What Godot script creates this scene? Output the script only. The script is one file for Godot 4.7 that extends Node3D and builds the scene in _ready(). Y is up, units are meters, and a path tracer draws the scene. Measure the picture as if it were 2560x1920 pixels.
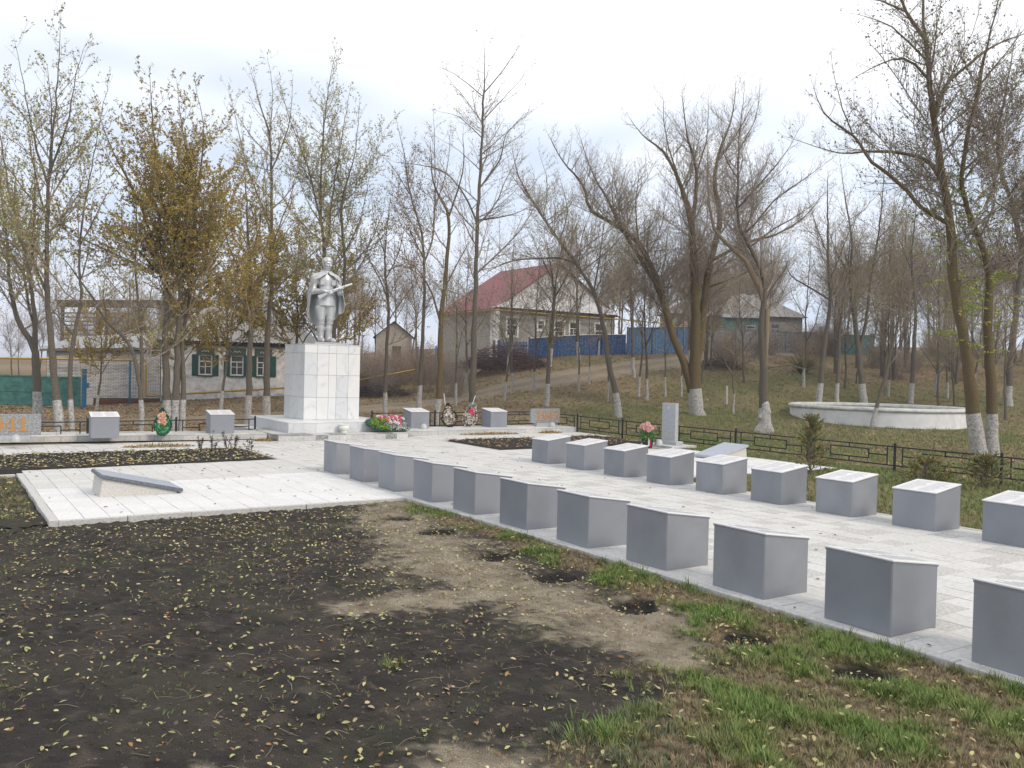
extends Node3D

# A village war memorial on an overcast autumn day.
# World axes: the paved aisle runs along -Z, the stone platform with the statue runs along X. Metres, y up.

class MB:
	var v := PackedVector3Array()
	var n := PackedVector3Array()
	var c := PackedColorArray()
	var i := PackedInt32Array()
	func quad(a: Vector3, b: Vector3, d: Vector3, e: Vector3, nn: Vector3, col: Color) -> void:
		var k := v.size()
		v.append(a); v.append(b); v.append(d); v.append(e)
		for q in 4:
			n.append(nn); c.append(col)
		if (b - a).cross(d - a).dot(nn) > 0.0:
			i.append_array([k, k + 2, k + 1, k, k + 3, k + 2])
		else:
			i.append_array([k, k + 1, k + 2, k, k + 2, k + 3])
	func face(a: Vector3, b: Vector3, d: Vector3, e: Vector3, outward: Vector3, col := Color.WHITE) -> void:
		var nn := (b - a).cross(d - a).normalized()
		if nn.dot(outward) < 0.0: nn = -nn
		quad(a, b, d, e, nn, col)
	func tri(a: Vector3, b: Vector3, d: Vector3, nn: Vector3, col := Color.WHITE) -> void:
		var k := v.size()
		v.append(a); v.append(b); v.append(d)
		for q in 3:
			n.append(nn); c.append(col)
		if (b - a).cross(d - a).dot(nn) > 0.0:
			i.append_array([k, k + 2, k + 1])
		else:
			i.append_array([k, k + 1, k + 2])
	# box given by its centre and size in the frame t
	func box(at: Vector3, s: Vector3, col := Color.WHITE, t := Transform3D.IDENTITY) -> void:
		var h := s * 0.5
		var p := []
		for z in [-1, 1]:
			for y in [-1, 1]:
				for x in [-1, 1]:
					p.append(t * (at + Vector3(x * h.x, y * h.y, z * h.z)))
		var b := t.basis
		quad(p[0], p[1], p[3], p[2], -b.z, col); quad(p[4], p[5], p[7], p[6], b.z, col)
		quad(p[0], p[2], p[6], p[4], -b.x, col); quad(p[1], p[3], p[7], p[5], b.x, col)
		quad(p[0], p[1], p[5], p[4], -b.y, col); quad(p[2], p[3], p[7], p[6], b.y, col)
	# box with chamfered edges
	func bevel(at: Vector3, s: Vector3, r := 0.01, col := Color.WHITE, t := Transform3D.IDENTITY) -> void:
		var h := s * 0.5
		var g := h - Vector3(r, r, r)
		var ax := [Vector3.RIGHT, Vector3.UP, Vector3.BACK]
		for a in 3:
			for sg in [-1.0, 1.0]:
				var u: int = (a + 1) % 3
				var w: int = (a + 2) % 3
				var o: Vector3 = ax[a] * sg * h[a]
				var eu: Vector3 = ax[u] * g[u]
				var ew: Vector3 = ax[w] * g[w]
				quad(t * (at + o - eu - ew), t * (at + o + eu - ew), t * (at + o + eu + ew), t * (at + o - eu + ew), t.basis * (ax[a] * sg), col)
				for s2 in [-1.0, 1.0]:   # the chamfer between axis a and axis u
					var o2: Vector3 = ax[u] * s2
					var p1: Vector3 = ax[a] * sg * h[a] + o2 * g[u]
					var p2: Vector3 = ax[a] * sg * g[a] + o2 * h[u]
					quad(t * (at + p1 - ew), t * (at + p1 + ew), t * (at + p2 + ew), t * (at + p2 - ew), t.basis * (ax[a] * sg + o2).normalized(), col)
		for x in [-1.0, 1.0]:
			for y in [-1.0, 1.0]:
				for z in [-1.0, 1.0]:
					var q := Vector3(x, y, z)
					tri(t * (at + Vector3(x * h.x, y * g.y, z * g.z)), t * (at + Vector3(x * g.x, y * h.y, z * g.z)), t * (at + Vector3(x * g.x, y * g.y, z * h.z)), t.basis * q.normalized(), col)
	# round bar through points with a radius at each
	func tube(p: PackedVector3Array, r: PackedFloat32Array, sides := 6, col := Color.WHITE, caps := false) -> void:
		var k := v.size()
		var m := p.size()
		var d := (p[1] - p[0]).normalized()
		var u := d.cross(Vector3(0.31, 0.2, 0.93)).normalized()
		if absf(d.dot(Vector3(0.31, 0.2, 0.93))) > 0.95: u = d.cross(Vector3.RIGHT).normalized()
		for a in m:
			if a > 0 and a < m - 1: d = (p[a + 1] - p[a - 1]).normalized()
			elif a == m - 1: d = (p[a] - p[a - 1]).normalized()
			u = (u - d * u.dot(d)).normalized()
			var w := d.cross(u)
			for s in sides:
				var an := TAU * s / sides
				var o := u * cos(an) + w * sin(an)
				v.append(p[a] + o * r[a]); n.append(o); c.append(col)
		for a in m - 1:
			for s in sides:
				var s2 := (s + 1) % sides
				var q := k + a * sides
				i.append_array([q + s, q + sides + s, q + sides + s2, q + s, q + sides + s2, q + s2])
		if caps:
			for e in [0, m - 1]:
				var dd: Vector3 = (p[0] - p[1]).normalized() if e == 0 else (p[m - 1] - p[m - 2]).normalized()
				for s in range(1, sides - 1):
					tri(v[k + e * sides], v[k + e * sides + s], v[k + e * sides + s + 1], dd, col)
	func bar(a: Vector3, b: Vector3, r: float, sides := 6, col := Color.WHITE, caps := true) -> void:
		tube(PackedVector3Array([a, b]), PackedFloat32Array([r, r]), sides, col, caps)
	# turned shape: profile of (radius, height) about the y axis through at
	func lathe(at: Vector3, prof: PackedVector2Array, sides := 24, col := Color.WHITE, sx := 1.0, sz := 1.0) -> void:
		for a in prof.size() - 1:
			var e := prof[a + 1] - prof[a]
			var on := Vector2(e.y, -e.x).normalized()
			for s in sides:
				var c0 := Vector3(cos(TAU * s / sides) * sx, 0, sin(TAU * s / sides) * sz)
				var c1 := Vector3(cos(TAU * (s + 1) / sides) * sx, 0, sin(TAU * (s + 1) / sides) * sz)
				var k := v.size()
				v.append(at + c0 * prof[a].x + Vector3.UP * prof[a].y); v.append(at + c1 * prof[a].x + Vector3.UP * prof[a].y)
				v.append(at + c1 * prof[a + 1].x + Vector3.UP * prof[a + 1].y); v.append(at + c0 * prof[a + 1].x + Vector3.UP * prof[a + 1].y)
				var n0 := (c0 * on.x + Vector3.UP * on.y).normalized()
				var n1 := (c1 * on.x + Vector3.UP * on.y).normalized()
				n.append(n0); n.append(n1); n.append(n1); n.append(n0)
				for q in 4: c.append(col)
				i.append_array([k, k + 1, k + 2, k, k + 2, k + 3])
	# a small bent leaf: two triangles folded along the midrib
	func leaf(at: Vector3, along: Vector3, side: Vector3, ln: float, wd: float, col: Color) -> void:
		var k := v.size()
		var up := along.cross(side).normalized()
		v.append(at); v.append(at + along * ln * 0.45 + side * wd * 0.5 + up * wd * 0.22)
		v.append(at + along * ln); v.append(at + along * ln * 0.45 - side * wd * 0.5 + up * wd * 0.22)
		for q in 4:
			n.append(up); c.append(col)
		i.append_array([k, k + 1, k + 2, k, k + 2, k + 3])
	func mesh(m: Material) -> ArrayMesh:
		var a := []
		a.resize(Mesh.ARRAY_MAX)
		a[Mesh.ARRAY_VERTEX] = v; a[Mesh.ARRAY_NORMAL] = n; a[Mesh.ARRAY_COLOR] = c; a[Mesh.ARRAY_INDEX] = i
		var o := ArrayMesh.new()
		o.add_surface_from_arrays(Mesh.PRIMITIVE_TRIANGLES, a)
		o.surface_set_material(0, m)
		return o

var M := {}
var taken := {}
var rng := RandomNumberGenerator.new()
const YAW := -0.5792
var FW := Vector3(0.5473, 0, -0.8369)      # down the hillside's fall line, seen from the lawn
var RT := Vector3(0.8369, 0, 0.5473)

func numbered(called: String) -> String:
	var k: int = taken.get(called, 0)
	taken[called] = k + 1
	return called if k == 0 else "%s_%03d" % [called, k]
func tag(o: Node, label := "", category := "", group := "", kind := "") -> void:
	if label: o.set_meta("label", label)
	if category: o.set_meta("category", category)
	if group: o.set_meta("group", group)
	if kind: o.set_meta("kind", kind)
func thing(called: String, label: String, category: String, at := Vector3.ZERO, turn := 0.0, group := "") -> Node3D:
	var o := Node3D.new()
	o.name = numbered(called); add_child(o)
	o.position = at; o.rotation.y = turn
	tag(o, label, category, group)
	return o
func obj(called: String, mb: MB, m: Material, parent: Node = null) -> MeshInstance3D:
	return obm(called, mb.mesh(m), parent)
func obm(called: String, mesh: Mesh, parent: Node = null, at := Vector3.ZERO) -> MeshInstance3D:
	var o := MeshInstance3D.new()
	o.mesh = mesh
	if parent:
		o.name = called; parent.add_child(o, true)
	else:
		o.name = numbered(called); add_child(o)
	o.position = at
	return o
func struct(called: String, mb: MB, m: Material) -> MeshInstance3D:
	var o := obj(called, mb, m)
	tag(o, "", "", "", "structure")
	return o
func copy(o: Node3D, at: Vector3, turn := 0.0, label := "", scl := 1.0) -> Node3D:
	var r: Node3D = o.duplicate()
	r.name = numbered(String(o.get_meta("base_name", o.name))); add_child(r)
	r.position = at; r.rotation.y = turn; r.scale = Vector3.ONE * scl
	if label: r.set_meta("label", label)
	return r
func rr(a: float, b: float) -> float: return rng.randf_range(a, b)
func lin(r: float, g: float, b: float) -> Color: return Color(r, g, b)
func noise(freq: float, sd := 1, oct := 4, kind := FastNoiseLite.TYPE_SIMPLEX_SMOOTH) -> FastNoiseLite:
	var f := FastNoiseLite.new()
	f.seed = sd; f.frequency = freq; f.noise_type = kind; f.fractal_octaves = oct
	return f
func ramp(cols: Array, offs: Array) -> Gradient:
	var g := Gradient.new()
	g.offsets = PackedFloat32Array(offs); g.colors = PackedColorArray(cols)
	return g
func ntex(freq: float, lo: float, hi: float, sd := 1, oct := 5, size := 512, mid := 0.5) -> NoiseTexture2D:
	var t := NoiseTexture2D.new()
	t.width = size; t.height = size; t.seamless = true; t.noise = noise(freq, sd, oct)
	t.color_ramp = ramp([Color(lo, lo, lo), Color((lo + hi) * 0.5, (lo + hi) * 0.5, (lo + hi) * 0.5), Color(hi, hi, hi)], [0.15, mid, 0.85])
	return t
func nrm(freq: float, strength: float, sd := 1, size := 512) -> NoiseTexture2D:
	var t := NoiseTexture2D.new()
	t.width = size; t.height = size; t.seamless = true; t.noise = noise(freq, sd, 5)
	t.as_normal_map = true; t.bump_strength = strength
	return t
# colours are real-world linear values
func mat(called: String, col: Color, rough := 0.9, tex: Texture2D = null, scale := 1.0, nt: Texture2D = null, ns := 0.6, vc := false, metal := 0.0) -> StandardMaterial3D:
	var m := StandardMaterial3D.new()
	m.resource_name = called
	m.albedo_color = col.linear_to_srgb(); m.roughness = rough; m.metallic = metal
	m.vertex_color_use_as_albedo = vc
	if tex or nt:
		m.uv1_triplanar = true; m.uv1_world_triplanar = true; m.uv1_scale = Vector3.ONE * scale
	if tex: m.albedo_texture = tex
	if nt:
		m.normal_enabled = true; m.normal_texture = nt; m.normal_scale = ns
	M[called] = m
	return m

func make_camera() -> void:
	var cam := Camera3D.new()
	cam.name = "camera"
	add_child(cam)
	cam.position = Vector3(0, 2.4, 0)
	cam.rotation = Vector3(-0.0153, YAW, 0.0237)
	cam.fov = 47.15; cam.near = 0.05; cam.far = 2500.0
	cam.current = true
func make_sky() -> void:
	# thin bright cloud high up, thicker blue-grey banks low down, the same all round
	var w := 768
	var h := 384
	var im := Image.create(w, h, false, Image.FORMAT_RGBF)
	var n1 := noise(1.6, 11, 5)
	var n2 := noise(4.2, 23, 4)
	for y in h:
		var el := PI * (0.5 - (y + 0.5) / h)
		for x in w:
			var az := TAU * (x + 0.5) / w
			var d := Vector3(cos(az) * cos(el), sin(el), sin(az) * cos(el))
			var up := maxf(d.y, 0.0)
			var q := Vector3(d.x, up * 3.2, d.z)
			var cl := n1.get_noise_3dv(q) * 0.75 + n2.get_noise_3dv(q) * 0.35
			var thin := smoothstep(0.15, 0.36, up + cl * 0.14)        # the bright sheet aloft
			var low := 0.95 + cl * 0.14
			var c := Color(0.75, 0.87, 1.05) * low
			var warm := exp(-up * 16.0)
			c = c.lerp(Color(0.98, 0.975, 1.0), clampf(warm * 0.7 + cl * 0.9, 0.0, 1.0))
			var hi := Color(1.12, 1.14, 1.18) * (1.04 + cl * 0.12)
			c = c.lerp(hi, thin)
			if d.y < 0.0: c = Color(0.35, 0.33, 0.30)
			im.set_pixel(x, y, c)
	var sm := PanoramaSkyMaterial.new()
	sm.panorama = ImageTexture.create_from_image(im)
	var sky := Sky.new()
	sky.sky_material = sm
	var e := Environment.new()
	e.background_mode = Environment.BG_SKY
	e.sky = sky
	e.ambient_light_source = Environment.AMBIENT_SOURCE_SKY
	e.tonemap_mode = Environment.TONE_MAPPER_LINEAR
	e.tonemap_exposure = 1.05
	e.fog_enabled = true; e.fog_density = 0.0007; e.fog_light_color = Color(0.86, 0.89, 0.95)   # thin autumn haze
	e.sdfgi_enabled = true; e.ssao_enabled = true; e.ssil_enabled = true
	var we := WorldEnvironment.new()
	we.name = "environment"
	we.environment = e
	add_child(we)
	var sun := DirectionalLight3D.new()
	sun.name = "sun"
	sun.light_energy = 0.6; sun.light_angular_distance = 14.0
	sun.light_color = Color(1.0, 0.94, 0.86); sun.shadow_enabled = true
	add_child(sun)
	sun.look_at_from_position(Vector3.ZERO, Vector3(-0.32, -0.7, -0.85))

# ---------------------------------------------------------------- materials
func make_materials() -> void:
	mat("tile_a", lin(0.58, 0.575, 0.555), 0.92, ntex(0.03, 0.92, 1.0, 3), 0.8, nrm(0.25, 1.5, 5), 0.3)
	mat("tile_b", lin(0.572, 0.567, 0.547), 0.92, ntex(0.03, 0.9, 1.0, 4), 0.8, nrm(0.25, 1.5, 5), 0.3)
	mat("tile_c", lin(0.597, 0.592, 0.577), 0.92, ntex(0.03, 0.93, 1.0, 6), 0.8, nrm(0.25, 1.5, 5), 0.3)
	mat("tile_w", lin(0.68, 0.68, 0.68), 0.9, ntex(0.03, 0.95, 1.0, 8), 0.8, nrm(0.25, 1.5, 5), 0.3)
	mat("tile_w2", lin(0.655, 0.655, 0.655), 0.9, ntex(0.03, 0.94, 1.0, 9), 0.8, nrm(0.25, 1.5, 5), 0.3)
	mat("tile_d", lin(0.558, 0.55, 0.526), 0.93, ntex(0.04, 0.82, 1.0, 66), 0.9, nrm(0.25, 1.5, 5), 0.3)
	mat("mortar", lin(0.34, 0.32, 0.29), 0.95, ntex(0.05, 0.6, 1.0, 3), 1.0)
	mat("joint", lin(0.20, 0.20, 0.20), 0.95)
	mat("kerb", lin(0.55, 0.545, 0.53), 0.93, ntex(0.03, 0.88, 1.0, 12), 1.0, nrm(0.3, 2.0, 5), 0.4)
	mat("clad_a", lin(0.53, 0.535, 0.53), 0.8, ntex(0.02, 0.9, 1.0, 13), 0.7)
	mat("clad_b", lin(0.62, 0.61, 0.58), 0.8, ntex(0.02, 0.9, 1.0, 14), 0.7)
	mat("clad_c", lin(0.45, 0.455, 0.45), 0.8, ntex(0.03, 0.6, 1.0, 15), 0.9)
	var vein := NoiseTexture2D.new()
	vein.width = 1024; vein.height = 1024; vein.seamless = true
	var vn := noise(0.0035, 31, 4)
	vn.fractal_type = FastNoiseLite.FRACTAL_RIDGED; vn.domain_warp_enabled = true; vn.domain_warp_amplitude = 40.0
	vein.noise = vn
	vein.color_ramp = ramp([Color(0.97, 0.97, 0.97), Color(1, 1, 1), Color(0.95, 0.955, 0.96), Color(0.84, 0.85, 0.87)], [0.0, 0.6, 0.86, 1.0])
	mat("marble", lin(0.68, 0.695, 0.70), 0.42, vein, 0.22)
	mat("marble_b", lin(0.60, 0.62, 0.64), 0.42, vein, 0.31)
	mat("marble_c", lin(0.70, 0.705, 0.70), 0.45, vein, 0.17)
	mat("plate", lin(0.70, 0.70, 0.71), 0.4, vein, 0.5)
	mat("plate_blue", lin(0.40, 0.44, 0.52), 0.35, vein, 0.8)
	mat("plate_dark", lin(0.17, 0.19, 0.22), 0.45, ntex(0.04, 0.7, 1.0, 16), 1.0)
	mat("year_stone", lin(0.41, 0.43, 0.445), 0.5, ntex(0.02, 0.68, 1.0, 118), 1.6)
	mat("stele", lin(0.44, 0.46, 0.485), 0.5, ntex(0.02, 0.92, 1.0, 18), 0.8)
	mat("gold", lin(0.46, 0.225, 0.065), 0.55)
	mat("box_paint", lin(0.245, 0.262, 0.295), 0.62, ntex(0.006, 0.955, 1.0, 17, 3), 0.3, nrm(0.4, 1.2, 6), 0.25)
	mat("box_paint_b", lin(0.225, 0.243, 0.275), 0.58, ntex(0.005, 0.93, 1.0, 67, 4), 0.45, nrm(0.4, 1.2, 6), 0.25)
	mat("box_paint_c", lin(0.262, 0.277, 0.305), 0.66, ntex(0.008, 0.92, 1.0, 68, 5), 0.35, nrm(0.4, 1.2, 6), 0.25)
	mat("engraving", lin(0.52, 0.52, 0.53), 0.6)
	mat("box_edge", lin(0.20, 0.205, 0.225), 0.7)
	mat("render_wall", lin(0.60, 0.585, 0.55), 0.9, ntex(0.04, 0.9, 1.0, 19), 1.0)
	mat("silver", lin(0.57, 0.585, 0.60), 0.42, ntex(0.03, 0.92, 1.0, 21), 1.4, null, 0.5, false, 0.5)
	mat("silver_dark", lin(0.42, 0.43, 0.44), 0.5, ntex(0.03, 0.9, 1.0, 22), 1.4, null, 0.5, false, 0.25)
	mat("helmet", lin(0.42, 0.43, 0.44), 0.5, null, 1.0, null, 0.5, false, 0.2)
	mat("iron", lin(0.012, 0.011, 0.013), 0.6)
	mat("whitewash", lin(0.56, 0.545, 0.525), 0.95, ntex(0.02, 0.5, 1.0, 24, 5, 512, 0.3), 0.9, nrm(0.1, 5.0, 7), 0.8)
	mat("ring_wash", lin(0.78, 0.785, 0.80), 0.95, ntex(0.01, 0.9, 1.0, 25), 0.25, nrm(0.2, 3.0, 7), 0.5)
	mat("ring_rim", lin(0.60, 0.61, 0.59), 0.95, ntex(0.01, 0.8, 1.0, 26), 0.35, nrm(0.2, 3.0, 7), 0.6)
	mat("bark", lin(0.225, 0.192, 0.15), 0.95, ntex(0.04, 0.5, 1.0, 27), 1.2, nrm(0.09, 7.0, 8), 1.0)
	mat("bark_moss", lin(0.245, 0.18, 0.085), 0.95, ntex(0.04, 0.5, 1.0, 28), 1.2, nrm(0.09, 7.0, 8), 1.0)
	mat("twig", lin(0.30, 0.25, 0.215), 0.95)
	mat("twig_red", lin(0.31, 0.235, 0.175), 0.95)
	mat("wood_peeled", lin(0.40, 0.31, 0.21), 0.9, ntex(0.05, 0.55, 1.0, 29), 1.0)
	mat("leaves", Color.WHITE, 0.7, null, 1.0, null, 0.5, true)
	M["leaves"].backlight_enabled = true; M["leaves"].backlight = Color(0.55, 0.5, 0.2)
	mat("litter", Color.WHITE, 0.8, null, 1.0, null, 0.5, true)
	mat("grass", Color.WHITE, 0.75, null, 1.0, null, 0.5, true)
	M["grass"].backlight_enabled = true; M["grass"].backlight = Color(0.2, 0.25, 0.08)
	mat("soil", Color.WHITE, 0.97, ntex(0.12, 0.55, 1.0, 33, 6), 1.3, nrm(0.12, 14.0, 34), 1.0, true)
	mat("ground", Color.WHITE, 0.97, ntex(0.05, 0.72, 1.0, 35, 6), 0.35, nrm(0.12, 8.0, 36), 1.0, true)
	mat("flower", Color.WHITE, 0.6, null, 1.0, null, 0.5, true)
	mat("foil", Color.WHITE, 0.32, null, 1.0, null, 0.5, true)
	mat("urn", lin(0.74, 0.74, 0.70), 0.4)
	mat("plastic_black", lin(0.015, 0.015, 0.016), 0.5)
	mat("brick_white", lin(0.72, 0.71, 0.70), 0.9, ntex(0.05, 0.85, 1.0, 41), 0.8)
	mat("brick_white_b", lin(0.58, 0.56, 0.54), 0.9, ntex(0.05, 0.85, 1.0, 42), 0.8)
	mat("brick_red", lin(0.26, 0.10, 0.058), 0.9, ntex(0.05, 0.6, 1.0, 43), 0.8)
	mat("brick_mortar", lin(0.11, 0.105, 0.10), 0.95)
	mat("plaster", lin(0.78, 0.765, 0.75), 0.95, ntex(0.012, 0.74, 1.0, 44, 6, 512, 0.3), 0.35)
	mat("plaster_grey", lin(0.33, 0.32, 0.30), 0.95, ntex(0.02, 0.85, 1.0, 45), 0.4)
	mat("plaster_beige", lin(0.43, 0.39, 0.335), 0.95, ntex(0.02, 0.85, 1.0, 46), 0.4)
	mat("slate", lin(0.39, 0.38, 0.365), 0.9, ntex(0.02, 0.7, 1.0, 47), 0.5)
	mat("slate_pale", lin(0.42, 0.43, 0.45), 0.85, ntex(0.02, 0.65, 1.0, 48), 0.5)
	mat("roof_red", lin(0.26, 0.085, 0.092), 0.6, ntex(0.02, 0.7, 1.0, 49), 0.5)
	mat("gable_white", lin(0.72, 0.73, 0.75), 0.85, ntex(0.02, 0.75, 1.0, 50), 0.5)
	mat("shutter", lin(0.012, 0.088, 0.075), 0.6, ntex(0.04, 0.7, 1.0, 51), 0.8)
	mat("trim_green", lin(0.05, 0.075, 0.06), 0.7)
	mat("frame_white", lin(0.70, 0.70, 0.68), 0.6)
	mat("glass", lin(0.05, 0.055, 0.06), 0.08)
	mat("teal_gate", lin(0.055, 0.20, 0.175), 0.6, ntex(0.015, 0.7, 1.0, 52), 0.4)
	mat("teal_dark", lin(0.02, 0.125, 0.10), 0.6, ntex(0.015, 0.7, 1.0, 53), 0.4)
	mat("post_blue", lin(0.03, 0.17, 0.33), 0.6, ntex(0.03, 0.75, 1.0, 54), 0.8)
	mat("post_violet", lin(0.11, 0.16, 0.38), 0.6)
	mat("fence_blue", lin(0.06, 0.145, 0.36), 0.65, ntex(0.02, 0.5, 1.0, 55), 0.5)
	mat("fence_sky", lin(0.09, 0.205, 0.39), 0.65, ntex(0.02, 0.7, 1.0, 56), 0.4)
	mat("fence_grey", lin(0.29, 0.335, 0.37), 0.7, ntex(0.02, 0.65, 1.0, 57), 0.4)
	mat("turquoise", lin(0.12, 0.34, 0.33), 0.7, ntex(0.02, 0.6, 1.0, 58), 0.5)
	mat("pipe_yellow", lin(0.50, 0.31, 0.025), 0.5, ntex(0.03, 0.75, 1.0, 59), 1.0)
	mat("old_wood", lin(0.17, 0.13, 0.10), 0.95, ntex(0.04, 0.5, 1.0, 60), 0.8)
	mat("wood_grey", lin(0.30, 0.27, 0.24), 0.95, ntex(0.04, 0.6, 1.0, 61), 0.8)
	mat("heap_red", lin(0.10, 0.062, 0.06), 0.95)
	mat("stick", lin(0.15, 0.115, 0.105), 0.95)
	mat("stick_dark", lin(0.075, 0.058, 0.048), 0.95)
	mat("litter_white", lin(0.7, 0.7, 0.72), 0.6)

# ---------------------------------------------------------------- terrain
const LS := [-60.0, -30.0, -15.0, -5.0, 1.0, 12.0, 25.0, 45.0, 80.0]
const DS := [30.0, 40.0, 50.0, 60.0, 70.0, 90.0, 120.0]
const HT := [[0, -0.1, -0.3, -0.1, 0.3, 1.5, 2.5], [0, -0.1, -0.3, -0.05, 0.4, 1.6, 3], [0, 0, 0.5, 1.3, 2.2, 3.8, 5], [0, 0.03, 0.5, 1.7, 3.0, 4.5, 5.5], [0, 0.03, 1.0, 3.2, 4.3, 5.0, 6], [0, 0, 0.8, 3.1, 4.6, 5.4, 6.5], [0, 0, 0.6, 2.5, 4.2, 5.5, 7], [0, 0, 0.6, 2.5, 4.2, 5.5, 7], [0, 0, 0.6, 2.5, 4.2, 5.5, 7]]
const TRACK := [Vector2(-14, -37.5), Vector2(2, -38.6), Vector2(12, -40.6), Vector2(18.6, -42.9), Vector2(25.0, -44.4), Vector2(30.2, -44.0), Vector2(37, -44.2), Vector2(44, -45.2), Vector2(56, -47.0), Vector2(80, -50.0)]
var nz_a: FastNoiseLite
var nz_b: FastNoiseLite
var nz_c: FastNoiseLite

func cub(xs: Array, ys: Array, x: float) -> float:
	var m := xs.size()
	if x <= xs[0]: return ys[0]
	if x >= xs[m - 1]: return ys[m - 1]
	var k := 0
	while k < m - 2 and xs[k + 1] <= x: k += 1
	var h: float = xs[k + 1] - xs[k]
	var t: float = (x - xs[k]) / h
	var y0: float = ys[k]
	var y1: float = ys[k + 1]
	var m0 := 0.0
	var m1 := (y1 - y0) / h
	if k > 0: m0 = (y1 - ys[k - 1]) / (xs[k + 1] - xs[k - 1])
	if k + 2 < m: m1 = (ys[k + 2] - y0) / (xs[k + 2] - xs[k])
	var t2: float = t * t
	var t3: float = t2 * t
	return y0 * (2 * t3 - 3 * t2 + 1) + m0 * h * (t3 - 2 * t2 + t) + y1 * (3 * t2 - 2 * t3) + m1 * h * (t3 - t2)
func hill(x: float, z: float) -> float:
	var d := x * FW.x + z * FW.z
	if d < 30.0: return 0.0
	var l := x * RT.x + z * RT.z
	var k := 0
	while k < LS.size() - 2 and LS[k + 1] <= l: k += 1
	var xs := []
	var ys := []
	for q in range(maxi(k - 1, 0), mini(k + 3, LS.size())):
		xs.append(LS[q]); ys.append(cub(DS, HT[q], d))
	return cub(xs, ys, l)
func ground_y(x: float, z: float) -> float:
	return hill(x, z) - 0.06 + nz_a.get_noise_2d(x, z) * 0.05
func on_ground(x: float, z: float) -> Vector3: return Vector3(x, ground_y(x, z), z)
func track_off(x: float, z: float) -> float:
	var p := Vector2(x, z)
	var best := 1e9
	for k in TRACK.size() - 1:
		var q := Geometry2D.get_closest_point_to_segment(p, TRACK[k], TRACK[k + 1])
		best = minf(best, q.distance_to(p))
	return best
# how grassy the hillside and the park lawn are at a place
func green_at(x: float, z: float) -> float:
	var d := x * FW.x + z * FW.z
	var l := x * RT.x + z * RT.z
	var g := smoothstep(-4.0, 10.0, l) * 0.62 * (1.0 - 0.55 * smoothstep(50.0, 64.0, d))
	if x > 14.2 and x < 21.4 and z > -21.0: g = 0.7
	g += nz_b.get_noise_2d(x, z) * 0.6 + nz_a.get_noise_2d(x * 2.0, z * 2.0) * 0.35
	return clampf(g, 0.0, 1.0)
func ground_col(x: float, z: float) -> Color:
	var g := green_at(x, z)
	var br := lin(0.24, 0.162, 0.086).lerp(lin(0.34, 0.25, 0.145), clampf(0.5 + nz_c.get_noise_2d(x, z) * 1.2, 0.0, 1.0))
	return br.lerp(lin(0.15, 0.17, 0.045), g * 0.85)

func make_ground() -> void:
	nz_a = noise(0.11, 71, 4); nz_b = noise(0.05, 72, 3); nz_c = noise(0.3, 73, 4)
	var ll := PackedFloat32Array([-900, -400, -200, -110, -75, -55, -44])
	var l := -38.0
	while l < 52.0:
		ll.append(l); l += 0.75
	ll.append_array([56, 64, 76, 95, 140, 220, 420, 900])
	var dd := PackedFloat32Array([-300, -80, -20, 0, 5])
	var d := 9.0
	while d < 84.0:
		dd.append(d); d += 0.75
	dd.append_array([88, 94, 102, 112, 125, 150, 200, 320, 600, 1200])
	var b := MB.new()
	for a in dd:
		for e in ll:
			var p := RT * e + FW * a
			var y := ground_y(p.x, p.z)
			if p.x < 7.2 and p.x > -20 and p.z > -20.5 and p.z < 20: y = -0.4
			b.v.append(Vector3(p.x, y, p.z)); b.n.append(Vector3.UP); b.c.append(ground_col(p.x, p.z))
	grid_faces(b, ll.size(), dd.size())
	struct("ground", b, M.ground)
	# the dirt track with its two ruts, draped on the slope
	var t := MB.new()
	var cv := Curve2D.new()
	for k in TRACK.size():
		var tn: Vector2 = (TRACK[mini(k + 1, TRACK.size() - 1)] - TRACK[maxi(k - 1, 0)]) * 0.16
		cv.add_point(TRACK[k], -tn, tn)
	var ln := cv.get_baked_length()
	var n := int(ln / 0.5)
	var offs := [-1.5, -1.15, -0.85, -0.55, -0.2, 0.2, 0.55, 0.85, 1.15, 1.5]
	var dep := [-0.03, 0.02, -0.01, 0.0, 0.045, 0.045, 0.0, -0.01, 0.02, -0.03]
	for k in n + 1:
		var p := cv.sample_baked(ln * k / n)
		var q := cv.sample_baked(minf(ln * k / n + 0.2, ln))
		var p0 := cv.sample_baked(maxf(ln * k / n - 0.2, 0))
		var side := (q - p0).normalized().orthogonal()
		for s in offs.size():
			var w: float = offs[s] * (1.0 + nz_c.get_noise_2d(k * 0.7, s * 9.0) * 0.22)
			var x := p.x + side.x * w
			var z := p.y + side.y * w
			t.v.append(Vector3(x, ground_y(x, z) + 0.03 + dep[s], z)); t.n.append(Vector3.UP)
			var bare := 1.0 if s in [2, 3, 6, 7] else (0.35 if s in [4, 5] else 0.55)
			t.c.append(ground_col(x, z).lerp(lin(0.36, 0.30, 0.225), clampf(bare + nz_c.get_noise_2d(x * 2, z * 2) * 0.5, 0, 1)))
	grid_faces(t, offs.size(), n + 1)
	struct("dirt_track", t, M.ground)

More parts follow.
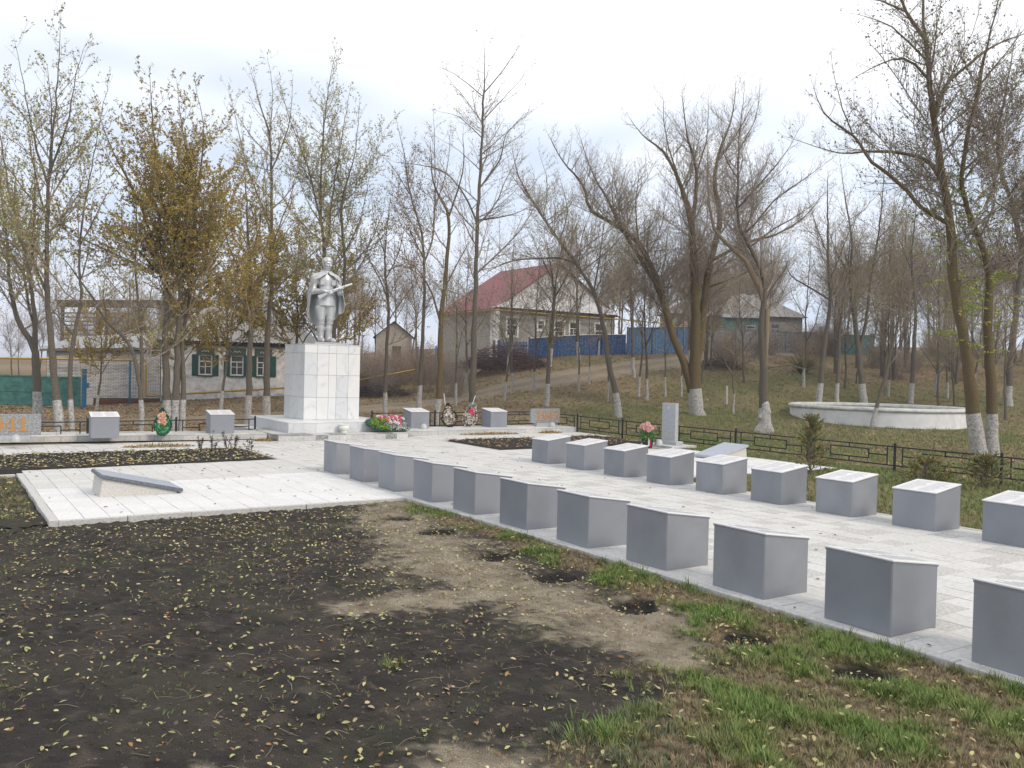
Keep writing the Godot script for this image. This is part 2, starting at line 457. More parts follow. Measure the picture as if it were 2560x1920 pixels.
func grid_faces(b: MB, w: int, h: int) -> void:
	for a in h - 1:
		for e in w - 1:
			var k := a * w + e
			b.i.append_array([k, k + w, k + w + 1, k, k + w + 1, k + 1])
	for k in b.n.size(): b.n[k] = Vector3.ZERO
	for k in range(0, b.i.size(), 3):
		var nn := (b.v[b.i[k + 2]] - b.v[b.i[k]]).cross(b.v[b.i[k + 1]] - b.v[b.i[k]])
		for q in 3: b.n[b.i[k + q]] += nn
	var flip := b.n[w + 1].y < 0.0
	for k in b.n.size(): b.n[k] = (-b.n[k] if flip else b.n[k]).normalized()
	if flip:
		for k in range(0, b.i.size(), 3):
			var s := b.i[k + 1]
			b.i[k + 1] = b.i[k + 2]; b.i[k + 2] = s

# ---------------------------------------------------------------- the dug-over lawn in front
const HOLES := [Vector2(6.41, -13.1), Vector2(6.39, -11.8), Vector2(6.3, -9.9), Vector2(6.27, -8.5), Vector2(6.28, -7.1), Vector2(6.34, -5.55), Vector2(6.45, -4.42), Vector2(6.5, -2.9)]
const SAND := [Vector3(6.75, -14.3, 0.5), Vector3(6.15, -12.6, 0.62), Vector3(5.75, -10.7, 0.62), Vector3(5.45, -9.0, 0.65), Vector3(5.5, -7.6, 0.6), Vector3(5.75, -6.5, 0.62), Vector3(5.45, -5.65, 0.3)]
func sand_at(x: float, z: float) -> float:
	var p := Vector2(x, z)
	var best := 9.0
	for k in SAND.size() - 1:
		var a := Vector2(SAND[k].x, SAND[k].y)
		var b := Vector2(SAND[k + 1].x, SAND[k + 1].y)
		var q := Geometry2D.get_closest_point_to_segment(p, a, b)
		var t := q.distance_to(a) / maxf(0.01, a.distance_to(b))
		best = minf(best, q.distance_to(p) / lerpf(SAND[k].z, SAND[k + 1].z, t))
	var q2 := Geometry2D.get_closest_point_to_segment(p, Vector2(5.1, -8.3), Vector2(3.7, -8.3))
	best = minf(best, q2.distance_to(p) / 0.3)
	best = minf(best, p.distance_to(Vector2(2.85, -4.55)) / 0.36)
	best = minf(best, p.distance_to(Vector2(1.3, -5.3)) / 0.3 + 0.4)
	best += nz_c.get_noise_2d(x * 3.0, z * 3.0) * 0.7 + nz_c.get_noise_2d(x * 14.0, z * 14.0) * 0.75 + nz_c.get_noise_2d(x * 45.0, z * 45.0) * 0.6
	return 1.0 - smoothstep(0.5, 1.55, best)
func lawn_at(x: float, z: float) -> float:
	# grass: a strip along the kerb, spreading over the corner near the last boxes
	var e := 0.62 + nz_c.get_noise_2d(x * 1.5, z * 1.5) * 0.5
	if z > -8.2: e += (z + 8.2) * 0.16
	var a := smoothstep(0.12, -0.12, (7.32 - x) - e)
	var b := smoothstep(-0.4, 0.3, (x - 4.55) * 0.55 + (z + 4.8) * 0.75 + nz_c.get_noise_2d(x * 2.0 + 40.0, z * 2.0) * 0.8)
	return clampf(maxf(a, b), 0.0, 1.0)
func hole_at(x: float, z: float) -> float:
	var best := 9.0
	for h in HOLES: best = minf(best, (Vector2(x, z) - h).length())
	return 1.0 - smoothstep(0.17, 0.34, best + nz_c.get_noise_2d(x * 6.0, z * 6.0) * 0.08)
func soil_y(x: float, z: float) -> float:
	var clod := nz_c.get_noise_2d(x * 16.0, z * 16.0) * 0.034 + nz_c.get_noise_2d(x * 45.0, z * 45.0) * 0.022
	var s := sand_at(x, z)
	var y := -0.075 + nz_a.get_noise_2d(x * 6.0, z * 6.0) * 0.035 + clod * (1.0 - 0.6 * s)
	y += lawn_at(x, z) * 0.02 - hole_at(x, z) * 0.09
	return y
func soil_col(x: float, z: float) -> Color:
	var k := nz_c.get_noise_2d(x * 5.0, z * 5.0)
	var c := lin(0.032, 0.0255, 0.022).lerp(lin(0.06, 0.047, 0.039), clampf(0.4 + k * 1.2, 0, 1))
	c = c.lerp(lin(0.058, 0.062, 0.032), clampf(nz_b.get_noise_2d(x * 12.0, z * 12.0 + 30.0) * 1.4, 0.0, 0.6))
	c = c.lerp(lin(0.17, 0.135, 0.10), clampf(nz_c.get_noise_2d(x * 9.0 + 70.0, z * 9.0) * 1.8 - 0.35, 0.0, 0.75))
	c = c.lerp(lin(0.10, 0.08, 0.06), clampf(nz_b.get_noise_2d(x * 14.0 + 9.0, z * 14.0) * 1.5, 0.0, 0.4))
	var w := lawn_at(x, z)
	var gr := lin(0.135, 0.16, 0.055).lerp(lin(0.26, 0.20, 0.125), clampf(0.45 + nz_c.get_noise_2d(x * 3.0 + 11.0, z * 3.0) * 1.7, 0, 1))
	c = c.lerp(gr, w)
	var s := sand_at(x, z)
	var sc := lin(0.56, 0.485, 0.36).lerp(lin(0.36, 0.30, 0.215), clampf(0.5 + nz_c.get_noise_2d(x * 7.0, z * 7.0) * 1.3, 0, 1))
	c = c.lerp(sc, s)
	return c.lerp(lin(0.022, 0.017, 0.015), smoothstep(0.12, 0.45, hole_at(x, z)))
func make_lawn() -> void:
	var b := MB.new()
	var x0 := -1.6
	var z0 := -14.78
	var nx := 178
	var nzc := 262
	for a in nzc + 1:
		for e in nx + 1:
			var x := x0 + 8.93 * e / nx
			var z := z0 + 13.2 * a / nzc
			b.v.append(Vector3(x, soil_y(x, z), z)); b.n.append(Vector3.UP); b.c.append(soil_col(x, z))
	grid_faces(b, nx + 1, nzc + 1)
	struct("lawn_soil", b, M.soil)
	# ground left of the slab
	var q := MB.new()
	for a in 90:
		for e in 50:
			var x := -3.0 + 4.42 * e / 49.0
			var z := -14.7 - 6.2 * a / 89.0
			q.v.append(Vector3(x, soil_y(x, z) + 0.012, z)); q.n.append(Vector3.UP)
			var c := soil_col(x, z).lerp(lin(0.12, 0.11, 0.045), clampf(smoothstep(-15.6, -17.5, z) * 0.7 + nz_c.get_noise_2d(x * 4, z * 4), 0, 0.9))
			q.c.append(c)
	grid_faces(q, 50, 90)
	struct("side_soil", q, M.soil)
func bed(called: String, c00: Vector2, c10: Vector2, c11: Vector2, c01: Vector2) -> void:
	# flower bed: corners near-left, near-right, far-right, far-left
	var b := MB.new()
	var nx := 90
	var ny := 46
	for a in ny + 1:
		for e in nx + 1:
			var u := float(e) / nx
			var w := float(a) / ny
			var p := c00.lerp(c10, u).lerp(c01.lerp(c11, u), w)
			p += Vector2(nz_c.get_noise_2d(p.x * 5, p.y * 5), nz_c.get_noise_2d(p.x * 5 + 50, p.y * 5)) * 0.05
			var edge := minf(minf(u, 1 - u) * nx, minf(w, 1 - w) * ny)
			var y := bed_y(p.x, p.y) - 0.10 * (1.0 - smoothstep(0.0, 2.0, edge))
			b.v.append(Vector3(p.x, y, p.y)); b.n.append(Vector3.UP)
			b.c.append(lin(0.036, 0.029, 0.026).lerp(lin(0.062, 0.05, 0.042), clampf(0.5 + nz_c.get_noise_2d(p.x * 8, p.y * 8), 0, 1)))
	grid_faces(b, nx + 1, ny + 1)
	struct(called, b, M.soil)
func bed_y(x: float, z: float) -> float:
	return 0.035 + nz_c.get_noise_2d(x * 8.0, z * 8.0) * 0.03

# ---------------------------------------------------------------- paving
func pave(called: String, x0: float, x1: float, z0: float, z1: float, sz: float, pick: Callable, most: int, skip := Rect2()) -> void:
	var base := MB.new()
	base.box(Vector3((x0 + x1) / 2, -0.06, (z0 + z1) / 2), Vector3(x1 - x0, 0.09, z1 - z0))
	var o := struct(called, base, M.mortar)
	var spots := []
	var nx := int(round((x1 - x0) / sz))
	var ny := int(round((z1 - z0) / sz))
	var sx := (x1 - x0) / nx
	var sy := (z1 - z0) / ny
	for a in ny:
		for e in nx:
			var p := Vector2(x0 + sx * (e + 0.5), z0 + sy * (a + 0.5))
			if skip.has_point(p): continue
			var dpt := p.x * FW.x + p.y * FW.z
			var lat := p.x * RT.x + p.y * RT.z
			var seen := dpt > 3.0 and absf(lat) < dpt * 0.6
			spots.append([dpt if seen else 1000.0 + dpt, p])
	spots.sort_custom(func(q, r): return q[0] < r[0])
	var meshes := {}
	for q in 3:
		var mb := MB.new()
		var w := [0.007, 0.009, 0.006][q] as float
		mb.bevel(Vector3(0, -0.02, 0), Vector3(sx - w, 0.04, sy - w), 0.003)
		meshes[q] = mb
	var made := {}
	var rest := {}
	for k in spots.size():
		var p: Vector2 = spots[k][1]
		var m: String = pick.call(p)
		var y := rr(-0.003, 0.003)
		if k < most:
			var q := k % 3
			var key := m + str(q)
			if not made.has(key): made[key] = meshes[q].mesh(M[m])
			var t := obm("tile", made[key], o, Vector3(p.x, y, p.y))
			t.rotation = Vector3(rr(-0.004, 0.004), rr(-0.004, 0.004), rr(-0.004, 0.004))
		else:
			if not rest.has(m): rest[m] = MB.new()
			rest[m].box(Vector3(p.x, y - 0.02, p.y), Vector3(sx - 0.009, 0.04, sy - 0.009))
	for m in rest:
		var t := obj("tile_field", rest[m], M[m], o)
		tag(t, "", "", "", "stuff")
func kerb_run(called: String, a: Vector3, b: Vector3, w: float, h: float, piece := 1.0) -> void:
	var o := Node3D.new()
	o.name = numbered(called); add_child(o)
	tag(o, "", "", "", "structure")
	var ln := a.distance_to(b)
	var n := int(ceil(ln / piece))
	var along := (b - a) / ln
	var mb := MB.new()
	mb.bevel(Vector3(0, -h / 2, 0), Vector3(w, h, ln / n - 0.006), 0.008)
	var mesh := mb.mesh(M.kerb)
	for k in n:
		var s := obm("kerb_stone", mesh, o, a + along * ln * (k + 0.5) / n + Vector3(rr(-0.004, 0.004), rr(-0.005, 0.005), 0))
		s.rotation.y = atan2(along.x, along.z) + rr(-0.004, 0.004)
		s.rotation.x = rr(-0.003, 0.003)
func make_paving() -> void:
	var old := func(_p): return ["tile_a", "tile_b", "tile_c", "tile_a", "tile_c", "tile_a", "tile_d"][rng.randi() % 7]
	var slab := func(p): return (["tile_w", "tile_w2"][rng.randi() % 2]) if p.y > -18.35 - 0.12 * (p.x - 1.5) else (["tile_a", "tile_b", "tile_c"][rng.randi() % 3])
	pave("aisle_pavement", 7.42, 14.05, -27.9, -1.2, 0.35, old, 300)
	pave("slab_pavement", 1.55, 7.30, -21.95, -14.72, 0.355, slab, 300)
	pave("platform_path_pavement", -2.0, 7.30, -27.9, -25.0, 0.35, old, 150)
	pave("right_path_pavement", 14.17, 21.5, -28.3, -25.9, 0.35, old, 120)
	pave("right_slab_pavement", 14.17, 20.1, -22.3, -14.9, 0.355, slab, 150)
	kerb_run("aisle_kerb", Vector3(7.36, 0.004, -1.2), Vector3(7.36, 0.004, -27.9), 0.12, 0.22)
	kerb_run("aisle_kerb", Vector3(14.11, 0.004, -1.2), Vector3(14.11, 0.004, -27.9), 0.12, 0.22)
	kerb_run("slab_kerb", Vector3(1.48, 0.012, -14.62), Vector3(1.48, 0.012, -21.0), 0.13, 0.24)
	kerb_run("slab_kerb", Vector3(1.55, 0.0, -14.68), Vector3(7.30, 0.0, -14.68), 0.08, 0.2)
	kerb_run("bed_kerb", Vector3(1.4, -0.01, -21.0), Vector3(-3.0, -0.01, -21.0), 0.12, 0.2)
	kerb_run("right_slab_kerb", Vector3(20.16, 0.0, -14.9), Vector3(20.16, 0.0, -20.9), 0.1, 0.2)
	kerb_run("right_bed_kerb", Vector3(21.0, 0.0, -22.3), Vector3(21.0, 0.0, -26.0), 0.08, 0.2)
	bed("flower_bed_soil", Vector2(-3.0, -21.06), Vector2(7.34, -21.87), Vector2(7.36, -25.15), Vector2(-3.0, -25.15))
	bed("right_flower_bed_soil", Vector2(14.15, -22.45), Vector2(20.96, -22.9), Vector2(20.96, -26.1), Vector2(14.3, -26.0))

# ---------------------------------------------------------------- memorial boxes, stones, wreaths
const ORD := ["first", "second", "third", "fourth", "fifth", "sixth", "seventh", "eighth", "ninth", "tenth", "eleventh"]
func box_proto() -> Node3D:
	# local: x across (low edge at -x, tall edge at +x), z along the row, base centred
	var o := Node3D.new()
	var w := 0.728
	var l := 0.747
	var lo := 0.585
	var hi := 0.685
	var b := MB.new()
	var x := w / 2
	var z := l / 2
	var r := 0.012
	# body with chamfered uprights
	var ring := [Vector2(-x + r, -z), Vector2(x - r, -z), Vector2(x, -z + r), Vector2(x, z - r), Vector2(x - r, z), Vector2(-x + r, z), Vector2(-x, z - r), Vector2(-x, -z + r)]
	for k in 8:
		var p: Vector2 = ring[k]
		var q: Vector2 = ring[(k + 1) % 8]
		var ht := func(s: Vector2): return lerpf(lo, hi, (s.x + x) / w)
		var mid := (p + q) / 2
		b.face(Vector3(p.x, 0, p.y), Vector3(q.x, 0, q.y), Vector3(q.x, ht.call(q), q.y), Vector3(p.x, ht.call(p), p.y), Vector3(mid.x, 0, mid.y))
	obj("body", b, M.box_paint, o)
	var t := Transform3D(Basis(Vector3.BACK, atan2(hi - lo, w)), Vector3(0, (lo + hi) / 2, 0))
	var e := MB.new()
	e.bevel(Vector3(0, 0.008, 0), Vector3(w * 1.012 + 0.004, 0.016, l + 0.006), 0.003, Color.WHITE, t)
	obj("rim", e, M.box_edge, o)
	var p2 := MB.new()
	p2.bevel(Vector3(0, 0.028, 0), Vector3(w * 1.012 + 0.016, 0.02, l + 0.02), 0.005, Color.WHITE, t)
	var pq := obj("plaque", p2, M.plate, o)
	var en := MB.new()   # rows of engraved names, too worn to read
	for cl in 2:
		for rw in 11:
			var zz := -0.31 + cl * 0.33
			var ed := zz + rr(0.17, 0.28)
			while zz < ed:
				var g := rr(0.02, 0.06)
				en.box(Vector3(-0.3 + rw * 0.058, 0.0395, zz + g / 2), Vector3(0.02, 0.002, g - 0.006), Color.WHITE, t)
				zz += g
	tag(obj("engraved_names", en, M.engraving, pq), "", "", "", "stuff")
	return o
func repaint(o: Node3D) -> void:
	# every box was painted from another tin
	var k := rng.randi() % 3
	if k > 0: (o.get_node("body") as MeshInstance3D).material_override = M.box_paint_b if k == 1 else M.box_paint_c
func make_boxes() -> void:
	var pr := box_proto()
	pr.set_meta("base_name", "memorial_box")
	for k in range(-1, 10):
		var o := copy(pr, Vector3(7.812 + rr(-0.012, 0.012), rr(-0.004, 0.004), -(4.859 + k * 1.5126) - 0.3735), PI + rr(-0.02, 0.02))
		repaint(o)
		tag(o, "grey box with white sloping top, %s from the statue in row along the lawn" % ORD[9 - k], "memorial box", "grey memorial boxes beside the aisle")
	for k in range(-1, 8):
		var o := copy(pr, Vector3(13.61 + rr(-0.012, 0.012), rr(-0.004, 0.004), -(7.947 + k * 1.5028) - 0.3735), rr(-0.02, 0.02))
		repaint(o)
		tag(o, "grey box with white sloping top, %s from the statue in row by the park fence" % ORD[7 - k], "memorial box", "grey memorial boxes beside the aisle")
	var where := ["between the 1941 stone and the green wreath", "between the green wreath and the pedestal", "beside the pedestal flowers, a helmet at its foot", "between the white wreaths and the 1945 stone"]
	var sp := [Vector3(4.1, 0.18, -27.92), Vector3(7.62, 0.18, -28.68), Vector3(15.03, 0.18, -29.5 + 0.02), Vector3(18.36, 0.18, -29.28)]
	for k in 4:
		var o := copy(pr, sp[k], PI / 2 * -1.0 + PI + [0.05, 0.05, 0.0, 0.0][k])
		o.rotation.y = PI / 2 + [-0.06, -0.06, -0.02, -0.02][k]
		tag(o, "grey box on the platform, " + where[k], "memorial box", "grey memorial boxes on the platform")
	pr.queue_free()

func helmet(at: Vector3, turn: float, label: String) -> void:
	var o := thing("steel_helmet", label, "helmet", at, turn, "grey helmets")
	var b := MB.new()
	var pf := PackedVector2Array([Vector2(0.155, 0.0), Vector2(0.150, 0.03), Vector2(0.140, 0.08), Vector2(0.118, 0.13), Vector2(0.085, 0.17), Vector2(0.045, 0.192), Vector2(0.0, 0.198)])
	b.lathe(Vector3.ZERO, pf, 24, Color.WHITE, 0.92, 1.08)
	obj("shell", b, M.helmet, o)
	var r := MB.new()
	var ring := PackedVector3Array()
	var rad := PackedFloat32Array()
	for k in 25:
		var a := TAU * k / 24
		ring.append(Vector3(cos(a) * 0.15, 0.012 - 0.004 * sin(a), sin(a) * 0.182)); rad.append(0.011)
	r.tube(ring, rad, 5)
	obj("brim", r, M.helmet, o)

func clad_box(o: Node3D, x0: float, x1: float, z0: float, z1: float, h: float, y0: float, tw: float, mats: Array, faces: Array, top := true) -> void:
	# core and facing slabs; z1 is the front
	var core := MB.new()
	core.box(Vector3((x0 + x1) / 2, y0 + h / 2 - 0.01, (z0 + z1) / 2), Vector3(x1 - x0 - 0.06, h - 0.03, z1 - z0 - 0.06))
	obj("core", core, M.mortar, o)
	var made := {}
	for f in faces:
		var ln: float = (x1 - x0) if f == "front" else (z1 - z0)
		var n := int(round(ln / tw))
		for k in n:
			var s := ln / n
			var m: String = mats[rng.randi() % mats.size()]
			var key: String = f + m
			if not made.has(key):
				var mb := MB.new()
				if f == "front": mb.bevel(Vector3.ZERO, Vector3(s - 0.006, h - 0.034, 0.03), 0.003)
				else: mb.bevel(Vector3.ZERO, Vector3(0.03, h - 0.034, s - 0.006), 0.003)
				made[key] = mb.mesh(M[m])
			var p := Vector3(x0 + s * (k + 0.5), y0 + h / 2 - 0.017, z1 - 0.015)
			if f == "left": p = Vector3(x0 + 0.015, y0 + h / 2 - 0.017, z0 + s * (k + 0.5))
			if f == "right": p = Vector3(x1 - 0.015, y0 + h / 2 - 0.017, z0 + s * (k + 0.5))
			obm("facing_tile", made[key], o, p + Vector3(rr(-0.002, 0.002), 0, rr(-0.002, 0.002)))
	if top:
		var nx := int(round((x1 - x0) / (tw * 1.3)))
		var nq := maxi(1, int(round((z1 - z0) / (tw * 1.3))))
		for a in nx:
			for e in nq:
				var m: String = mats[rng.randi() % mats.size()]
				var key := "top" + m
				if not made.has(key):
					var mb := MB.new()
					mb.bevel(Vector3.ZERO, Vector3((x1 - x0) / nx - 0.005, 0.03, (z1 - z0) / nq - 0.005), 0.004)
					made[key] = mb.mesh(M[m])
				obm("top_slab", made[key], o, Vector3(x0 + (x1 - x0) * (a + 0.5) / nx, y0 + h - 0.015 + rr(-0.001, 0.001), z0 + (z1 - z0) * (e + 0.5) / nq))

func make_platform() -> void:
	var cl := ["clad_a", "clad_b", "clad_a", "clad_b", "clad_a"]
	var l := thing("stone_platform", "low tiled stone step carrying the 1941 stone and green wreath", "platform", Vector3(8.95, 0, -28.05), -0.105)
	clad_box(l, -11.0, 0.0, -1.55, 0.0, 0.18, 0.0, 0.43, cl, ["front"])
	var r := thing("stone_platform", "low tiled stone step carrying the 1945 stone and white wreaths", "platform", Vector3(13.5, 0, -28.02), 0.02)
	clad_box(r, 0.0, 8.15, -1.75, 0.0, 0.18, 0.0, 0.43, cl, ["front", "right"])
	var p := thing("pedestal", "tall white marble pedestal on a stepped plinth under the soldier statue", "pedestal", Vector3(11.55, 0, -30.12))
	# lower step, plinth, shaft
	clad_box(p, -2.55, 1.95, -2.2, 3.05, 0.2, 0.0, 0.42, ["clad_a", "clad_b", "clad_c", "clad_a"], ["front", "left", "right"])
	clad_box(p, -2.0, 1.75, -2.0, 2.36, 0.34, 0.2, 1.05, ["marble", "marble_b"], ["front", "left", "right"])
	var core := MB.new()
	core.box(Vector3(0, 1.83, 0), Vector3(1.99, 2.56, 1.99))
	obj("core", core, M.joint, p)
	var cols := [0.0, 0.225, 0.43, 0.57, 0.785, 1.0]
	var rows := [0.0, 0.298, 0.596, 0.888, 1.0]
	var h := 1.02
	for side in 4:
		var b := Basis(Vector3.UP, side * PI / 2)
		for a in 4:
			for e in 5:
				var mb := MB.new()
				var u0: float = cols[e] * 2 * h - h
				var u1: float = cols[e + 1] * 2 * h - h
				if side % 2 == 1:
					u0 = [-h, -0.42, -0.2, 0.28, 0.62][e]; u1 = [-0.42, -0.2, 0.28, 0.62, h][e]
				if e == 0: u0 += 0.032 * (side % 2)
				if e == 4: u1 -= 0.032 * (side % 2)
				var y0: float = 0.54 + rows[a] * 2.59
				var y1: float = 0.54 + rows[a + 1] * 2.59
				mb.bevel(Vector3.ZERO, Vector3(u1 - u0 - 0.008, y1 - y0 - 0.008, 0.03), 0.0025)
				var m: String = ["marble", "marble_b", "marble_c", "marble"][rng.randi() % 4]
				var s := obj("marble_slab", mb, M[m], p)
				s.transform = Transform3D(b, b * Vector3((u0 + u1) / 2, 0, h - 0.015 + rr(-0.001, 0.001)) + Vector3(0, (y0 + y1) / 2, 0))
	var cap := MB.new()
	cap.bevel(Vector3(0, 3.142, 0), Vector3(2.07, 0.024, 2.07), 0.006)
	obj("cap_slab", cap, M.marble, p)
	# year stones
	year_stone("1941", Vector3(1.72, 0.18, -27.55), -0.13, -0.16)
	year_stone("1945", Vector3(20.62, 0.18, -29.05), 0.01, 0.10)
	helmet(Vector3(1.80, 0.18, -26.98), 0.3, "grey steel helmet lying in front of the 1941 stone")
	helmet(Vector3(20.6, 0.18, -28.5), 0.1, "grey steel helmet lying in front of the 1945 stone")
	helmet(Vector3(14.98, 0.18, -28.75), -0.2, "grey steel helmet at the foot of a platform box")
	helmet(Vector3(19.55, 0.10, -21.15), -0.5, "grey steel helmet leaning by the tall stele")
	# urn
	var u := thing("flower_urn", "small empty white urn standing before the pedestal plinth", "urn", Vector3(11.38, 0.2, -27.55))
	var ub := MB.new()
	ub.lathe(Vector3.ZERO, PackedVector2Array([Vector2(0.0, 0.0), Vector2(0.11, 0.0), Vector2(0.12, 0.02), Vector2(0.10, 0.05), Vector2(0.15, 0.09), Vector2(0.175, 0.16), Vector2(0.165, 0.22), Vector2(0.16, 0.25), Vector2(0.175, 0.27)]), 28)
	ub.lathe(Vector3.ZERO, PackedVector2Array([Vector2(0.165, 0.27), Vector2(0.145, 0.24), Vector2(0.14, 0.12), Vector2(0.0, 0.10)]), 28)
	obj("bowl", ub, M.urn, u)
	var rm := MB.new()
	rm.lathe(Vector3.ZERO, PackedVector2Array([Vector2(0.175, 0.265), Vector2(0.182, 0.272), Vector2(0.178, 0.282), Vector2(0.163, 0.282), Vector2(0.160, 0.27)]), 28)
	obj("rim", rm, M.urn, u)

func year_stone(txt: String, at: Vector3, turn: float, shift: float) -> void:
	var o := thing("year_stone", "mottled grey slab lettered %s in orange, %s" % [txt, "nearest the teal gate" if txt == "1941" else "at the iron fence corner"], "stone", at, turn)
	var b := MB.new()
	b.bevel(Vector3(0, 0.42, 0), Vector3(1.44, 0.58, 0.10), 0.006)
	obj("slab", b, M.year_stone, o)
	var f := MB.new()
	f.bevel(Vector3(0, 0.065, 0), Vector3(0.92, 0.128, 0.22), 0.008)
	obj("foot", f, M.stele, o)
	var font := SystemFont.new()
	font.font_names = PackedStringArray(["Droid Serif"]); font.font_weight = 700
	var t := TextMesh.new()
	t.text = txt; t.font = font; t.font_size = 64; t.pixel_size = 0.0082; t.depth = 0.012
	t.material = M.gold
	obm("lettering", t, o, Vector3(shift, 0.42, 0.056))

func slanted_plaque(at: Vector3, turn: float, label: String, top: String, ln: float, wd: float, hi: float) -> void:
	# wedge stand with an inclined slab; the tall end at -x
	var o := thing("slanted_plaque", label, "plaque", at, turn)
	var b := MB.new()
	var w := wd / 2 - 0.05
	var a0 := Vector3(-ln / 2, 0, 0)
	var a1 := Vector3(ln / 2 - 0.12, 0, 0)
	var a2 := Vector3(ln / 2 - 0.12, 0.03, 0)
	var a3 := Vector3(-ln / 2 + 0.04, hi, 0)
	for s in [-1.0, 1.0]:
		var q: Vector3 = Vector3(0, 0, w) * s
		b.face(a0 + q, a1 + q, a2 + q, a3 + q, Vector3(0, 0, s))
	var q := Vector3(0, 0, w)
	b.face(a0 - q, a0 + q, a3 + q, a3 - q, Vector3.LEFT)
	b.face(a1 - q, a1 + q, a2 + q, a2 - q, Vector3.RIGHT)
	b.face(a3 - q, a3 + q, a2 + q, a2 - q, Vector3.UP)
	obj("stand", b, M.render_wall, o)
	var t := MB.new()
	var dir := (a2 - a3).normalized()
	var tr := Transform3D(Basis(Vector3.BACK, atan2(dir.y, dir.x)), (a2 + a3) / 2 + Vector3(0.02, 0.035, 0))
	t.bevel(Vector3(0, 0, 0), Vector3(ln + 0.02, 0.06, wd), 0.006, Color.WHITE, tr)
	obj("slab", t, M.plate_dark if top == "dark" else M.stele, o)
	var f := MB.new()
	f.bevel(Vector3(0, 0.036, 0), Vector3(ln - 0.04, 0.012, wd - 0.06), 0.003, Color.WHITE, tr)
	obj("face", f, M.plate_blue, o)

func make_stones() -> void:
	slanted_plaque(Vector3(3.14, 0, -17.35), 0.0, "low slanted dark-edged plaque on the white tiled slab", "dark", 1.42, 1.05, 0.32)
	slanted_plaque(Vector3(19.15, 0, -18.1), PI, "low slanted pale blue-grey plaque behind the box row", "pale", 1.3, 0.95, 0.32)
	var o := thing("stele", "upright pale grey stone stele with faint engraved lines beside pink flowers", "stele", Vector3(20.35, 0, -21.55))
	var b := MB.new()
	b.bevel(Vector3(0, 0.04, 0), Vector3(1.1, 0.08, 1.5), 0.01)
	obj("base_step", b, M.clad_a, o)
	var b2 := MB.new()
	b2.bevel(Vector3(0.05, 0.14, 0), Vector3(0.32, 0.12, 0.95), 0.01)
	obj("foot", b2, M.stele, o)
	var s := MB.new()
	s.bevel(Vector3(0.05, 0.82, 0), Vector3(0.14, 1.25, 0.64), 0.006)
	obj("slab", s, M.stele, o)
	# engraved star and text lines, shallow fillets of paler stone
	var e := MB.new()
	for k in 5:
		var a := TAU * k / 5 + PI / 2
		var a2 := a + TAU * 2 / 5
		e.bar(Vector3(-0.021, 1.28 + sin(a) * 0.06, cos(a) * 0.06), Vector3(-0.021, 1.28 + sin(a2) * 0.06, cos(a2) * 0.06), 0.005, 4)
	obj("engraved_star", e, M.plate, o)
	var tx := MB.new()
	for k in 7:
		var w := [0.42, 0.46, 0.36, 0.44, 0.30, 0.46, 0.38][k] as float
		var z := -w / 2
		while z < w / 2:
			var g := rr(0.03, 0.07)
			tx.box(Vector3(-0.021, 1.10 - k * 0.095, z + g / 2), Vector3(0.004, 0.022, g - 0.008))
			z += g + (0.03 if rng.randf() < 0.25 else 0.0)
	obj("engraved_lines", tx, M.plate_blue, o)

# ---- flowers
func rosette(b: MB, at: Vector3, nn: Vector3, r: float, col: Color, petals := 7) -> void:
	var u := nn.cross(Vector3(0.2, 0.9, 0.35)).normalized()
	var w := nn.cross(u)
	for ringk in 2:
		for k in petals:
			var a := TAU * (k + ringk * 0.5) / petals + rr(-0.2, 0.2)
			var d := (u * cos(a) + w * sin(a)) * (1.0 - 0.35 * ringk) + nn * (0.25 + 0.7 * ringk)
			d = d.normalized()
			b.leaf(at, d, d.cross(nn).normalized(), r * (1.0 - 0.25 * ringk), r * 0.75, col * rr(0.75, 1.15))
func spray(b: MB, at: Vector3, nn: Vector3, r: float, col: Color, count: int) -> void:
	for k in count:
		var d := (nn * rr(0.1, 0.9) + Vector3(rr(-1, 1), rr(-1, 1), rr(-1, 1))).normalized()
		var s := d.cross(Vector3(rr(-1, 1), rr(-1, 1), rr(-1, 1))).normalized()
		b.leaf(at + d * r * 0.1, d, s, r * rr(0.6, 1.1), r * rr(0.25, 0.45), col * rr(0.6, 1.25))
func teardrop(t: float, w: float, h: float) -> Vector2:
	# outline of a funeral wreath: round below, pointed above
	var a := TAU * t
	var y := -cos(a)
	var x := sin(a) * (1.0 - 0.72 * maxf(0.0, (y + 0.35)) / 1.35)
	return Vector2(x * w / 2, (y * 0.5 + 0.5) * h)
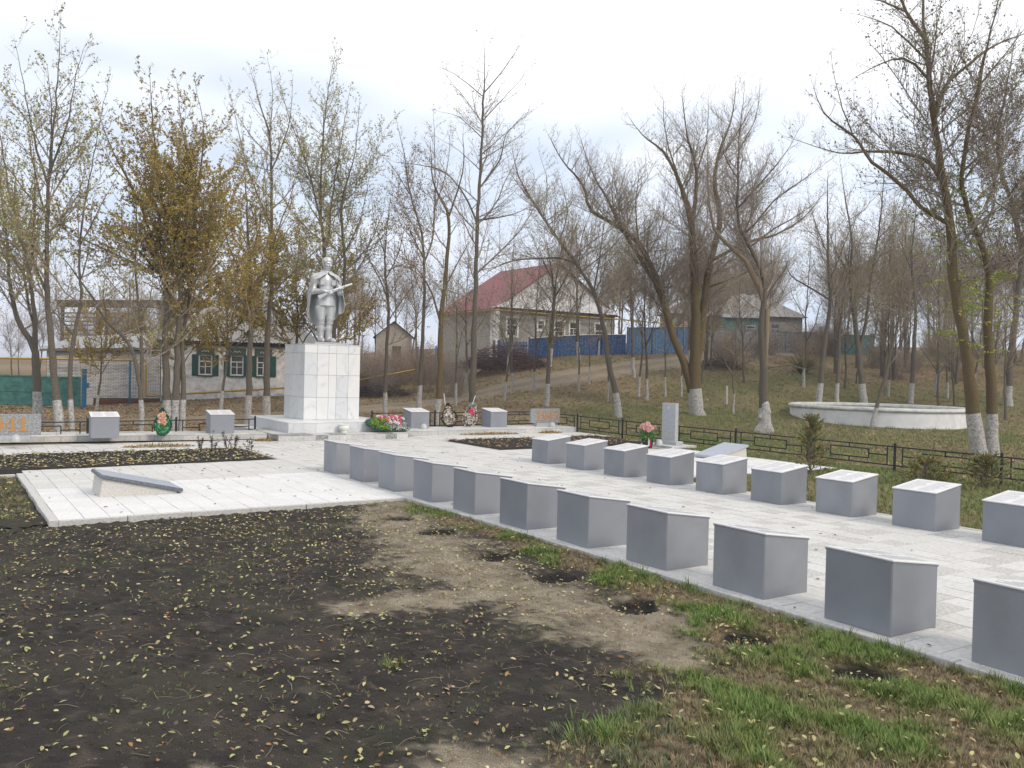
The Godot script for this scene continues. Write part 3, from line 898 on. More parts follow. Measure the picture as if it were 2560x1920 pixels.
func wreath(called_label: String, at: Vector3, turn: float, tilt: float, roll: float, w: float, h: float, rimc: Array, inner: Array, blooms: Array, bloom_at: Vector2, bloom_r: float, stake := 0.0) -> void:
	var o := thing("wreath", called_label, "wreath", at, turn)
	var holder := Transform3D(Basis.from_euler(Vector3(tilt, 0, roll)), Vector3.ZERO)
	var back := MB.new()
	var loop := PackedVector3Array()
	var rad := PackedFloat32Array()
	for k in 33:
		var p := teardrop(k / 32.0, w * 0.86, h * 0.9)
		loop.append(holder * Vector3(p.x, p.y + h * 0.05, 0)); rad.append(0.035)
	back.tube(loop, rad, 6, rimc[0])
	obj("hoop", back, M.flower, o)
	var rim := MB.new()
	for k in 300:
		var p := teardrop(rng.randf(), w * rr(0.86, 0.99), h * 0.94)
		var c: Color = rimc[rng.randi() % rimc.size()]
		var out := Vector3(p.x, p.y - h * 0.4, 0).normalized()
		var d := holder.basis * (out * 0.9 + Vector3(rr(-0.7, 0.7), rr(-0.7, 0.7), rr(0.0, 0.9))).normalized()
		rim.leaf(holder * Vector3(p.x, p.y + h * 0.03, 0.02), d, d.cross(holder.basis.z).normalized(), rr(0.05, 0.085), rr(0.025, 0.04), c * rr(0.6, 1.2))
	obj("rim_foliage", rim, M.flower, o)
	var body := MB.new()
	for k in 340:
		var p := teardrop(rng.randf(), 1.0, 1.0) * Vector2(w * sqrt(rng.randf()) * 0.78, 0)
		var q := teardrop(rng.randf(), 1, 1)
		var sc := sqrt(rng.randf()) * 0.78
		var pt := Vector2(q.x * w * sc, h * 0.42 + (q.y - 0.42) * h * sc)
		p = pt
		var c: Color = inner[rng.randi() % inner.size()]
		var d := holder.basis * Vector3(rr(-1, 1), rr(-1, 1), rr(0.1, 0.7)).normalized()
		body.leaf(holder * Vector3(p.x, p.y, rr(0.0, 0.05)), d, d.cross(holder.basis * Vector3(rr(-1, 1), rr(-1, 1), 1)).normalized(), rr(0.06, 0.11), rr(0.03, 0.06), c * rr(0.6, 1.25))
	obj("filling", body, M.foil, o)
	for k in blooms.size():
		var fl := MB.new()
		var a := TAU * k / blooms.size() * 1.0 + 0.5
		var off := Vector2(cos(a), sin(a)) * bloom_r * (0.55 if k % 3 else 0.12) * (1.0 + 0.2 * (k % 2))
		rosette(fl, holder * Vector3(bloom_at.x + off.x, bloom_at.y + off.y, 0.08), holder.basis * Vector3(off.x * 2, off.y * 2, 1).normalized(), bloom_r * 0.5, blooms[k])
		obj("flower_head", fl, M.flower, o)
	var lg := MB.new()
	lg.bar(holder * Vector3(-w * 0.2, h * 0.6, -0.02), Vector3(-w * 0.22, 0.0, -0.30 - absf(tilt) * 0.3), 0.008, 5)
	lg.bar(holder * Vector3(w * 0.2, h * 0.6, -0.02), Vector3(w * 0.22, 0.0, -0.30 - absf(tilt) * 0.3), 0.008, 5)
	obj("stand", lg, M.stick, o)
	if stake > 0.0:
		var sk := MB.new()
		sk.bar(holder * Vector3(-w * 0.12, h * 0.3, -0.04), holder * Vector3(-w * 0.16, h + stake, -0.05), 0.014, 5)
		obj("stake", sk, M.frame_white, o)

func make_flowers() -> void:
	var pk := lin(0.74, 0.45, 0.36)
	var mg := lin(0.62, 0.05, 0.16)
	var wt := lin(0.74, 0.70, 0.66)
	wreath("drop-shaped green foil wreath with peach flowers on the platform", Vector3(5.75, 0.19, -28.05), -0.2, -0.22, 0.02, 0.5, 0.8,
		[lin(0.012, 0.10, 0.055), lin(0.008, 0.05, 0.03)], [lin(0.03, 0.30, 0.10), lin(0.10, 0.42, 0.20), lin(0.02, 0.16, 0.06)], [pk, lin(0.72, 0.40, 0.26), pk, lin(0.70, 0.42, 0.30), pk, lin(0.66, 0.42, 0.25), pk], Vector2(0, 0.5), 0.2)
	wreath("black-rimmed white wreath standing beside the pink and white wreath", Vector3(16.45, 0.19, -29.42), -0.3, -0.25, 0.06, 0.66, 0.9,
		[lin(0.012, 0.014, 0.012), lin(0.02, 0.03, 0.02)], [lin(0.62, 0.55, 0.42), lin(0.7, 0.66, 0.58), lin(0.03, 0.03, 0.03), lin(0.6, 0.5, 0.36)], [wt, lin(0.66, 0.5, 0.5), wt, lin(0.10, 0.09, 0.10), wt], Vector2(0, 0.45), 0.16, 0.42)
	wreath("leaning oval wreath of pink and white flowers next to the black-rimmed one", Vector3(17.2, 0.19, -29.45), -0.25, -0.32, -0.42, 0.58, 1.0,
		[lin(0.02, 0.03, 0.02), lin(0.62, 0.58, 0.5)], [lin(0.72, 0.68, 0.58), lin(0.66, 0.6, 0.5), lin(0.12, 0.13, 0.12)], [mg, lin(0.70, 0.06, 0.22), mg, lin(0.72, 0.2, 0.3), mg], Vector2(-0.01, 0.58), 0.17, 0.35)
	# the big oval arrangement lying on the plinth step
	var o := thing("flower_arrangement", "large oval arrangement of pink, white and lime flowers against the plinth", "flowers", Vector3(12.95, 0.42, -27.55), -0.12)
	o.rotation = Vector3(0.62, -0.12, -0.13)
	var base := MB.new()
	for k in 420:
		var a := rng.randf() * TAU
		var rd := sqrt(rr(0.6, 1.0))
		var d := Vector3(cos(a), rr(0.0, 0.5), sin(a)).normalized()
		base.leaf(Vector3(cos(a) * 0.78 * rd, 0, sin(a) * 0.36 * rd), d, d.cross(Vector3.UP).normalized(), rr(0.06, 0.11), rr(0.03, 0.05), lin(0.012, 0.075, 0.04) * rr(0.5, 1.4))
	base.lathe(Vector3.ZERO, PackedVector2Array([Vector2(1.0, 0.0), Vector2(0.8, 0.03), Vector2(0.0, 0.05)]), 32, lin(0.02, 0.06, 0.035), 0.78, 0.36)
	obj("green_base", base, M.flower, o)
	var lime := MB.new()
	for k in 40:
		spray(lime, Vector3(rr(-0.62, -0.02), rr(0.06, 0.16), rr(-0.16, 0.30)), Vector3.UP, 0.11, lin(0.24, 0.40, 0.045), 9)
	obj("lime_leaves", lime, M.flower, o)
	var silv := MB.new()
	for k in 34:
		spray(silv, Vector3(rr(-0.15, 0.72), rr(0.06, 0.14), rr(-0.1, 0.30)), Vector3.UP, 0.11, lin(0.52, 0.53, 0.52), 9)
	obj("silver_leaves", silv, M.foil, o)
	for k in 22:
		var fl := MB.new()
		var pink := k % 2 == 0
		var x := rr(-0.45, 0.6)
		rosette(fl, Vector3(x, rr(0.16, 0.24), rr(-0.25, 0.12) - absf(x) * 0.1), Vector3(rr(-0.4, 0.4), 1, rr(-0.1, 0.6)).normalized(), 0.085, lin(0.72, 0.10, 0.20) if pink else lin(0.75, 0.70, 0.70), 6)
		obj("flower_head", fl, M.flower, o)
	# basket of pink flowers by the stele
	var bk := thing("flower_basket", "black basket of pink artificial flowers standing beside the stele", "flowers", Vector3(19.25, 0.0, -21.35))
	var pot := MB.new()
	pot.lathe(Vector3.ZERO, PackedVector2Array([Vector2(0, 0), Vector2(0.15, 0.0), Vector2(0.19, 0.28), Vector2(0.20, 0.30), Vector2(0.17, 0.30), Vector2(0, 0.26)]), 20)
	obj("basket", pot, M.plastic_black, bk)
	var gl := MB.new()
	for k in 60:
		spray(gl, Vector3(rr(-0.22, 0.22), rr(0.26, 0.55), rr(-0.22, 0.22)), Vector3(0, 0.6, 0), 0.12, lin(0.06, 0.20, 0.035), 5)
	obj("leaves", gl, M.flower, bk)
	for k in 34:
		var fl := MB.new()
		var d := Vector3(rr(-1, 1), rr(0.0, 1), rr(-1, 1)).normalized()
		rosette(fl, Vector3(0, 0.50, 0) + d * Vector3(0.27, 0.33, 0.27), d, 0.09, [lin(0.74, 0.34, 0.36), lin(0.76, 0.58, 0.46), lin(0.74, 0.45, 0.42)][k % 3], 6)
		obj("flower_head", fl, M.flower, bk)
	var rb := MB.new()
	rb.box(Vector3(-0.16, 0.22, 0.12), Vector3(0.02, 0.26, 0.05), lin(0.7, 0.68, 0.66), Transform3D(Basis(Vector3.UP, 0.4), Vector3.ZERO))
	rb.box(Vector3(-0.13, 0.16, 0.17), Vector3(0.02, 0.3, 0.035), lin(0.4, 0.02, 0.03), Transform3D(Basis(Vector3.UP, 0.4), Vector3.ZERO))
	obj("ribbon", rb, M.flower, bk)
	# withered flower stems in the bed
	for k in 5:
		var dp := thing("withered_plant", "withered dark brown flower stems standing in the left flower bed", "plant", Vector3(6.05 + k * 0.28 + rr(-0.06, 0.06), 0.02, -24.3 + rr(-0.25, 0.25)), rr(0, 6), "withered plants in the flower bed")
		var st := MB.new()
		var lv := MB.new()
		for s in 5:
			var hgt := rr(0.25, 0.62) * (1.0 - 0.12 * absf(k - 1.5))
			var lean := Vector3(rr(-0.15, 0.15), hgt, rr(-0.15, 0.15))
			st.tube(PackedVector3Array([Vector3(rr(-0.05, 0.05), -0.02, rr(-0.05, 0.05)), lean * 0.5 + Vector3(rr(-0.03, 0.03), 0, 0), lean]), PackedFloat32Array([0.008, 0.006, 0.003]), 4)
			for q in 14:
				var f := rr(0.3, 1.0)
				spray(lv, lean * f, Vector3.UP * 0.3, 0.06, lin(0.075, 0.035, 0.024), 2)
		obj("stems", st, M.stick_dark, dp)
		obj("dead_leaves", lv, M.litter, dp)

# ---------------------------------------------------------------- the soldier
# bones: [a, b, ra, rb, depth scale]; blended into one surface on a grid, meshed as surface nets
func blob(mb: MB, bones: Array, lo: Vector3, hi: Vector3, cell: float, k: float, cut: Array = []) -> void:
	var nx := int(ceil((hi.x - lo.x) / cell)) + 1
	var ny := int(ceil((hi.y - lo.y) / cell)) + 1
	var nq := int(ceil((hi.z - lo.z) / cell)) + 1
	var f := PackedFloat32Array()
	f.resize(nx * ny * nq); f.fill(1.0)
	for pas in 2:
		var list: Array = bones if pas == 0 else cut
		for q in list:
			var a: Vector3 = q[0]
			var b: Vector3 = q[1]
			var ra: float = q[2]
			var rb: float = q[3]
			var sz: float = q[4] if q.size() > 4 else 1.0
			var rm := maxf(ra, rb) * maxf(1.0, sz) + k * 1.5 + cell * 2.0
			var p0 := ((Vector3(minf(a.x, b.x), minf(a.y, b.y), minf(a.z, b.z)) - Vector3.ONE * rm - lo) / cell).floor()
			var p1 := ((Vector3(maxf(a.x, b.x), maxf(a.y, b.y), maxf(a.z, b.z)) + Vector3.ONE * rm - lo) / cell).ceil()
			var ab := b - a
			var cz := (a.z + b.z) * 0.5
			var as_ := Vector3(a.x, a.y, cz + (a.z - cz) / sz)
			var abs_ := Vector3(ab.x, ab.y, ab.z / sz)
			var l2 := maxf(abs_.length_squared(), 1e-9)
			for z in range(maxi(0, int(p0.z)), mini(nq, int(p1.z) + 1)):
				for y in range(maxi(0, int(p0.y)), mini(ny, int(p1.y) + 1)):
					var row := (z * ny + y) * nx
					for x in range(maxi(0, int(p0.x)), mini(nx, int(p1.x) + 1)):
						var p := Vector3(lo.x + x * cell, lo.y + y * cell, cz + (lo.z + z * cell - cz) / sz)
						var ap := p - as_
						var t := clampf(ap.dot(abs_) / l2, 0.0, 1.0)
						var d := ((ap - abs_ * t).length() - lerpf(ra, rb, t)) * minf(1.0, sz)
						var o := f[row + x]
						if pas == 0:
							var h := maxf(k - absf(o - d), 0.0) / k
							f[row + x] = minf(o, d) - h * h * k * 0.25
						else:
							d = -d
							var kk := k * 0.5
							var h := maxf(kk - absf(o - d), 0.0) / kk
							f[row + x] = maxf(o, d) + h * h * kk * 0.25
	var idx := {}
	var st := [0, 1, nx, nx + 1, nx * ny, nx * ny + 1, nx * ny + nx, nx * ny + nx + 1]
	for z in nq - 1:
		for y in ny - 1:
			for x in nx - 1:
				var g := (z * ny + y) * nx + x
				var s0 := f[g] < 0.0
				var s7 := f[g + st[7]] < 0.0
				if s0 == s7 and f[g] > cell * 3.0: continue
				var inside := 0
				for e in 8:
					if f[g + st[e]] < 0.0: inside += 1
				if inside == 0 or inside == 8: continue
				var sum := Vector3.ZERO
				var n := 0
				for e in 8:
					for ax in 3:
						var e2 := e | (1 << ax)
						if e2 == e: continue
						var fa := f[g + st[e]]
						var fb := f[g + st[e2]]
						if (fa < 0.0) == (fb < 0.0): continue
						var t := fa / (fa - fb)
						var pa := Vector3(e & 1, (e >> 1) & 1, e >> 2)
						var pb := Vector3(e2 & 1, (e2 >> 1) & 1, e2 >> 2)
						sum += pa.lerp(pb, t); n += 1
				idx[g] = mb.v.size()
				mb.v.append(lo + (Vector3(x, y, z) + sum / n) * cell)
				mb.n.append(Vector3(f[g + 1] - f[g] + f[g + st[7]] - f[g + st[6]], f[g + nx] - f[g] + f[g + st[7]] - f[g + st[5]], f[g + st[4]] - f[g] + f[g + st[7]] - f[g + st[3]]).normalized())
				mb.c.append(Color.WHITE)
	var dx := 1
	var dy := nx
	var dz := nx * ny
	for g in idx:
		var s := f[g] < 0.0
		for q in [[dx, dy, dz], [dy, dz, dx], [dz, dx, dy]]:
			if (f[g + q[0]] < 0.0) == s: continue
			var a: int = g
			var b: int = g - q[1]
			var c: int = g - q[1] - q[2]
			var d: int = g - q[2]
			if not (idx.has(b) and idx.has(c) and idx.has(d)): continue
			if s: mb.i.append_array([idx[a], idx[c], idx[b], idx[a], idx[d], idx[c]])
			else: mb.i.append_array([idx[a], idx[b], idx[c], idx[a], idx[c], idx[d]])

func lerp_table(xs: Array, ys: Array, x: float) -> float:
	if x <= xs[0]: return ys[0]
	for k in xs.size() - 1:
		if x <= xs[k + 1]: return lerpf(ys[k], ys[k + 1], smoothstep(0.0, 1.0, (x - xs[k]) / (xs[k + 1] - xs[k])))
	return ys[-1]

func make_statue() -> void:
	var o := thing("soldier_statue", "silver statue of a caped soldier holding a gun across his chest", "statue", Vector3(11.62, 3.154, -30.1), 0.0)
	var pl := MB.new()
	pl.bevel(Vector3(0, 0.045, 0.0), Vector3(1.15, 0.09, 1.15), 0.012)
	obj("base_plate", pl, M.silver_dark, o)
	var fig := Node3D.new()
	var up := Vector3(0, 0.09, 0)
	# body without head and hands
	var bones := [
		[Vector3(0, 2.24, 0.0), Vector3(0, 1.84, 0.03), 0.305, 0.255, 0.74],
		[Vector3(-0.14, 2.14, 0.06), Vector3(0.14, 2.14, 0.06), 0.17, 0.17, 0.9], [Vector3(0, 2.2, 0.08), Vector3(0, 1.9, 0.09), 0.16, 0.16],
		[Vector3(-0.33, 2.33, 0.0), Vector3(0.33, 2.33, 0.0), 0.14, 0.14],
		[Vector3(-0.15, 2.42, 0.0), Vector3(0.15, 2.42, 0.0), 0.12, 0.12],
		[Vector3(0, 1.84, 0.03), Vector3(0, 1.52, 0.02), 0.255, 0.29, 0.82],
		[Vector3(0, 2.42, 0.02), Vector3(0.012, 2.62, 0.05), 0.125, 0.115],
		[Vector3(-0.42, 2.28, 0.0), Vector3(-0.50, 1.80, 0.06), 0.135, 0.115], [Vector3(-0.50, 1.80, 0.06), Vector3(-0.20, 1.80, 0.41), 0.115, 0.078],
		[Vector3(0.42, 2.28, 0.0), Vector3(0.50, 1.80, 0.12), 0.135, 0.115], [Vector3(0.50, 1.80, 0.12), Vector3(0.36, 1.79, 0.40), 0.112, 0.078],
		[Vector3(-0.15, 1.46, 0.0), Vector3(-0.17, 0.84, 0.06), 0.215, 0.135], [Vector3(-0.25, 1.22, 0.0), Vector3(-0.22, 1.0, 0.02), 0.15, 0.13],
		[Vector3(0.15, 1.46, 0.0), Vector3(0.16, 0.84, 0.06), 0.215, 0.135], [Vector3(0.25, 1.22, 0.0), Vector3(0.21, 1.0, 0.02), 0.15, 0.13],
		[Vector3(-0.165, 0.86, 0.04), Vector3(-0.15, 0.50, -0.01), 0.125, 0.125], [Vector3(-0.15, 0.50, -0.01), Vector3(-0.145, 0.12, -0.01), 0.125, 0.098],
		[Vector3(0.155, 0.86, 0.04), Vector3(0.14, 0.50, -0.01), 0.125, 0.125], [Vector3(0.14, 0.50, -0.01), Vector3(0.135, 0.12, -0.01), 0.125, 0.098],
		[Vector3(-0.145, 0.085, -0.06), Vector3(-0.175, 0.075, 0.20), 0.092, 0.088], [Vector3(-0.175, 0.07, 0.20), Vector3(-0.185, 0.06, 0.30), 0.088, 0.062],
		[Vector3(0.135, 0.085, -0.06), Vector3(0.235, 0.075, 0.17), 0.092, 0.088], [Vector3(0.235, 0.07, 0.17), Vector3(0.275, 0.06, 0.25), 0.088, 0.062]]
	var b := MB.new()
	blob(b, bones, Vector3(-0.72, -0.03, -0.40), Vector3(0.72, 2.72, 0.62), 0.022, 0.05)
	# head, turned to his left and slightly down
	var hb := Basis(Vector3.UP, 0.22) * Basis(Vector3.RIGHT, 0.10)
	var hc := Vector3(0.015, 2.80, 0.06)
	var hd := []
	for q in [[Vector3(0, 0.055, -0.035), Vector3(0, 0.045, 0.03), 0.165, 0.158], [Vector3(0, -0.05, 0.03), Vector3(0, -0.11, 0.06), 0.128, 0.10], [Vector3(-0.035, -0.165, 0.085), Vector3(0.035, -0.165, 0.085), 0.058, 0.058],
		[Vector3(-0.085, -0.10, 0.02), Vector3(-0.05, -0.15, 0.07), 0.06, 0.05], [Vector3(0.085, -0.10, 0.02), Vector3(0.05, -0.15, 0.07), 0.06, 0.05],
		[Vector3(-0.075, 0.035, 0.152), Vector3(0.075, 0.035, 0.152), 0.03, 0.03], [Vector3(0, 0.025, 0.165), Vector3(0, -0.055, 0.205), 0.02, 0.031],
		[Vector3(-0.04, -0.06, 0.155), Vector3(0.04, -0.06, 0.155), 0.024, 0.024], [Vector3(-0.045, -0.102, 0.150), Vector3(0.045, -0.102, 0.150), 0.017, 0.017], [Vector3(-0.035, -0.128, 0.146), Vector3(0.035, -0.128, 0.146), 0.018, 0.018],
		[Vector3(-0.165, 0.03, 0.0), Vector3(-0.158, -0.05, 0.012), 0.03, 0.022], [Vector3(0.165, 0.03, 0.0), Vector3(0.158, -0.05, 0.012), 0.03, 0.022],
		[Vector3(-0.09, -0.04, 0.11), Vector3(-0.09, -0.05, 0.11), 0.055, 0.05], [Vector3(0.09, -0.04, 0.11), Vector3(0.09, -0.05, 0.11), 0.055, 0.05],
		[Vector3(0, -0.10, -0.01), Vector3(-0.01, -0.26, -0.03), 0.115, 0.12]]:
		hd.append([hc + hb * q[0], hc + hb * q[1], q[2], q[3]])
	var ct := []
	for q in [[Vector3(-0.062, -0.004, 0.185), Vector3(-0.058, -0.006, 0.185), 0.03, 0.03], [Vector3(0.062, -0.004, 0.185), Vector3(0.058, -0.006, 0.185), 0.03, 0.03], [Vector3(-0.05, -0.115, 0.176), Vector3(0.05, -0.115, 0.176), 0.006, 0.006]]:
		ct.append([hc + hb * q[0], hc + hb * q[1], q[2], q[3]])
	blob(b, hd, Vector3(-0.26, 2.46, -0.24), Vector3(0.29, 3.06, 0.36), 0.0105, 0.028, ct)
	# hands closed on the gun
	var gun0 := Vector3(-0.45, 1.60, 0.44)
	var gun1 := Vector3(0.80, 2.10, 0.50)
	var gd := (gun1 - gun0).normalized()
	for s in [0, 1]:
		var wr: Vector3 = [Vector3(-0.20, 1.80, 0.41), Vector3(0.36, 1.79, 0.40)][s]
		var grip: Vector3 = gun0 + gd * [0.44, 0.90][s]
		var inb := (grip - wr).normalized()
		var palm := [[wr, wr + (grip - wr) * 0.75, 0.068, 0.062]]
		var side := gd
		for fg in 4:
			var root: Vector3 = wr + (grip - wr) * 0.7 + side * (0.052 - fg * 0.036)
			var lng: float = [0.95, 1.08, 1.0, 0.8][fg]
			var outv := Vector3(0, 0.03, 0.075) * lng if s == 0 else Vector3(0, -0.05, 0.05) * lng
			var k1 := grip + side * (0.055 - fg * 0.038) + outv
			var k2 := k1 + (Vector3(0.03, -0.075, 0.02) if s == 0 else Vector3(0.0, 0.03, 0.065)) * lng
			palm.append([root, k1, 0.026, 0.023]); palm.append([k1, k2, 0.023, 0.018])
		var th: Vector3 = wr + (grip - wr) * 0.3 + side * 0.05
		palm.append([th, grip + side * 0.09 + Vector3(0, 0.055, 0.02), 0.03, 0.024]); palm.append([grip + side * 0.09 + Vector3(0, 0.055, 0.02), grip + side * 0.13 + Vector3(0, 0.06, 0.055), 0.024, 0.019])
		blob(b, palm, Vector3(minf(wr.x, grip.x) - 0.2, 1.6, 0.28), Vector3(maxf(wr.x, grip.x) + 0.24, 2.12, 0.72), 0.0115, 0.014)
	var body := obj("body", b, M.silver, o)
	body.position = up
	# hair / cap, tunic skirt, collar, belt, pockets, boot tops
	var hr := MB.new()
	for a in 9:
		for e in 28:
			pass
	var hair := []
	for q in [[Vector3(0, 0.085, -0.045), Vector3(0, 0.105, 0.035), 0.168, 0.155], [Vector3(0, 0.02, -0.07), Vector3(0, -0.03, -0.075), 0.152, 0.135], [Vector3(-0.12, 0.09, 0.06), Vector3(0.12, 0.10, 0.06), 0.07, 0.07]]:
		hair.append([hc + hb * q[0], hc + hb * q[1], q[2], q[3]])
	blob(hr, hair, Vector3(-0.26, 2.56, -0.30), Vector3(0.29, 3.12, 0.32), 0.014, 0.03)
	obj("hair", hr, M.silver, o).position = up
	var tn := MB.new()
	var rows := 14
	var cols := 64
	for a in rows + 1:
		var t := float(a) / rows
		var y := 1.83 - 0.52 * t
		for e in cols:
			var an := TAU * e / cols
			var fold := (sin(an * 9.0 + 0.7) * 0.5 + sin(an * 5.0 - t * 2.0) * 0.5) * 0.018 * t
			var rx := 0.285 + 0.075 * pow(t, 0.8) + fold
			var rz := 0.225 + 0.06 * pow(t, 0.8) + fold
			tn.v.append(Vector3(cos(an) * rx, y, sin(an) * rz + 0.02)); tn.n.append(Vector3(cos(an) / rx, 0.3, sin(an) / rz).normalized()); tn.c.append(Color.WHITE)
	for e in cols:   # turned hem
		var q := tn.v[rows * cols + e]
		tn.v.append(Vector3(q.x * 0.86, q.y + 0.01, q.z * 0.86)); tn.n.append(Vector3.DOWN); tn.c.append(Color.WHITE)
	for a in rows + 1:
		for e in cols:
			var e2 := (e + 1) % cols
			var k := a * cols
			tn.i.append_array([k + e, k + cols + e, k + cols + e2, k + e, k + cols + e2, k + e2])
	obj("tunic_skirt", tn, M.silver, o).position = up
	var bl := MB.new()
	bl.lathe(Vector3(0, 1.80, 0.02), PackedVector2Array([Vector2(0.99, -0.032), Vector2(1.02, -0.03), Vector2(1.02, 0.03), Vector2(0.99, 0.032)]), 40, Color.WHITE, 0.295, 0.235)
	bl.bevel(Vector3(0.0, 1.80, 0.262), Vector3(0.10, 0.075, 0.02), 0.008)
	obj("belt", bl, M.silver_dark, o).position = up
	for s in [-1.0, 1.0]:
		var pk := MB.new()
		pk.bevel(Vector3(0.145 * s, 2.12, 0.268), Vector3(0.155, 0.17, 0.02), 0.008, Color.WHITE, Transform3D(Basis(Vector3.UP, 0.16 * s), Vector3(0.02 * s, 0, -0.012)))
		pk.bevel(Vector3(0.145 * s, 2.195, 0.275), Vector3(0.165, 0.055, 0.022), 0.008, Color.WHITE, Transform3D(Basis(Vector3.UP, 0.16 * s), Vector3(0.02 * s, 0, -0.012)))
		obj("pocket", pk, M.silver, o).position = up
		var bt := MB.new()
		bt.lathe(Vector3(0.155 * s, 0.69, 0.02), PackedVector2Array([Vector2(0.128, -0.03), Vector2(0.142, -0.02), Vector2(0.144, 0.02), Vector2(0.13, 0.03)]), 24)
		for f in 3: bt.lathe(Vector3(0.14 * s, 0.17 + 0.035 * f, -0.008), PackedVector2Array([Vector2(0.098, -0.016), Vector2(0.110, 0.0), Vector2(0.100, 0.016)]), 20)
		obj("boot_cuff", bt, M.silver, o).position = up
	var cf := MB.new()
	cf.tube(PackedVector3Array([Vector3(-0.275, 1.80, 0.325), Vector3(-0.215, 1.80, 0.395)]), PackedFloat32Array([0.098, 0.092]), 16, Color.WHITE, true)
	cf.tube(PackedVector3Array([Vector3(0.395, 1.79, 0.33), Vector3(0.37, 1.79, 0.38)]), PackedFloat32Array([0.098, 0.092]), 16, Color.WHITE, true)
	obj("cuffs", cf, M.silver, o).position = up
	# gun
	var g := Node3D.new()
	g.name = "gun"
	o.add_child(g)
	g.transform = Transform3D(Basis(gd, Vector3(-gd.y, gd.x, 0).normalized(), gd.cross(Vector3(-gd.y, gd.x, 0).normalized())), gun0 + up)
	var st := MB.new()
	var outl := [[0.0, -0.10, 0.035], [0.16, -0.075, 0.025], [0.36, -0.035, 0.03], [0.42, -0.04, 0.04], [0.75, -0.035, 0.04]]
	for k in outl.size() - 1:
		var p: Array = outl[k]
		var q: Array = outl[k + 1]
		for s in [-1.0, 1.0]:
			st.face(Vector3(p[0], p[1], 0.032 * s), Vector3(q[0], q[1], 0.032 * s), Vector3(q[0], q[2], 0.032 * s), Vector3(p[0], p[2], 0.032 * s), Vector3(0, 0, s))
		st.face(Vector3(p[0], p[2], -0.032), Vector3(q[0], q[2], -0.032), Vector3(q[0], q[2], 0.032), Vector3(p[0], p[2], 0.032), Vector3.UP)
		st.face(Vector3(p[0], p[1], -0.032), Vector3(q[0], q[1], -0.032), Vector3(q[0], q[1], 0.032), Vector3(p[0], p[1], 0.032), Vector3.DOWN)
	st.face(Vector3(0, -0.10, -0.032), Vector3(0, -0.10, 0.032), Vector3(0, 0.035, 0.032), Vector3(0, 0.035, -0.032), Vector3.LEFT)
	obj("stock", st, M.silver, g)
	var br := MB.new()
	br.tube(PackedVector3Array([Vector3(0.45, 0.02, 0), Vector3(1.0, 0.02, 0), Vector3(1.30, 0.02, 0), Vector3(1.345, 0.02, 0)]), PackedFloat32Array([0.046, 0.045, 0.04, 0.036]), 14, Color.WHITE, true)
	obj("barrel", br, M.silver, g)
	# cape: an open shell round the back and shoulders, with folds; outer and inner skin
	var cp := MB.new()
	var ht := [0.5, 1.0, 1.5, 1.95, 2.20, 2.34, 2.45, 2.53]
	var rxt := [0.56, 0.64, 0.65, 0.60, 0.55, 0.48, 0.35, 0.19]
	var rzt := [0.46, 0.45, 0.42, 0.38, 0.34, 0.30, 0.25, 0.17]
	var om := [1.30, 1.60, 1.86, 2.02, 2.22, 2.62, 3.05, 3.12]
	var nu := 120
	var nv := 46
	for skin in 2:
		var base := cp.v.size()
		for a in nv + 1:
			var t := float(a) / nv
			for e in nu + 1:
				var s := (float(e) / nu) * 2.0 - 1.0
				# hem: lowest behind, rising to the front edges
				var hem := 0.58 + 0.44 * pow(absf(s), 2.2) + 0.05 * sin(s * 11.0) + (0.16 if s > 0.0 else 0.0) * smoothstep(0.15, 0.5, absf(s))
				var y := lerpf(2.53, hem, pow(t, 0.92))
				var th: float = s * lerp_table(ht, om, y)
				var grow := smoothstep(2.35, 1.0, y)
				var fold := (sin(th * 8.0 + 0.6) * 0.55 + sin(th * 13.0 + y * 1.2) * 0.3 + sin(th * 5.0 - 1.0) * 0.4) * (0.008 + 0.042 * grow)
				fold += smoothstep(0.82, 1.0, absf(s)) * 0.03 * grow
				var rx: float = lerp_table(ht, rxt, y) + fold - (0.022 if skin else 0.0)
				var rz: float = lerp_table(ht, rzt, y) + fold - (0.022 if skin else 0.0)
				cp.v.append(Vector3(sin(th) * rx, y - 0.012 * skin, -cos(th) * rz + 0.01)); cp.n.append(Vector3.UP); cp.c.append(Color.WHITE)
		for a in nv:
			for e in nu:
				var k := base + a * (nu + 1) + e
				if skin == 0: cp.i.append_array([k, k + 1, k + nu + 2, k, k + nu + 2, k + nu + 1])
				else: cp.i.append_array([k, k + nu + 2, k + 1, k, k + nu + 1, k + nu + 2])
	var per := (nv + 1) * (nu + 1)
	for e in nu:   # close the hem
		var k := nv * (nu + 1) + e
		cp.i.append_array([k, k + 1, k + 1 + per, k, k + 1 + per, k + per])
	for a in nv:   # close the front edges
		for e in [0, nu]:
			var k: int = a * (nu + 1) + e
			cp.i.append_array([k, k + per, k + nu + 1, k + per, k + per + nu + 1, k + nu + 1])
	for k in cp.n.size(): cp.n[k] = Vector3.ZERO
	for k in range(0, cp.i.size(), 3):
		var nn := (cp.v[cp.i[k + 2]] - cp.v[cp.i[k]]).cross(cp.v[cp.i[k + 1]] - cp.v[cp.i[k]])
		for q in 3: cp.n[cp.i[k + q]] += nn
	for k in cp.n.size(): cp.n[k] = cp.n[k].normalized()
	obj("cape", cp, M.silver, o).position = up
	var cl := MB.new()   # rolled collar of the cape
	var ring := PackedVector3Array()
	var rad := PackedFloat32Array()
	for k in 25:
		var an := TAU * k / 24
		ring.append(Vector3(sin(an) * 0.185, 2.53 - 0.035 * cos(an), cos(an) * 0.165 + 0.02)); rad.append(0.035)
	cl.tube(ring, rad, 8)
	obj("collar", cl, M.silver, o).position = up
	fig.free()

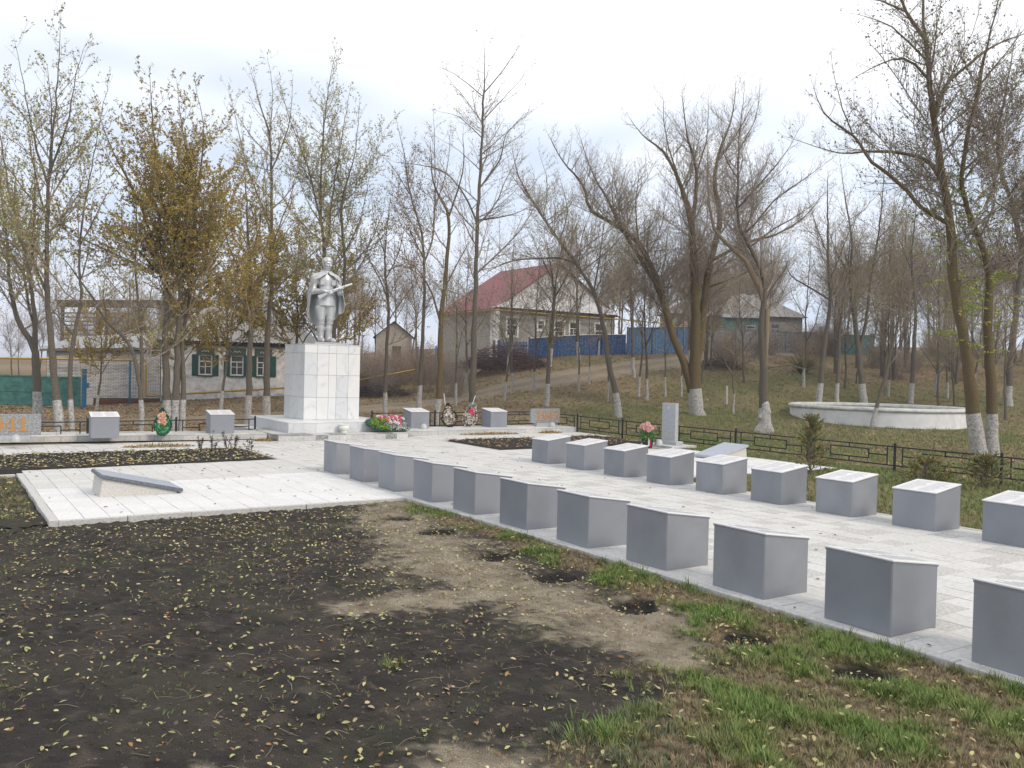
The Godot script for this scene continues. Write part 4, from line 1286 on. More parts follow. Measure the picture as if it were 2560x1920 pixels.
# ---------------------------------------------------------------- trees
const TREES := [
	["leaning_left", 3.36, -39.34, "yellow", 0.80, 1.00, 1.20, [[0, 0, 0.19, -0.22, 2.76, 0.174, -0.62, 3.5, 0.134, -0.98, 4.06, 0.127, -1.39, 5.85, 0.103, -1.59, 7.75, 0.079, -1.87, 9.48, 0.055, -1.84, 11.38, 0.032], [-0.22, 2.76, 0.158, -0.14, 3.97, 0.119, -0.31, 5.88, 0.095, -0.55, 7.3, 0.079, -0.94, 9, 0.063, -1.11, 10.61, 0.047, -1.47, 12.65, 0.032], [-0.18, 3.67, 0.095, -0.66, 5.24, 0.071, -0.82, 6.5, 0.055, -0.64, 8.4, 0.04, -0.47, 10.3, 0.024]]],
	["tall_left", 3.27, -30.68, "yellow", 0.90, 1.20, 1.20, [[0, 0, 0.156, -0.22, 1.98, 0.131, -0.33, 3.24, 0.119, -0.46, 4.5, 0.113, -0.47, 5.5, 0.106, -0.45, 7.32, 0.088, -0.38, 8.22, 0.075, -0.26, 9.9, 0.05, -0.13, 11.4, 0.031, -0.09, 12.92, 0.013], [-0.41, 7.77, 0.063, -0.74, 8.88, 0.05, -0.96, 10.38, 0.031, -1.18, 11.87, 0.019], [-0.38, 8.22, 0.063, 0.12, 9.53, 0.044, 0.41, 10.79, 0.031, 0.72, 11.92, 0.019], [-0.46, 6.64, 0.056, -0.77, 7.76, 0.044, -0.95, 8.63, 0.031, -1.16, 9.87, 0.025], [-0.46, 4.5, 0.069, -0.85, 5.63, 0.056, -0.71, 6.63, 0.044, -0.62, 8.01, 0.031, -0.63, 9.89, 0.019], [-0.4, 8.39, 0.05, -0.38, 9.89, 0.038, -0.57, 11.51, 0.019]]],
	["crooked_thin", 3.58, -30.60, "yellow", 0.70, 0.80, 1.20, [[0, 0, 0.094, -0.16, 1.99, 0.082, -0.1, 3.1, 0.075, 0.03, 4.05, 0.069, 0.08, 4.69, 0.063, -0.03, 5.17, 0.056, 0, 6.74, 0.05, 0.2, 8.56, 0.038, 0.62, 11.29, 0.019], [-0.1, 3.22, 0.05, -0.46, 3.65, 0.044, -0.85, 4.02, 0.031], [0, 6.17, 0.038, 0.58, 7.19, 0.031, 1.19, 8.21, 0.019], [0.01, 4.92, 0.038, 0.3, 5.93, 0.031, 0.39, 7.19, 0.019]]],
	["forked_sapling", 5.68, -30.90, "yellow", 0.60, 0.70, 1.20, [[0, 0, 0.086, -0.03, 1.23, 0.079, -0.26, 2.7, 0.073, -0.61, 3.28, 0.066, -1.16, 3.77, 0.059, -1.57, 4.46, 0.046, -2.09, 5.18, 0.04, -2.56, 5.83, 0.026, -3.24, 6.34, 0.02], [-0.03, 1.23, 0.073, -0.09, 2.7, 0.066, -0.25, 4.03, 0.059, -0.48, 5.35, 0.053, -0.59, 6.93, 0.04, -0.71, 8.91, 0.02], [-0.21, 3.78, 0.04, 0.1, 4.58, 0.033, 0.28, 5.64, 0.02], [-1.13, 3.76, 0.033, -1.24, 4.55, 0.026, -1.17, 5.6, 0.013]]],
	["triple_trunk", 6.78, -31.13, "ochre", 2.20, 1.30, 1.20, [[-0.19, -0, 0.176, -0.33, 2.04, 0.149, -0.34, 3.35, 0.122, -0.36, 5, 0.102, -0.87, 6.82, 0.081, -1.56, 8.44, 0.068, -2.11, 9.41, 0.047, -2.62, 10.71, 0.02], [-0.03, -0, 0.149, 0.02, 2.57, 0.129, 0.06, 3.88, 0.122, 0.09, 4.89, 0.108, -0.26, 6.55, 0.088, -0.54, 7.82, 0.075, -0.72, 8.79, 0.061, -0.96, 10.75, 0.041, -1.07, 12.09, 0.02], [0.23, 0.01, 0.115, 0.18, 2.05, 0.095, 0.05, 3.17, 0.088, 0.25, 4.94, 0.081, 0.27, 7.11, 0.068, 0.27, 8.49, 0.054, -0.3, 10.44, 0.041, -0.6, 12.23, 0.02], [0.22, 6.56, 0.068, 0.64, 8.47, 0.047, 0.8, 10.13, 0.034, 0.52, 11.72, 0.02], [-0.37, 5.19, 0.061, -1.06, 5.99, 0.047, -1.75, 6.52, 0.034, -2.3, 6.64, 0.02], [0.09, 4.66, 0.061, 0.97, 5.77, 0.047, 1.5, 6.59, 0.034, 1.89, 7.14, 0.02], [0.04, 3.85, 0.061, 0.59, 4.67, 0.047, 1.12, 5.23, 0.034, 1.53, 5.37, 0.02], [-0.57, 7.9, 0.041, -1.28, 9.24, 0.027, -1.71, 10.58, 0.02]]],
	["yellow_maple", 10.76, -36.30, "ochre", 3.00, 1.20, 1.20, [[0, 0, 0.157, 0.03, 2.71, 0.14, 0.06, 4.29, 0.124, 0, 5.53, 0.099, -0.13, 7.51, 0.083, -0.36, 10.29, 0.041, -0.48, 11.18, 0.017], [0.03, 4.92, 0.074, 0.6, 6.58, 0.058, 0.98, 7.91, 0.041, 1.46, 8.91, 0.025], [0, 5.53, 0.066, -0.72, 6.88, 0.05, -1.17, 8.19, 0.033, -1.28, 9.51, 0.025], [-0.06, 6.9, 0.058, 0.32, 8.23, 0.041, 0.36, 9.71, 0.025], [0.06, 4.42, 0.058, -0.78, 5.56, 0.05, -1.61, 6.03, 0.033], [-0.09, 7.23, 0.05, -0.68, 8.53, 0.033, -0.88, 10.01, 0.017]]],
	["tall_behind_statue", 12.22, -38.45, "yellow", 0.70, 0.90, 1.20, [[0, 0, 0.186, 0.02, 3.06, 0.159, 0.09, 4.42, 0.141, 0.2, 5.75, 0.133, 0.21, 9.17, 0.106, 0.14, 12.13, 0.071, -0.35, 13.84, 0.044, -0.71, 15.1, 0.018], [0.17, 10.76, 0.062, 0.92, 12.72, 0.044, 1.06, 14.31, 0.027], [0.18, 8.63, 0.062, -0.71, 10.56, 0.044, -1.19, 12.32, 0.035, -1.59, 14.07, 0.027], [0.19, 7.57, 0.053, 0.91, 9.36, 0.044, 1.49, 11.14, 0.027], [0.14, 12.13, 0.044, 0.27, 14.12, 0.027, 0.06, 15.53, 0.018]]],
	["twin_behind_statue", 15.30, -39.42, "yellow", 1.00, 1.20, 1.20, [[-0.11, -0, 0.151, -0.11, 4.51, 0.132, -0.23, 8.22, 0.113, -0.41, 10.04, 0.094, -0.28, 14.13, 0.056, 0.19, 17.32, 0.019], [-0.33, 9.03, 0.075, -0.97, 11.65, 0.056, -1.68, 13.51, 0.038, -2.19, 15.19, 0.028], [0.15, 0, 0.151, 0.33, 4.15, 0.132, 0.7, 6.89, 0.113, 0.46, 10.06, 0.085, 0.98, 12.45, 0.056, 1.15, 14.9, 0.028], [-0.01, 8.28, 0.085, 0.13, 10.51, 0.066, 0.41, 13, 0.047, 0.73, 15.45, 0.028], [0.54, 7.54, 0.066, 1.43, 9.44, 0.047, 1.85, 11.71, 0.028], [-0.33, 9.03, 0.056, -1.03, 10.14, 0.038, -1.63, 11.63, 0.028]]],
	["slender_by_wreath", 17.98, -38.51, "red", 0.60, 0.90, 1.20, [[0, 0, 0.115, -0.01, 3.02, 0.105, 0.06, 5.42, 0.096, -0.12, 6.62, 0.086, -0.14, 8.42, 0.067, 0.07, 10.68, 0.029], [0.06, 5.42, 0.067, -0.39, 6.61, 0.057, -0.89, 7.5, 0.048, -1.12, 8.59, 0.029], [-0.06, 6.7, 0.057, 0.52, 8.05, 0.048, 0.77, 9.59, 0.029], [0.06, 4.59, 0.048, 0.76, 5.76, 0.038, 1.32, 6.54, 0.019], [-0.12, 7.65, 0.048, -0.66, 9.17, 0.038, -0.88, 10.51, 0.019]]],
	["reddish_tree", 21.77, -42.37, "red", 0.80, 0.90, 1.20, [[0, 0, 0.14, 0.09, 4.29, 0.129, 0.09, 6.98, 0.119, -0.14, 9.46, 0.097, -0.79, 11.53, 0.075, -1.16, 13.59, 0.054, -1.62, 15.43, 0.022], [0.01, 7.71, 0.086, 0.49, 9.47, 0.075, 0.51, 13.11, 0.054, 0.33, 16.13, 0.022], [-0.79, 11.53, 0.054, -1.66, 12.85, 0.043, -2.44, 13.69, 0.022], [-0.02, 8.15, 0.065, -0.94, 9.85, 0.043, -1.61, 10.69, 0.032], [0.5, 10.74, 0.054, 1.14, 12.91, 0.043, 1.3, 15.07, 0.022]]],
	["pale_trunk", 17.86, -33.09, "none", 0.15, 0.80, 1.20, [[-0.03, -0, 0.153, 0.11, 2.36, 0.136, 0.07, 4.21, 0.119, 0.27, 6.69, 0.094, 0.36, 8.69, 0.077, 0.08, 9.51, 0.068, -0.35, 10.32, 0.051, -0.52, 11.99, 0.026], [0.32, 8.94, 0.06, 0.89, 10.76, 0.043, 0.87, 12.36, 0.026], [0.06, 4.5, 0.068, -0.25, 5.52, 0.051, -0.7, 6.36, 0.043, -1.13, 6.86, 0.026], [0.2, 5.87, 0.051, 0.82, 7.08, 0.034, 1.31, 7.94, 0.017]]],
	["tall_straight", 19.42, -32.78, "none", 0.12, 1.10, 1.20, [[-0.03, -0, 0.191, -0, 3.03, 0.165, 0.02, 5.53, 0.147, 0.03, 8.04, 0.13, 0.05, 8.82, 0.121, 0.15, 11.33, 0.095, 0.17, 13.84, 0.069, 0.24, 14.68, 0.052, 0.16, 16.6, 0.017], [0.05, 8.73, 0.078, -0.35, 9.66, 0.069, -1.3, 10.88, 0.052, -2.52, 11.23, 0.035, -3.56, 11.33, 0.017], [0.1, 10.29, 0.061, 0.94, 11.52, 0.052, 1.17, 12.57, 0.035, 1.76, 13.28, 0.017], [0.05, 8.9, 0.069, 0.76, 9.01, 0.052, 1.58, 9.2, 0.043, 2.37, 9.57, 0.026], [0.22, 14.28, 0.043, 1.02, 15.28, 0.035, 1.59, 16.22, 0.017], [0.19, 14.1, 0.043, -1.07, 15.06, 0.026, -1.82, 15.37, 0.017], [0.16, 13.06, 0.043, 1.05, 14.12, 0.026, 2.06, 15.36, 0.017], [0.16, 12.37, 0.043, -0.83, 13.21, 0.026, -1.53, 13.37, 0.017], [0.16, 11.68, 0.043, 1.09, 12.57, 0.026, 2.28, 13.63, 0.017], [0.14, 10.98, 0.043, -0.8, 11.83, 0.026, -1.68, 12.33, 0.017]]],
	["small_crowned", 27.41, -38.45, "none", 0.20, 2.00, 1.20, [[0, 0, 0.15, 0.07, 3.41, 0.129, 0.25, 5.74, 0.107, 0.12, 6.91, 0.086, -0.25, 8.83, 0.043], [0.25, 5.74, 0.075, 0.97, 7.15, 0.054, 1.58, 8.45, 0.032], [0.16, 6.7, 0.064, -0.55, 7.97, 0.043, -1.12, 9.24, 0.032], [0.24, 6.06, 0.054, 0.52, 7.99, 0.043, 0.58, 9.93, 0.021], [0.24, 5.41, 0.054, -0.74, 6.68, 0.043, -1.62, 7.51, 0.021]]],
	["leaning_arched", 28.55, -33.87, "yellow", 0.16, 2.00, 1.20, [[0.02, 0, 0.19, -0.15, 1.2, 0.18, -0.54, 2.65, 0.17, -0.81, 4.44, 0.16, -1.35, 6.23, 0.15, -2.24, 7.67, 0.13, -2.74, 8.3, 0.12, -3.54, 9.34, 0.11, -4.43, 10.66, 0.09, -5.23, 12, 0.07, -5.64, 13.47, 0.04], [-2.24, 7.67, 0.1, -3.11, 7.93, 0.08, -3.89, 7.89, 0.08, -5.43, 7.75, 0.06, -6.57, 7.25, 0.04, -7.28, 6.63, 0.02], [-4.43, 10.66, 0.06, -4.99, 11.28, 0.05, -5.81, 12.26, 0.03], [-1.35, 6.23, 0.08, -1.11, 7.98, 0.06, -0.95, 9.58, 0.04, -0.58, 10.79, 0.02], [-3.13, 8.83, 0.06, -2.77, 10.34, 0.05, -3.2, 11.93, 0.03], [-3.96, 10.01, 0.05, -3.8, 11.71, 0.04, -4.24, 13.3, 0.02], [-2.1, 7.55, 0.06, -2.03, 8.95, 0.04, -1.57, 10.36, 0.03]]],
	["many_stemmed", 33.42, -33.31, "none", 0.06, 1.70, 1.35, [[0.04, 0, 0.441, -0.16, 1.36, 0.378, -0.23, 5.46, 0.284, -0.39, 7.53, 0.252, -0.54, 9.54, 0.21, -0.87, 10.96, 0.168, -1.52, 12.57, 0.105, -2.26, 13.68, 0.074, -3.33, 14.5, 0.042, -3.98, 15.32, 0.021], [-0.11, 2.81, 0.252, 0.07, 4.08, 0.231, 0.32, 6.85, 0.21, 0.64, 8.56, 0.189, 0.97, 10.4, 0.158, 0.62, 12.11, 0.126, 0.73, 13.33, 0.095, 0.99, 14.24, 0.084, 1.46, 15.66, 0.053, 1.64, 17.56, 0.021], [-0.21, 1.02, 0.273, -0.74, 2.69, 0.231, -1.45, 4.33, 0.21, -1.96, 6.34, 0.189, -2.71, 8, 0.168, -3.34, 9.04, 0.147, -4.48, 9.85, 0.126, -5.82, 10.66, 0.105, -6.25, 11.91, 0.084, -7.31, 13.14, 0.053, -8.16, 14.59, 0.032], [-1.18, 3.84, 0.147, -1.75, 5.42, 0.137, -2.32, 6.79, 0.126, -3.18, 8.2, 0.116, -4.05, 9.54, 0.095, -4.93, 11.27, 0.074, -5.81, 12.76, 0.053, -6.48, 14.63, 0.032], [-0.53, 9.94, 0.126, -0.4, 12.59, 0.095, -0.96, 14.6, 0.063, -1.28, 16.86, 0.032], [0.5, 8.08, 0.116, 2.51, 9.11, 0.084, 3.93, 9.54, 0.063, 5.38, 10.5, 0.042, 6.4, 11.79, 0.021], [-0.87, 10.96, 0.084, -1.39, 12.44, 0.063, -2.07, 14.74, 0.042, -2.23, 16.83, 0.021], [0.73, 13.33, 0.074, 1.51, 14.4, 0.053, 2.51, 16.32, 0.032], [0.22, 6.6, 0.084, 1.89, 7.27, 0.063, 3.34, 7.93, 0.042, 4.81, 8.18, 0.021], [-0.4, 12.59, 0.063, 0.14, 14.58, 0.042, 0.19, 16.68, 0.021], [-3.19, 8.62, 0.074, -3.45, 10.71, 0.053, -3.29, 12.82, 0.032], [-4.48, 9.85, 0.063, -4.73, 11.73, 0.042, -4.56, 13.42, 0.021]]],
	["broken_limb", 30.76, -26.56, "none", 0.05, 1.80, 1.20, [[0.02, 0, 0.267, -0.02, 0.78, 0.24, -0.11, 3.09, 0.204, -0.27, 4.47, 0.196, -0.21, 5.79, 0.187, -0.23, 6.57, 0.142, -0.38, 7.15, 0.133, -0.92, 8.17, 0.124, -1.46, 9.26, 0.107, -1.55, 11.41, 0.08, -1.56, 13.12, 0.053, -1.39, 15.04, 0.018], [-1.24, 8.82, 0.08, -0.85, 9.03, 0.071, 0.15, 10.28, 0.053, 1.37, 11.2, 0.036, 2.59, 12.11, 0.018], [-1.48, 9.88, 0.071, -0.41, 11.15, 0.053, 0.46, 12.24, 0.036, 1.14, 13.5, 0.018], [-0.92, 8.17, 0.071, 0.18, 9.03, 0.053, 1.4, 9.77, 0.036, 2.45, 10.69, 0.018], [-1.53, 11.13, 0.053, -2.21, 12.18, 0.044, -2.42, 13.77, 0.018], [-1.54, 12.37, 0.044, -0.83, 13.81, 0.036, -0.68, 15.24, 0.018], [-0.21, 5.65, 0.062, 0.32, 6.73, 0.044, 0.73, 7.27, 0.036, 0.82, 8.34, 0.018]]],
	["trunk_by_ring", 43.39, -33.38, "none", 0.20, 1.20, 1.20, [[0, 0, 0.2, 0.14, 2.92, 0.176, 0.38, 5.98, 0.165, 0.15, 8.37, 0.141, 0.01, 10.48, 0.106, -0.13, 13.44, 0.047], [0.37, 6.07, 0.106, -0.87, 6.77, 0.094, -2.01, 7.45, 0.071, -2.37, 8.55, 0.035], [0.28, 7.2, 0.094, 1.03, 9.1, 0.071, 1.69, 10.99, 0.047], [0.15, 8.61, 0.071, -0.65, 10.47, 0.047, -1.16, 12.34, 0.024]]],
	["slim_by_ring", 44.45, -32.93, "none", 0.20, 1.00, 1.20, [[0, 0, 0.13, 0.07, 2.97, 0.118, 0.18, 5.34, 0.106, 0.48, 7.47, 0.083, 0.67, 9.6, 0.059, 1.09, 11.96, 0.024], [0.16, 5.1, 0.059, -0.45, 7.21, 0.047, -0.62, 9.09, 0.024]]],
	["double_trunk_ring", 46.14, -32.30, "none", 0.25, 1.20, 1.20, [[0, 0, 0.238, -0.27, 2.42, 0.214, -0.51, 4.48, 0.202, -0.89, 7.56, 0.143, -0.77, 9.56, 0.119, -1.16, 11.86, 0.083, -1.53, 14.37, 0.036], [-0.31, 2.99, 0.155, 0, 4.9, 0.143, 0.22, 7.59, 0.119, 0.49, 9.59, 0.095, 0.66, 12.47, 0.059, 0.72, 14.9, 0.024], [-0.84, 7.49, 0.083, -1.88, 9.13, 0.059, -2.64, 11.02, 0.036], [0.29, 8, 0.083, 1.2, 9.68, 0.059, 2.11, 11.13, 0.036]]],
	["dark_trunk_ring", 49.03, -31.13, "none", 0.25, 1.20, 1.20, [[0, 0, 0.168, 0.13, 3.51, 0.156, 0.17, 5.92, 0.132, -0.13, 8.56, 0.108, 0.05, 11.21, 0.072, 0.22, 13.86, 0.036], [0.13, 5.68, 0.084, 1.09, 7.63, 0.06, 1.77, 9.57, 0.036], [-0.02, 7.84, 0.072, -0.88, 9.74, 0.048, -1.41, 11.65, 0.024]]],
	["leaning_pale", 37.94, -26.05, "none", 0.10, 0.80, 0.95, [[-0.04, -0.02, 0.116, 0.15, 0.89, 0.107, 0.46, 1.91, 0.107, 0.84, 3.6, 0.087, 1.21, 5.2, 0.077, 1.4, 7.14, 0.058, 1.9, 9.09, 0.029], [1.04, 4.42, 0.048, 1.97, 5.8, 0.039, 2.72, 7.17, 0.019]]],
	["mossy_twin", 29.20, -15.99, "acacia", 0.20, 1.50, 1.40, [[0.03, -0.03, 0.294, -0.19, 0.76, 0.247, -0.59, 3.06, 0.2, -0.98, 4.79, 0.194, -1.24, 5.95, 0.18, -1.39, 7.39, 0.167, -1.6, 8.36, 0.147, -1.89, 9.63, 0.134, -2.19, 11.24, 0.107, -2.41, 12.52, 0.094, -2.57, 13.48, 0.08, -3.23, 14.37, 0.06, -3.64, 15.47, 0.04, -3.87, 16.67, 0.02], [-2.52, 13.36, 0.06, -2.59, 14.45, 0.053, -2.44, 15.63, 0.033, -2.53, 16.7, 0.013], [-2.11, 11.1, 0.08, -1.82, 12.03, 0.074, -0.93, 12.88, 0.06, -0.05, 13.55, 0.047, 1.1, 14.02, 0.033], [-1.68, 8.7, 0.08, -2.15, 9.56, 0.074, -3.05, 9.86, 0.06, -4.35, 9.89, 0.047, -5.18, 9.82, 0.033, -6.67, 10.23, 0.02], [-1.52, 7.64, 0.094, -2.37, 8.14, 0.08, -3.17, 8.96, 0.074, -4.02, 9.58, 0.06, -4.68, 10.41, 0.053, -5.66, 11.16, 0.033, -6.03, 12.07, 0.02], [0.4, 0.04, 0.227, 0.32, 1.92, 0.187, 0.09, 4.24, 0.16, 0.05, 5.94, 0.134, -0.3, 7.13, 0.12, -0.87, 8.45, 0.094, -0.99, 9.65, 0.087, -0.59, 11.92, 0.074, -0.49, 12.7, 0.06, -0.25, 13.99, 0.047, 0.04, 15.43, 0.027], [-3.23, 14.37, 0.047, -4.09, 14.73, 0.033, -5.03, 14.77, 0.02], [-2.29, 12.16, 0.053, -3.25, 12.87, 0.04, -4.31, 12.52, 0.027, -4.97, 12.1, 0.013], [-2.31, 12.7, 0.047, -3.67, 13.87, 0.033, -4.75, 14.24, 0.02], [-4.66, 10.37, 0.033, -5.08, 11.29, 0.027, -5.51, 12.62, 0.013], [-0.56, 12.2, 0.047, 0.22, 13.16, 0.033, 1.13, 14.38, 0.02], [-0.96, 9.39, 0.047, 0.02, 10.35, 0.033, 1.21, 11.04, 0.02]]],
	["far_right_dark", 54.02, -27.98, "red", 1.30, 1.60, 1.20, [[-0.05, -0, 0.289, 0.03, 2.6, 0.265, 0.34, 6.08, 0.265, 0.51, 8.9, 0.253, -0.04, 11.85, 0.217, -0.81, 14, 0.181, -1.11, 16.17, 0.145, -0.69, 18.83, 0.096, -0.28, 21.97, 0.048], [0.51, 8.98, 0.169, 1.18, 11.4, 0.145, 1.35, 14.3, 0.108, 0.8, 17.17, 0.072], [-0.81, 14, 0.108, -2.05, 15.18, 0.084, -2.8, 16.61, 0.048], [0.09, 11.37, 0.108, -1.26, 12.31, 0.084, -2.48, 13, 0.048]]],
]
const LOOK := {
	"leaning_left": "leafy tree leaning over towards the teal gate",
	"tall_left": "tall leafy tree with whitewashed foot beside the 1941 stone",
	"crooked_thin": "thin crooked tree close beside the tall leafy one",
	"forked_sapling": "slender tree forked low, in front of the white brick house",
	"triple_trunk": "tree of three close trunks with yellow-brown leaves by the green wreath",
	"yellow_maple": "ochre-leaved tree standing before the shuttered windows",
	"tall_behind_statue": "tall bare-topped tree between the shuttered house and the soldier statue",
	"twin_behind_statue": "twin-trunked leafy tree rising directly behind the soldier statue",
	"slender_by_wreath": "slender dark forked tree behind the big flower arrangement",
	"reddish_tree": "thin tree with rusty dead leaves beside the dirt track",
	"pale_trunk": "bare tree with long split whitewashed trunk behind the white wreaths",
	"tall_straight": "tall straight bare tree with whitewashed foot between two platform boxes",
	"small_crowned": "small bare tree with spreading crown before the red-roofed house",
	"leaning_arched": "arched tree leaning towards the red-roofed house, long whitewashed foot",
	"many_stemmed": "big many-stemmed bare tree with broad whitewashed base",
	"broken_limb": "tree with knobbly whitewashed foot and a peeled broken limb",
	"trunk_by_ring": "bare tree with one long side limb just behind the white ring",
	"slim_by_ring": "slimmest of the bare trees just behind the white ring",
	"double_trunk_ring": "double-trunked bare tree behind the middle of the white ring",
	"dark_trunk_ring": "dark straight single-trunked bare tree behind the white ring",
	"leaning_pale": "thin pale slanting tree in front of the white ring",
	"mossy_twin": "large mossy twin-trunked tree with whitewashed feet by the park fence",
	"far_right_dark": "dark heavy tree full of brown seed pods beyond the white ring"}

func leaf_col(kind: String) -> Color:
	var k := rng.randf()
	match kind:
		"ochre": return lin(0.36, 0.265, 0.05).lerp(lin(0.27, 0.26, 0.045), k) if k < 0.8 else lin(0.30, 0.18, 0.06)
		"red": return lin(0.155, 0.085, 0.045).lerp(lin(0.20, 0.16, 0.06), k)
		"acacia": return lin(0.085, 0.055, 0.04) if k < 0.6 else lin(0.22, 0.27, 0.04)
		"green": return lin(0.10, 0.17, 0.03).lerp(lin(0.17, 0.2, 0.03), k)
		_: return lin(0.27, 0.29, 0.06).lerp(lin(0.34, 0.28, 0.09), k)

func grow(tw: MB, lf: MB, p: Vector3, dir: Vector3, ln: float, r: float, lev: int, dens: float, kind: String, br: float) -> void:
	var ns: int = [0, 5, 3, 2][lev]
	var pts := PackedVector3Array([p])
	var rad := PackedFloat32Array([r])
	var q := p
	var d := dir
	var step := ln / ns
	for k in ns:
		d = (d + Vector3(rr(-1, 1), rr(-0.7, 1), rr(-1, 1)) * 0.26 + Vector3.UP * 0.09).normalized()
		q += d * step
		pts.append(q); rad.append(maxf(r * (1.0 - 0.8 * (k + 1) / ns), 0.0034))
	tw.tube(pts, rad, 4 if lev == 1 else 3, Color.WHITE)
	if lev < 3:
		var gap: float = [0.0, 0.27, 0.21][lev] / sqrt(br)
		var at := gap * rr(0.4, 1.2)
		while at < ln:
			var f := at / step
			var k := mini(int(f), ns - 1)
			var pp := pts[k].lerp(pts[k + 1], f - k)
			var dd := (pts[k + 1] - pts[k]).normalized()
			var side := dd.cross(Vector3(rr(-1, 1), rr(-1, 1), rr(-1, 1))).normalized()
			var nd := (dd * rr(0.55, 1.0) + side * rr(0.5, 0.95) + Vector3.UP * 0.12).normalized()
			grow(tw, lf, pp, nd, maxf(0.18, (ln - at * 0.6) * rr(0.42, 0.66)), maxf(0.004, rad[k] * 0.5), lev + 1, dens, kind, br)
			at += gap * rr(0.6, 1.5)
	if dens > 0.0 and lev >= 2:
		var cnt := dens * ln * (15.0 if lev == 3 else 7.0)
		while cnt > 0.0:
			if rng.randf() < cnt:
				var f := rng.randf() * ns
				var k := mini(int(f), ns - 1)
				var a := Vector3(rr(-1, 1), rr(-1.3, 0.4), rr(-1, 1)).normalized()
				var big := 1.0
				if kind == "acacia": big = 1.25
				lf.leaf(pts[k].lerp(pts[k + 1], f - k), a, a.cross(Vector3(rr(-1, 1), rr(-1, 1), rr(-1, 1))).normalized(), rr(0.05, 0.105) * big, rr(0.03, 0.06), leaf_col(kind))
			cnt -= 1.0

func build_tree(o: Node3D, stems: Array, kind: String, dens: float, br: float, ww: float, bark: Material, twig: Material, seed_: int) -> void:
	rng.seed = seed_
	var thick := 0.85 if bark == M.bark_moss else 0.62
	var tr := MB.new()
	var wh := MB.new()
	var tw := MB.new()
	var lf := MB.new()
	for k in stems.size():
		var s: Array = stems[k]
		var n := s.size() / 3
		var lean := rr(-0.07, 0.07) if k == 0 else rr(-0.14, 0.14)
		var h0: float = s[1]
		var rootz := 0.0
		if k > 0 and h0 > 0.5:   # a limb leaves the trunk where the trunk is
			rootz = depth_of(stems, k, s, o)
		var pts := PackedVector3Array()
		var rad := PackedFloat32Array()
		for a in n:
			var y: float = s[a * 3 + 1]
			var z := rootz + lean * maxf(0.0, y - h0)
			pts.append(Vector3(s[a * 3], y, z)); rad.append(s[a * 3 + 2] * lerpf(0.95, thick, clampf(y / 6.0, 0.0, 1.0)))
		rad[n - 1] *= 0.35; rad[n - 2] *= 0.75
		o.set_meta("z%d" % k, [lean, rootz, h0])
		# smooth the traced line
		var sp := PackedVector3Array()
		var sr := PackedFloat32Array()
		for a in n - 1:
			var p0 := pts[maxi(a - 1, 0)]
			var p3 := pts[mini(a + 2, n - 1)]
			var m := maxi(2, int(pts[a].distance_to(pts[a + 1]) / 0.35))
			for e in m:
				var t := float(e) / m
				var p := pts[a].cubic_interpolate(pts[a + 1], p0, p3, t)
				var wob := minf(0.06, 0.05 * (sp.size() % 3))
				sp.append(p + Vector3(rr(-1, 1), 0, rr(-1, 1)) * wob * 0.5); sr.append(lerpf(rad[a], rad[a + 1], t) * rr(0.93, 1.07))
		sp.append(pts[n - 1]); sr.append(maxf(rad[n - 1], 0.006))
		if h0 < 0.5:
			sp[0].y -= 0.25; sr[0] *= 1.25
		tr.tube(sp, sr, 9 if rad[0] > 0.1 else 6)
		if h0 < 0.5 and ww > 0.0:
			var wp := PackedVector3Array()
			var wr := PackedFloat32Array()
			for a in sp.size():
				wp.append(sp[a]); wr.append(sr[a] + 0.006)
				if sp[a].y > ww: break
			# stop exactly at the brush line
			var la := wp.size() - 1
			if la > 0 and wp[la].y > ww:
				var f := (ww - wp[la - 1].y) / (wp[la].y - wp[la - 1].y)
				wp[la] = wp[la - 1].lerp(wp[la], f)
			if wp.size() > 1: wh.tube(wp, wr, 9)
		# side branches
		var total := 0.0
		for a in sp.size() - 1: total += sp[a].distance_to(sp[a + 1])
		var top_len := total
		var run := 0.0
		var nxt := total * (0.34 if h0 < 0.5 else 0.14)
		for a in sp.size() - 1:
			var seg := sp[a].distance_to(sp[a + 1])
			while nxt < run + seg:
				var f := (nxt - run) / seg
				var pp := sp[a].lerp(sp[a + 1], f)
				var dd := (sp[a + 1] - sp[a]).normalized()
				var an := rr(0, TAU)
				var side := Vector3(cos(an), 0, sin(an))
				var nd := (dd * rr(0.25, 0.75) + side * rr(0.75, 1.15) + Vector3.UP * rr(0.05, 0.35)).normalized()
				var left := total - nxt
				var ln := clampf(left * rr(0.4, 0.75), 0.85, 3.9) * rr(0.6, 1.15)
				if pp.y > 1.6:
					grow(tw, lf, pp, nd, ln, minf(sr[a] * 0.55, 0.007 + ln * 0.0085), 1, dens, kind, br)
				nxt += rr(0.3, 0.75) / br * lerpf(1.5, 0.55, clampf(nxt / total, 0.0, 1.0))
			run += seg
		grow(tw, lf, sp[sp.size() - 1], (sp[sp.size() - 1] - sp[sp.size() - 2]).normalized(), rr(0.35, 0.7), 0.007, 2, dens, kind, br)
	obj("trunk", tr, bark, o)
	if wh.v.size() > 0: obj("whitewash", wh, M.whitewash, o)
	tag(obj("branches", tw, twig, o), "", "", "", "stuff")
	if lf.v.size() > 0: tag(obj("leaves", lf, M.leaves, o), "", "", "", "stuff")
	for k in stems.size():
		if o.has_meta("z%d" % k): o.remove_meta("z%d" % k)
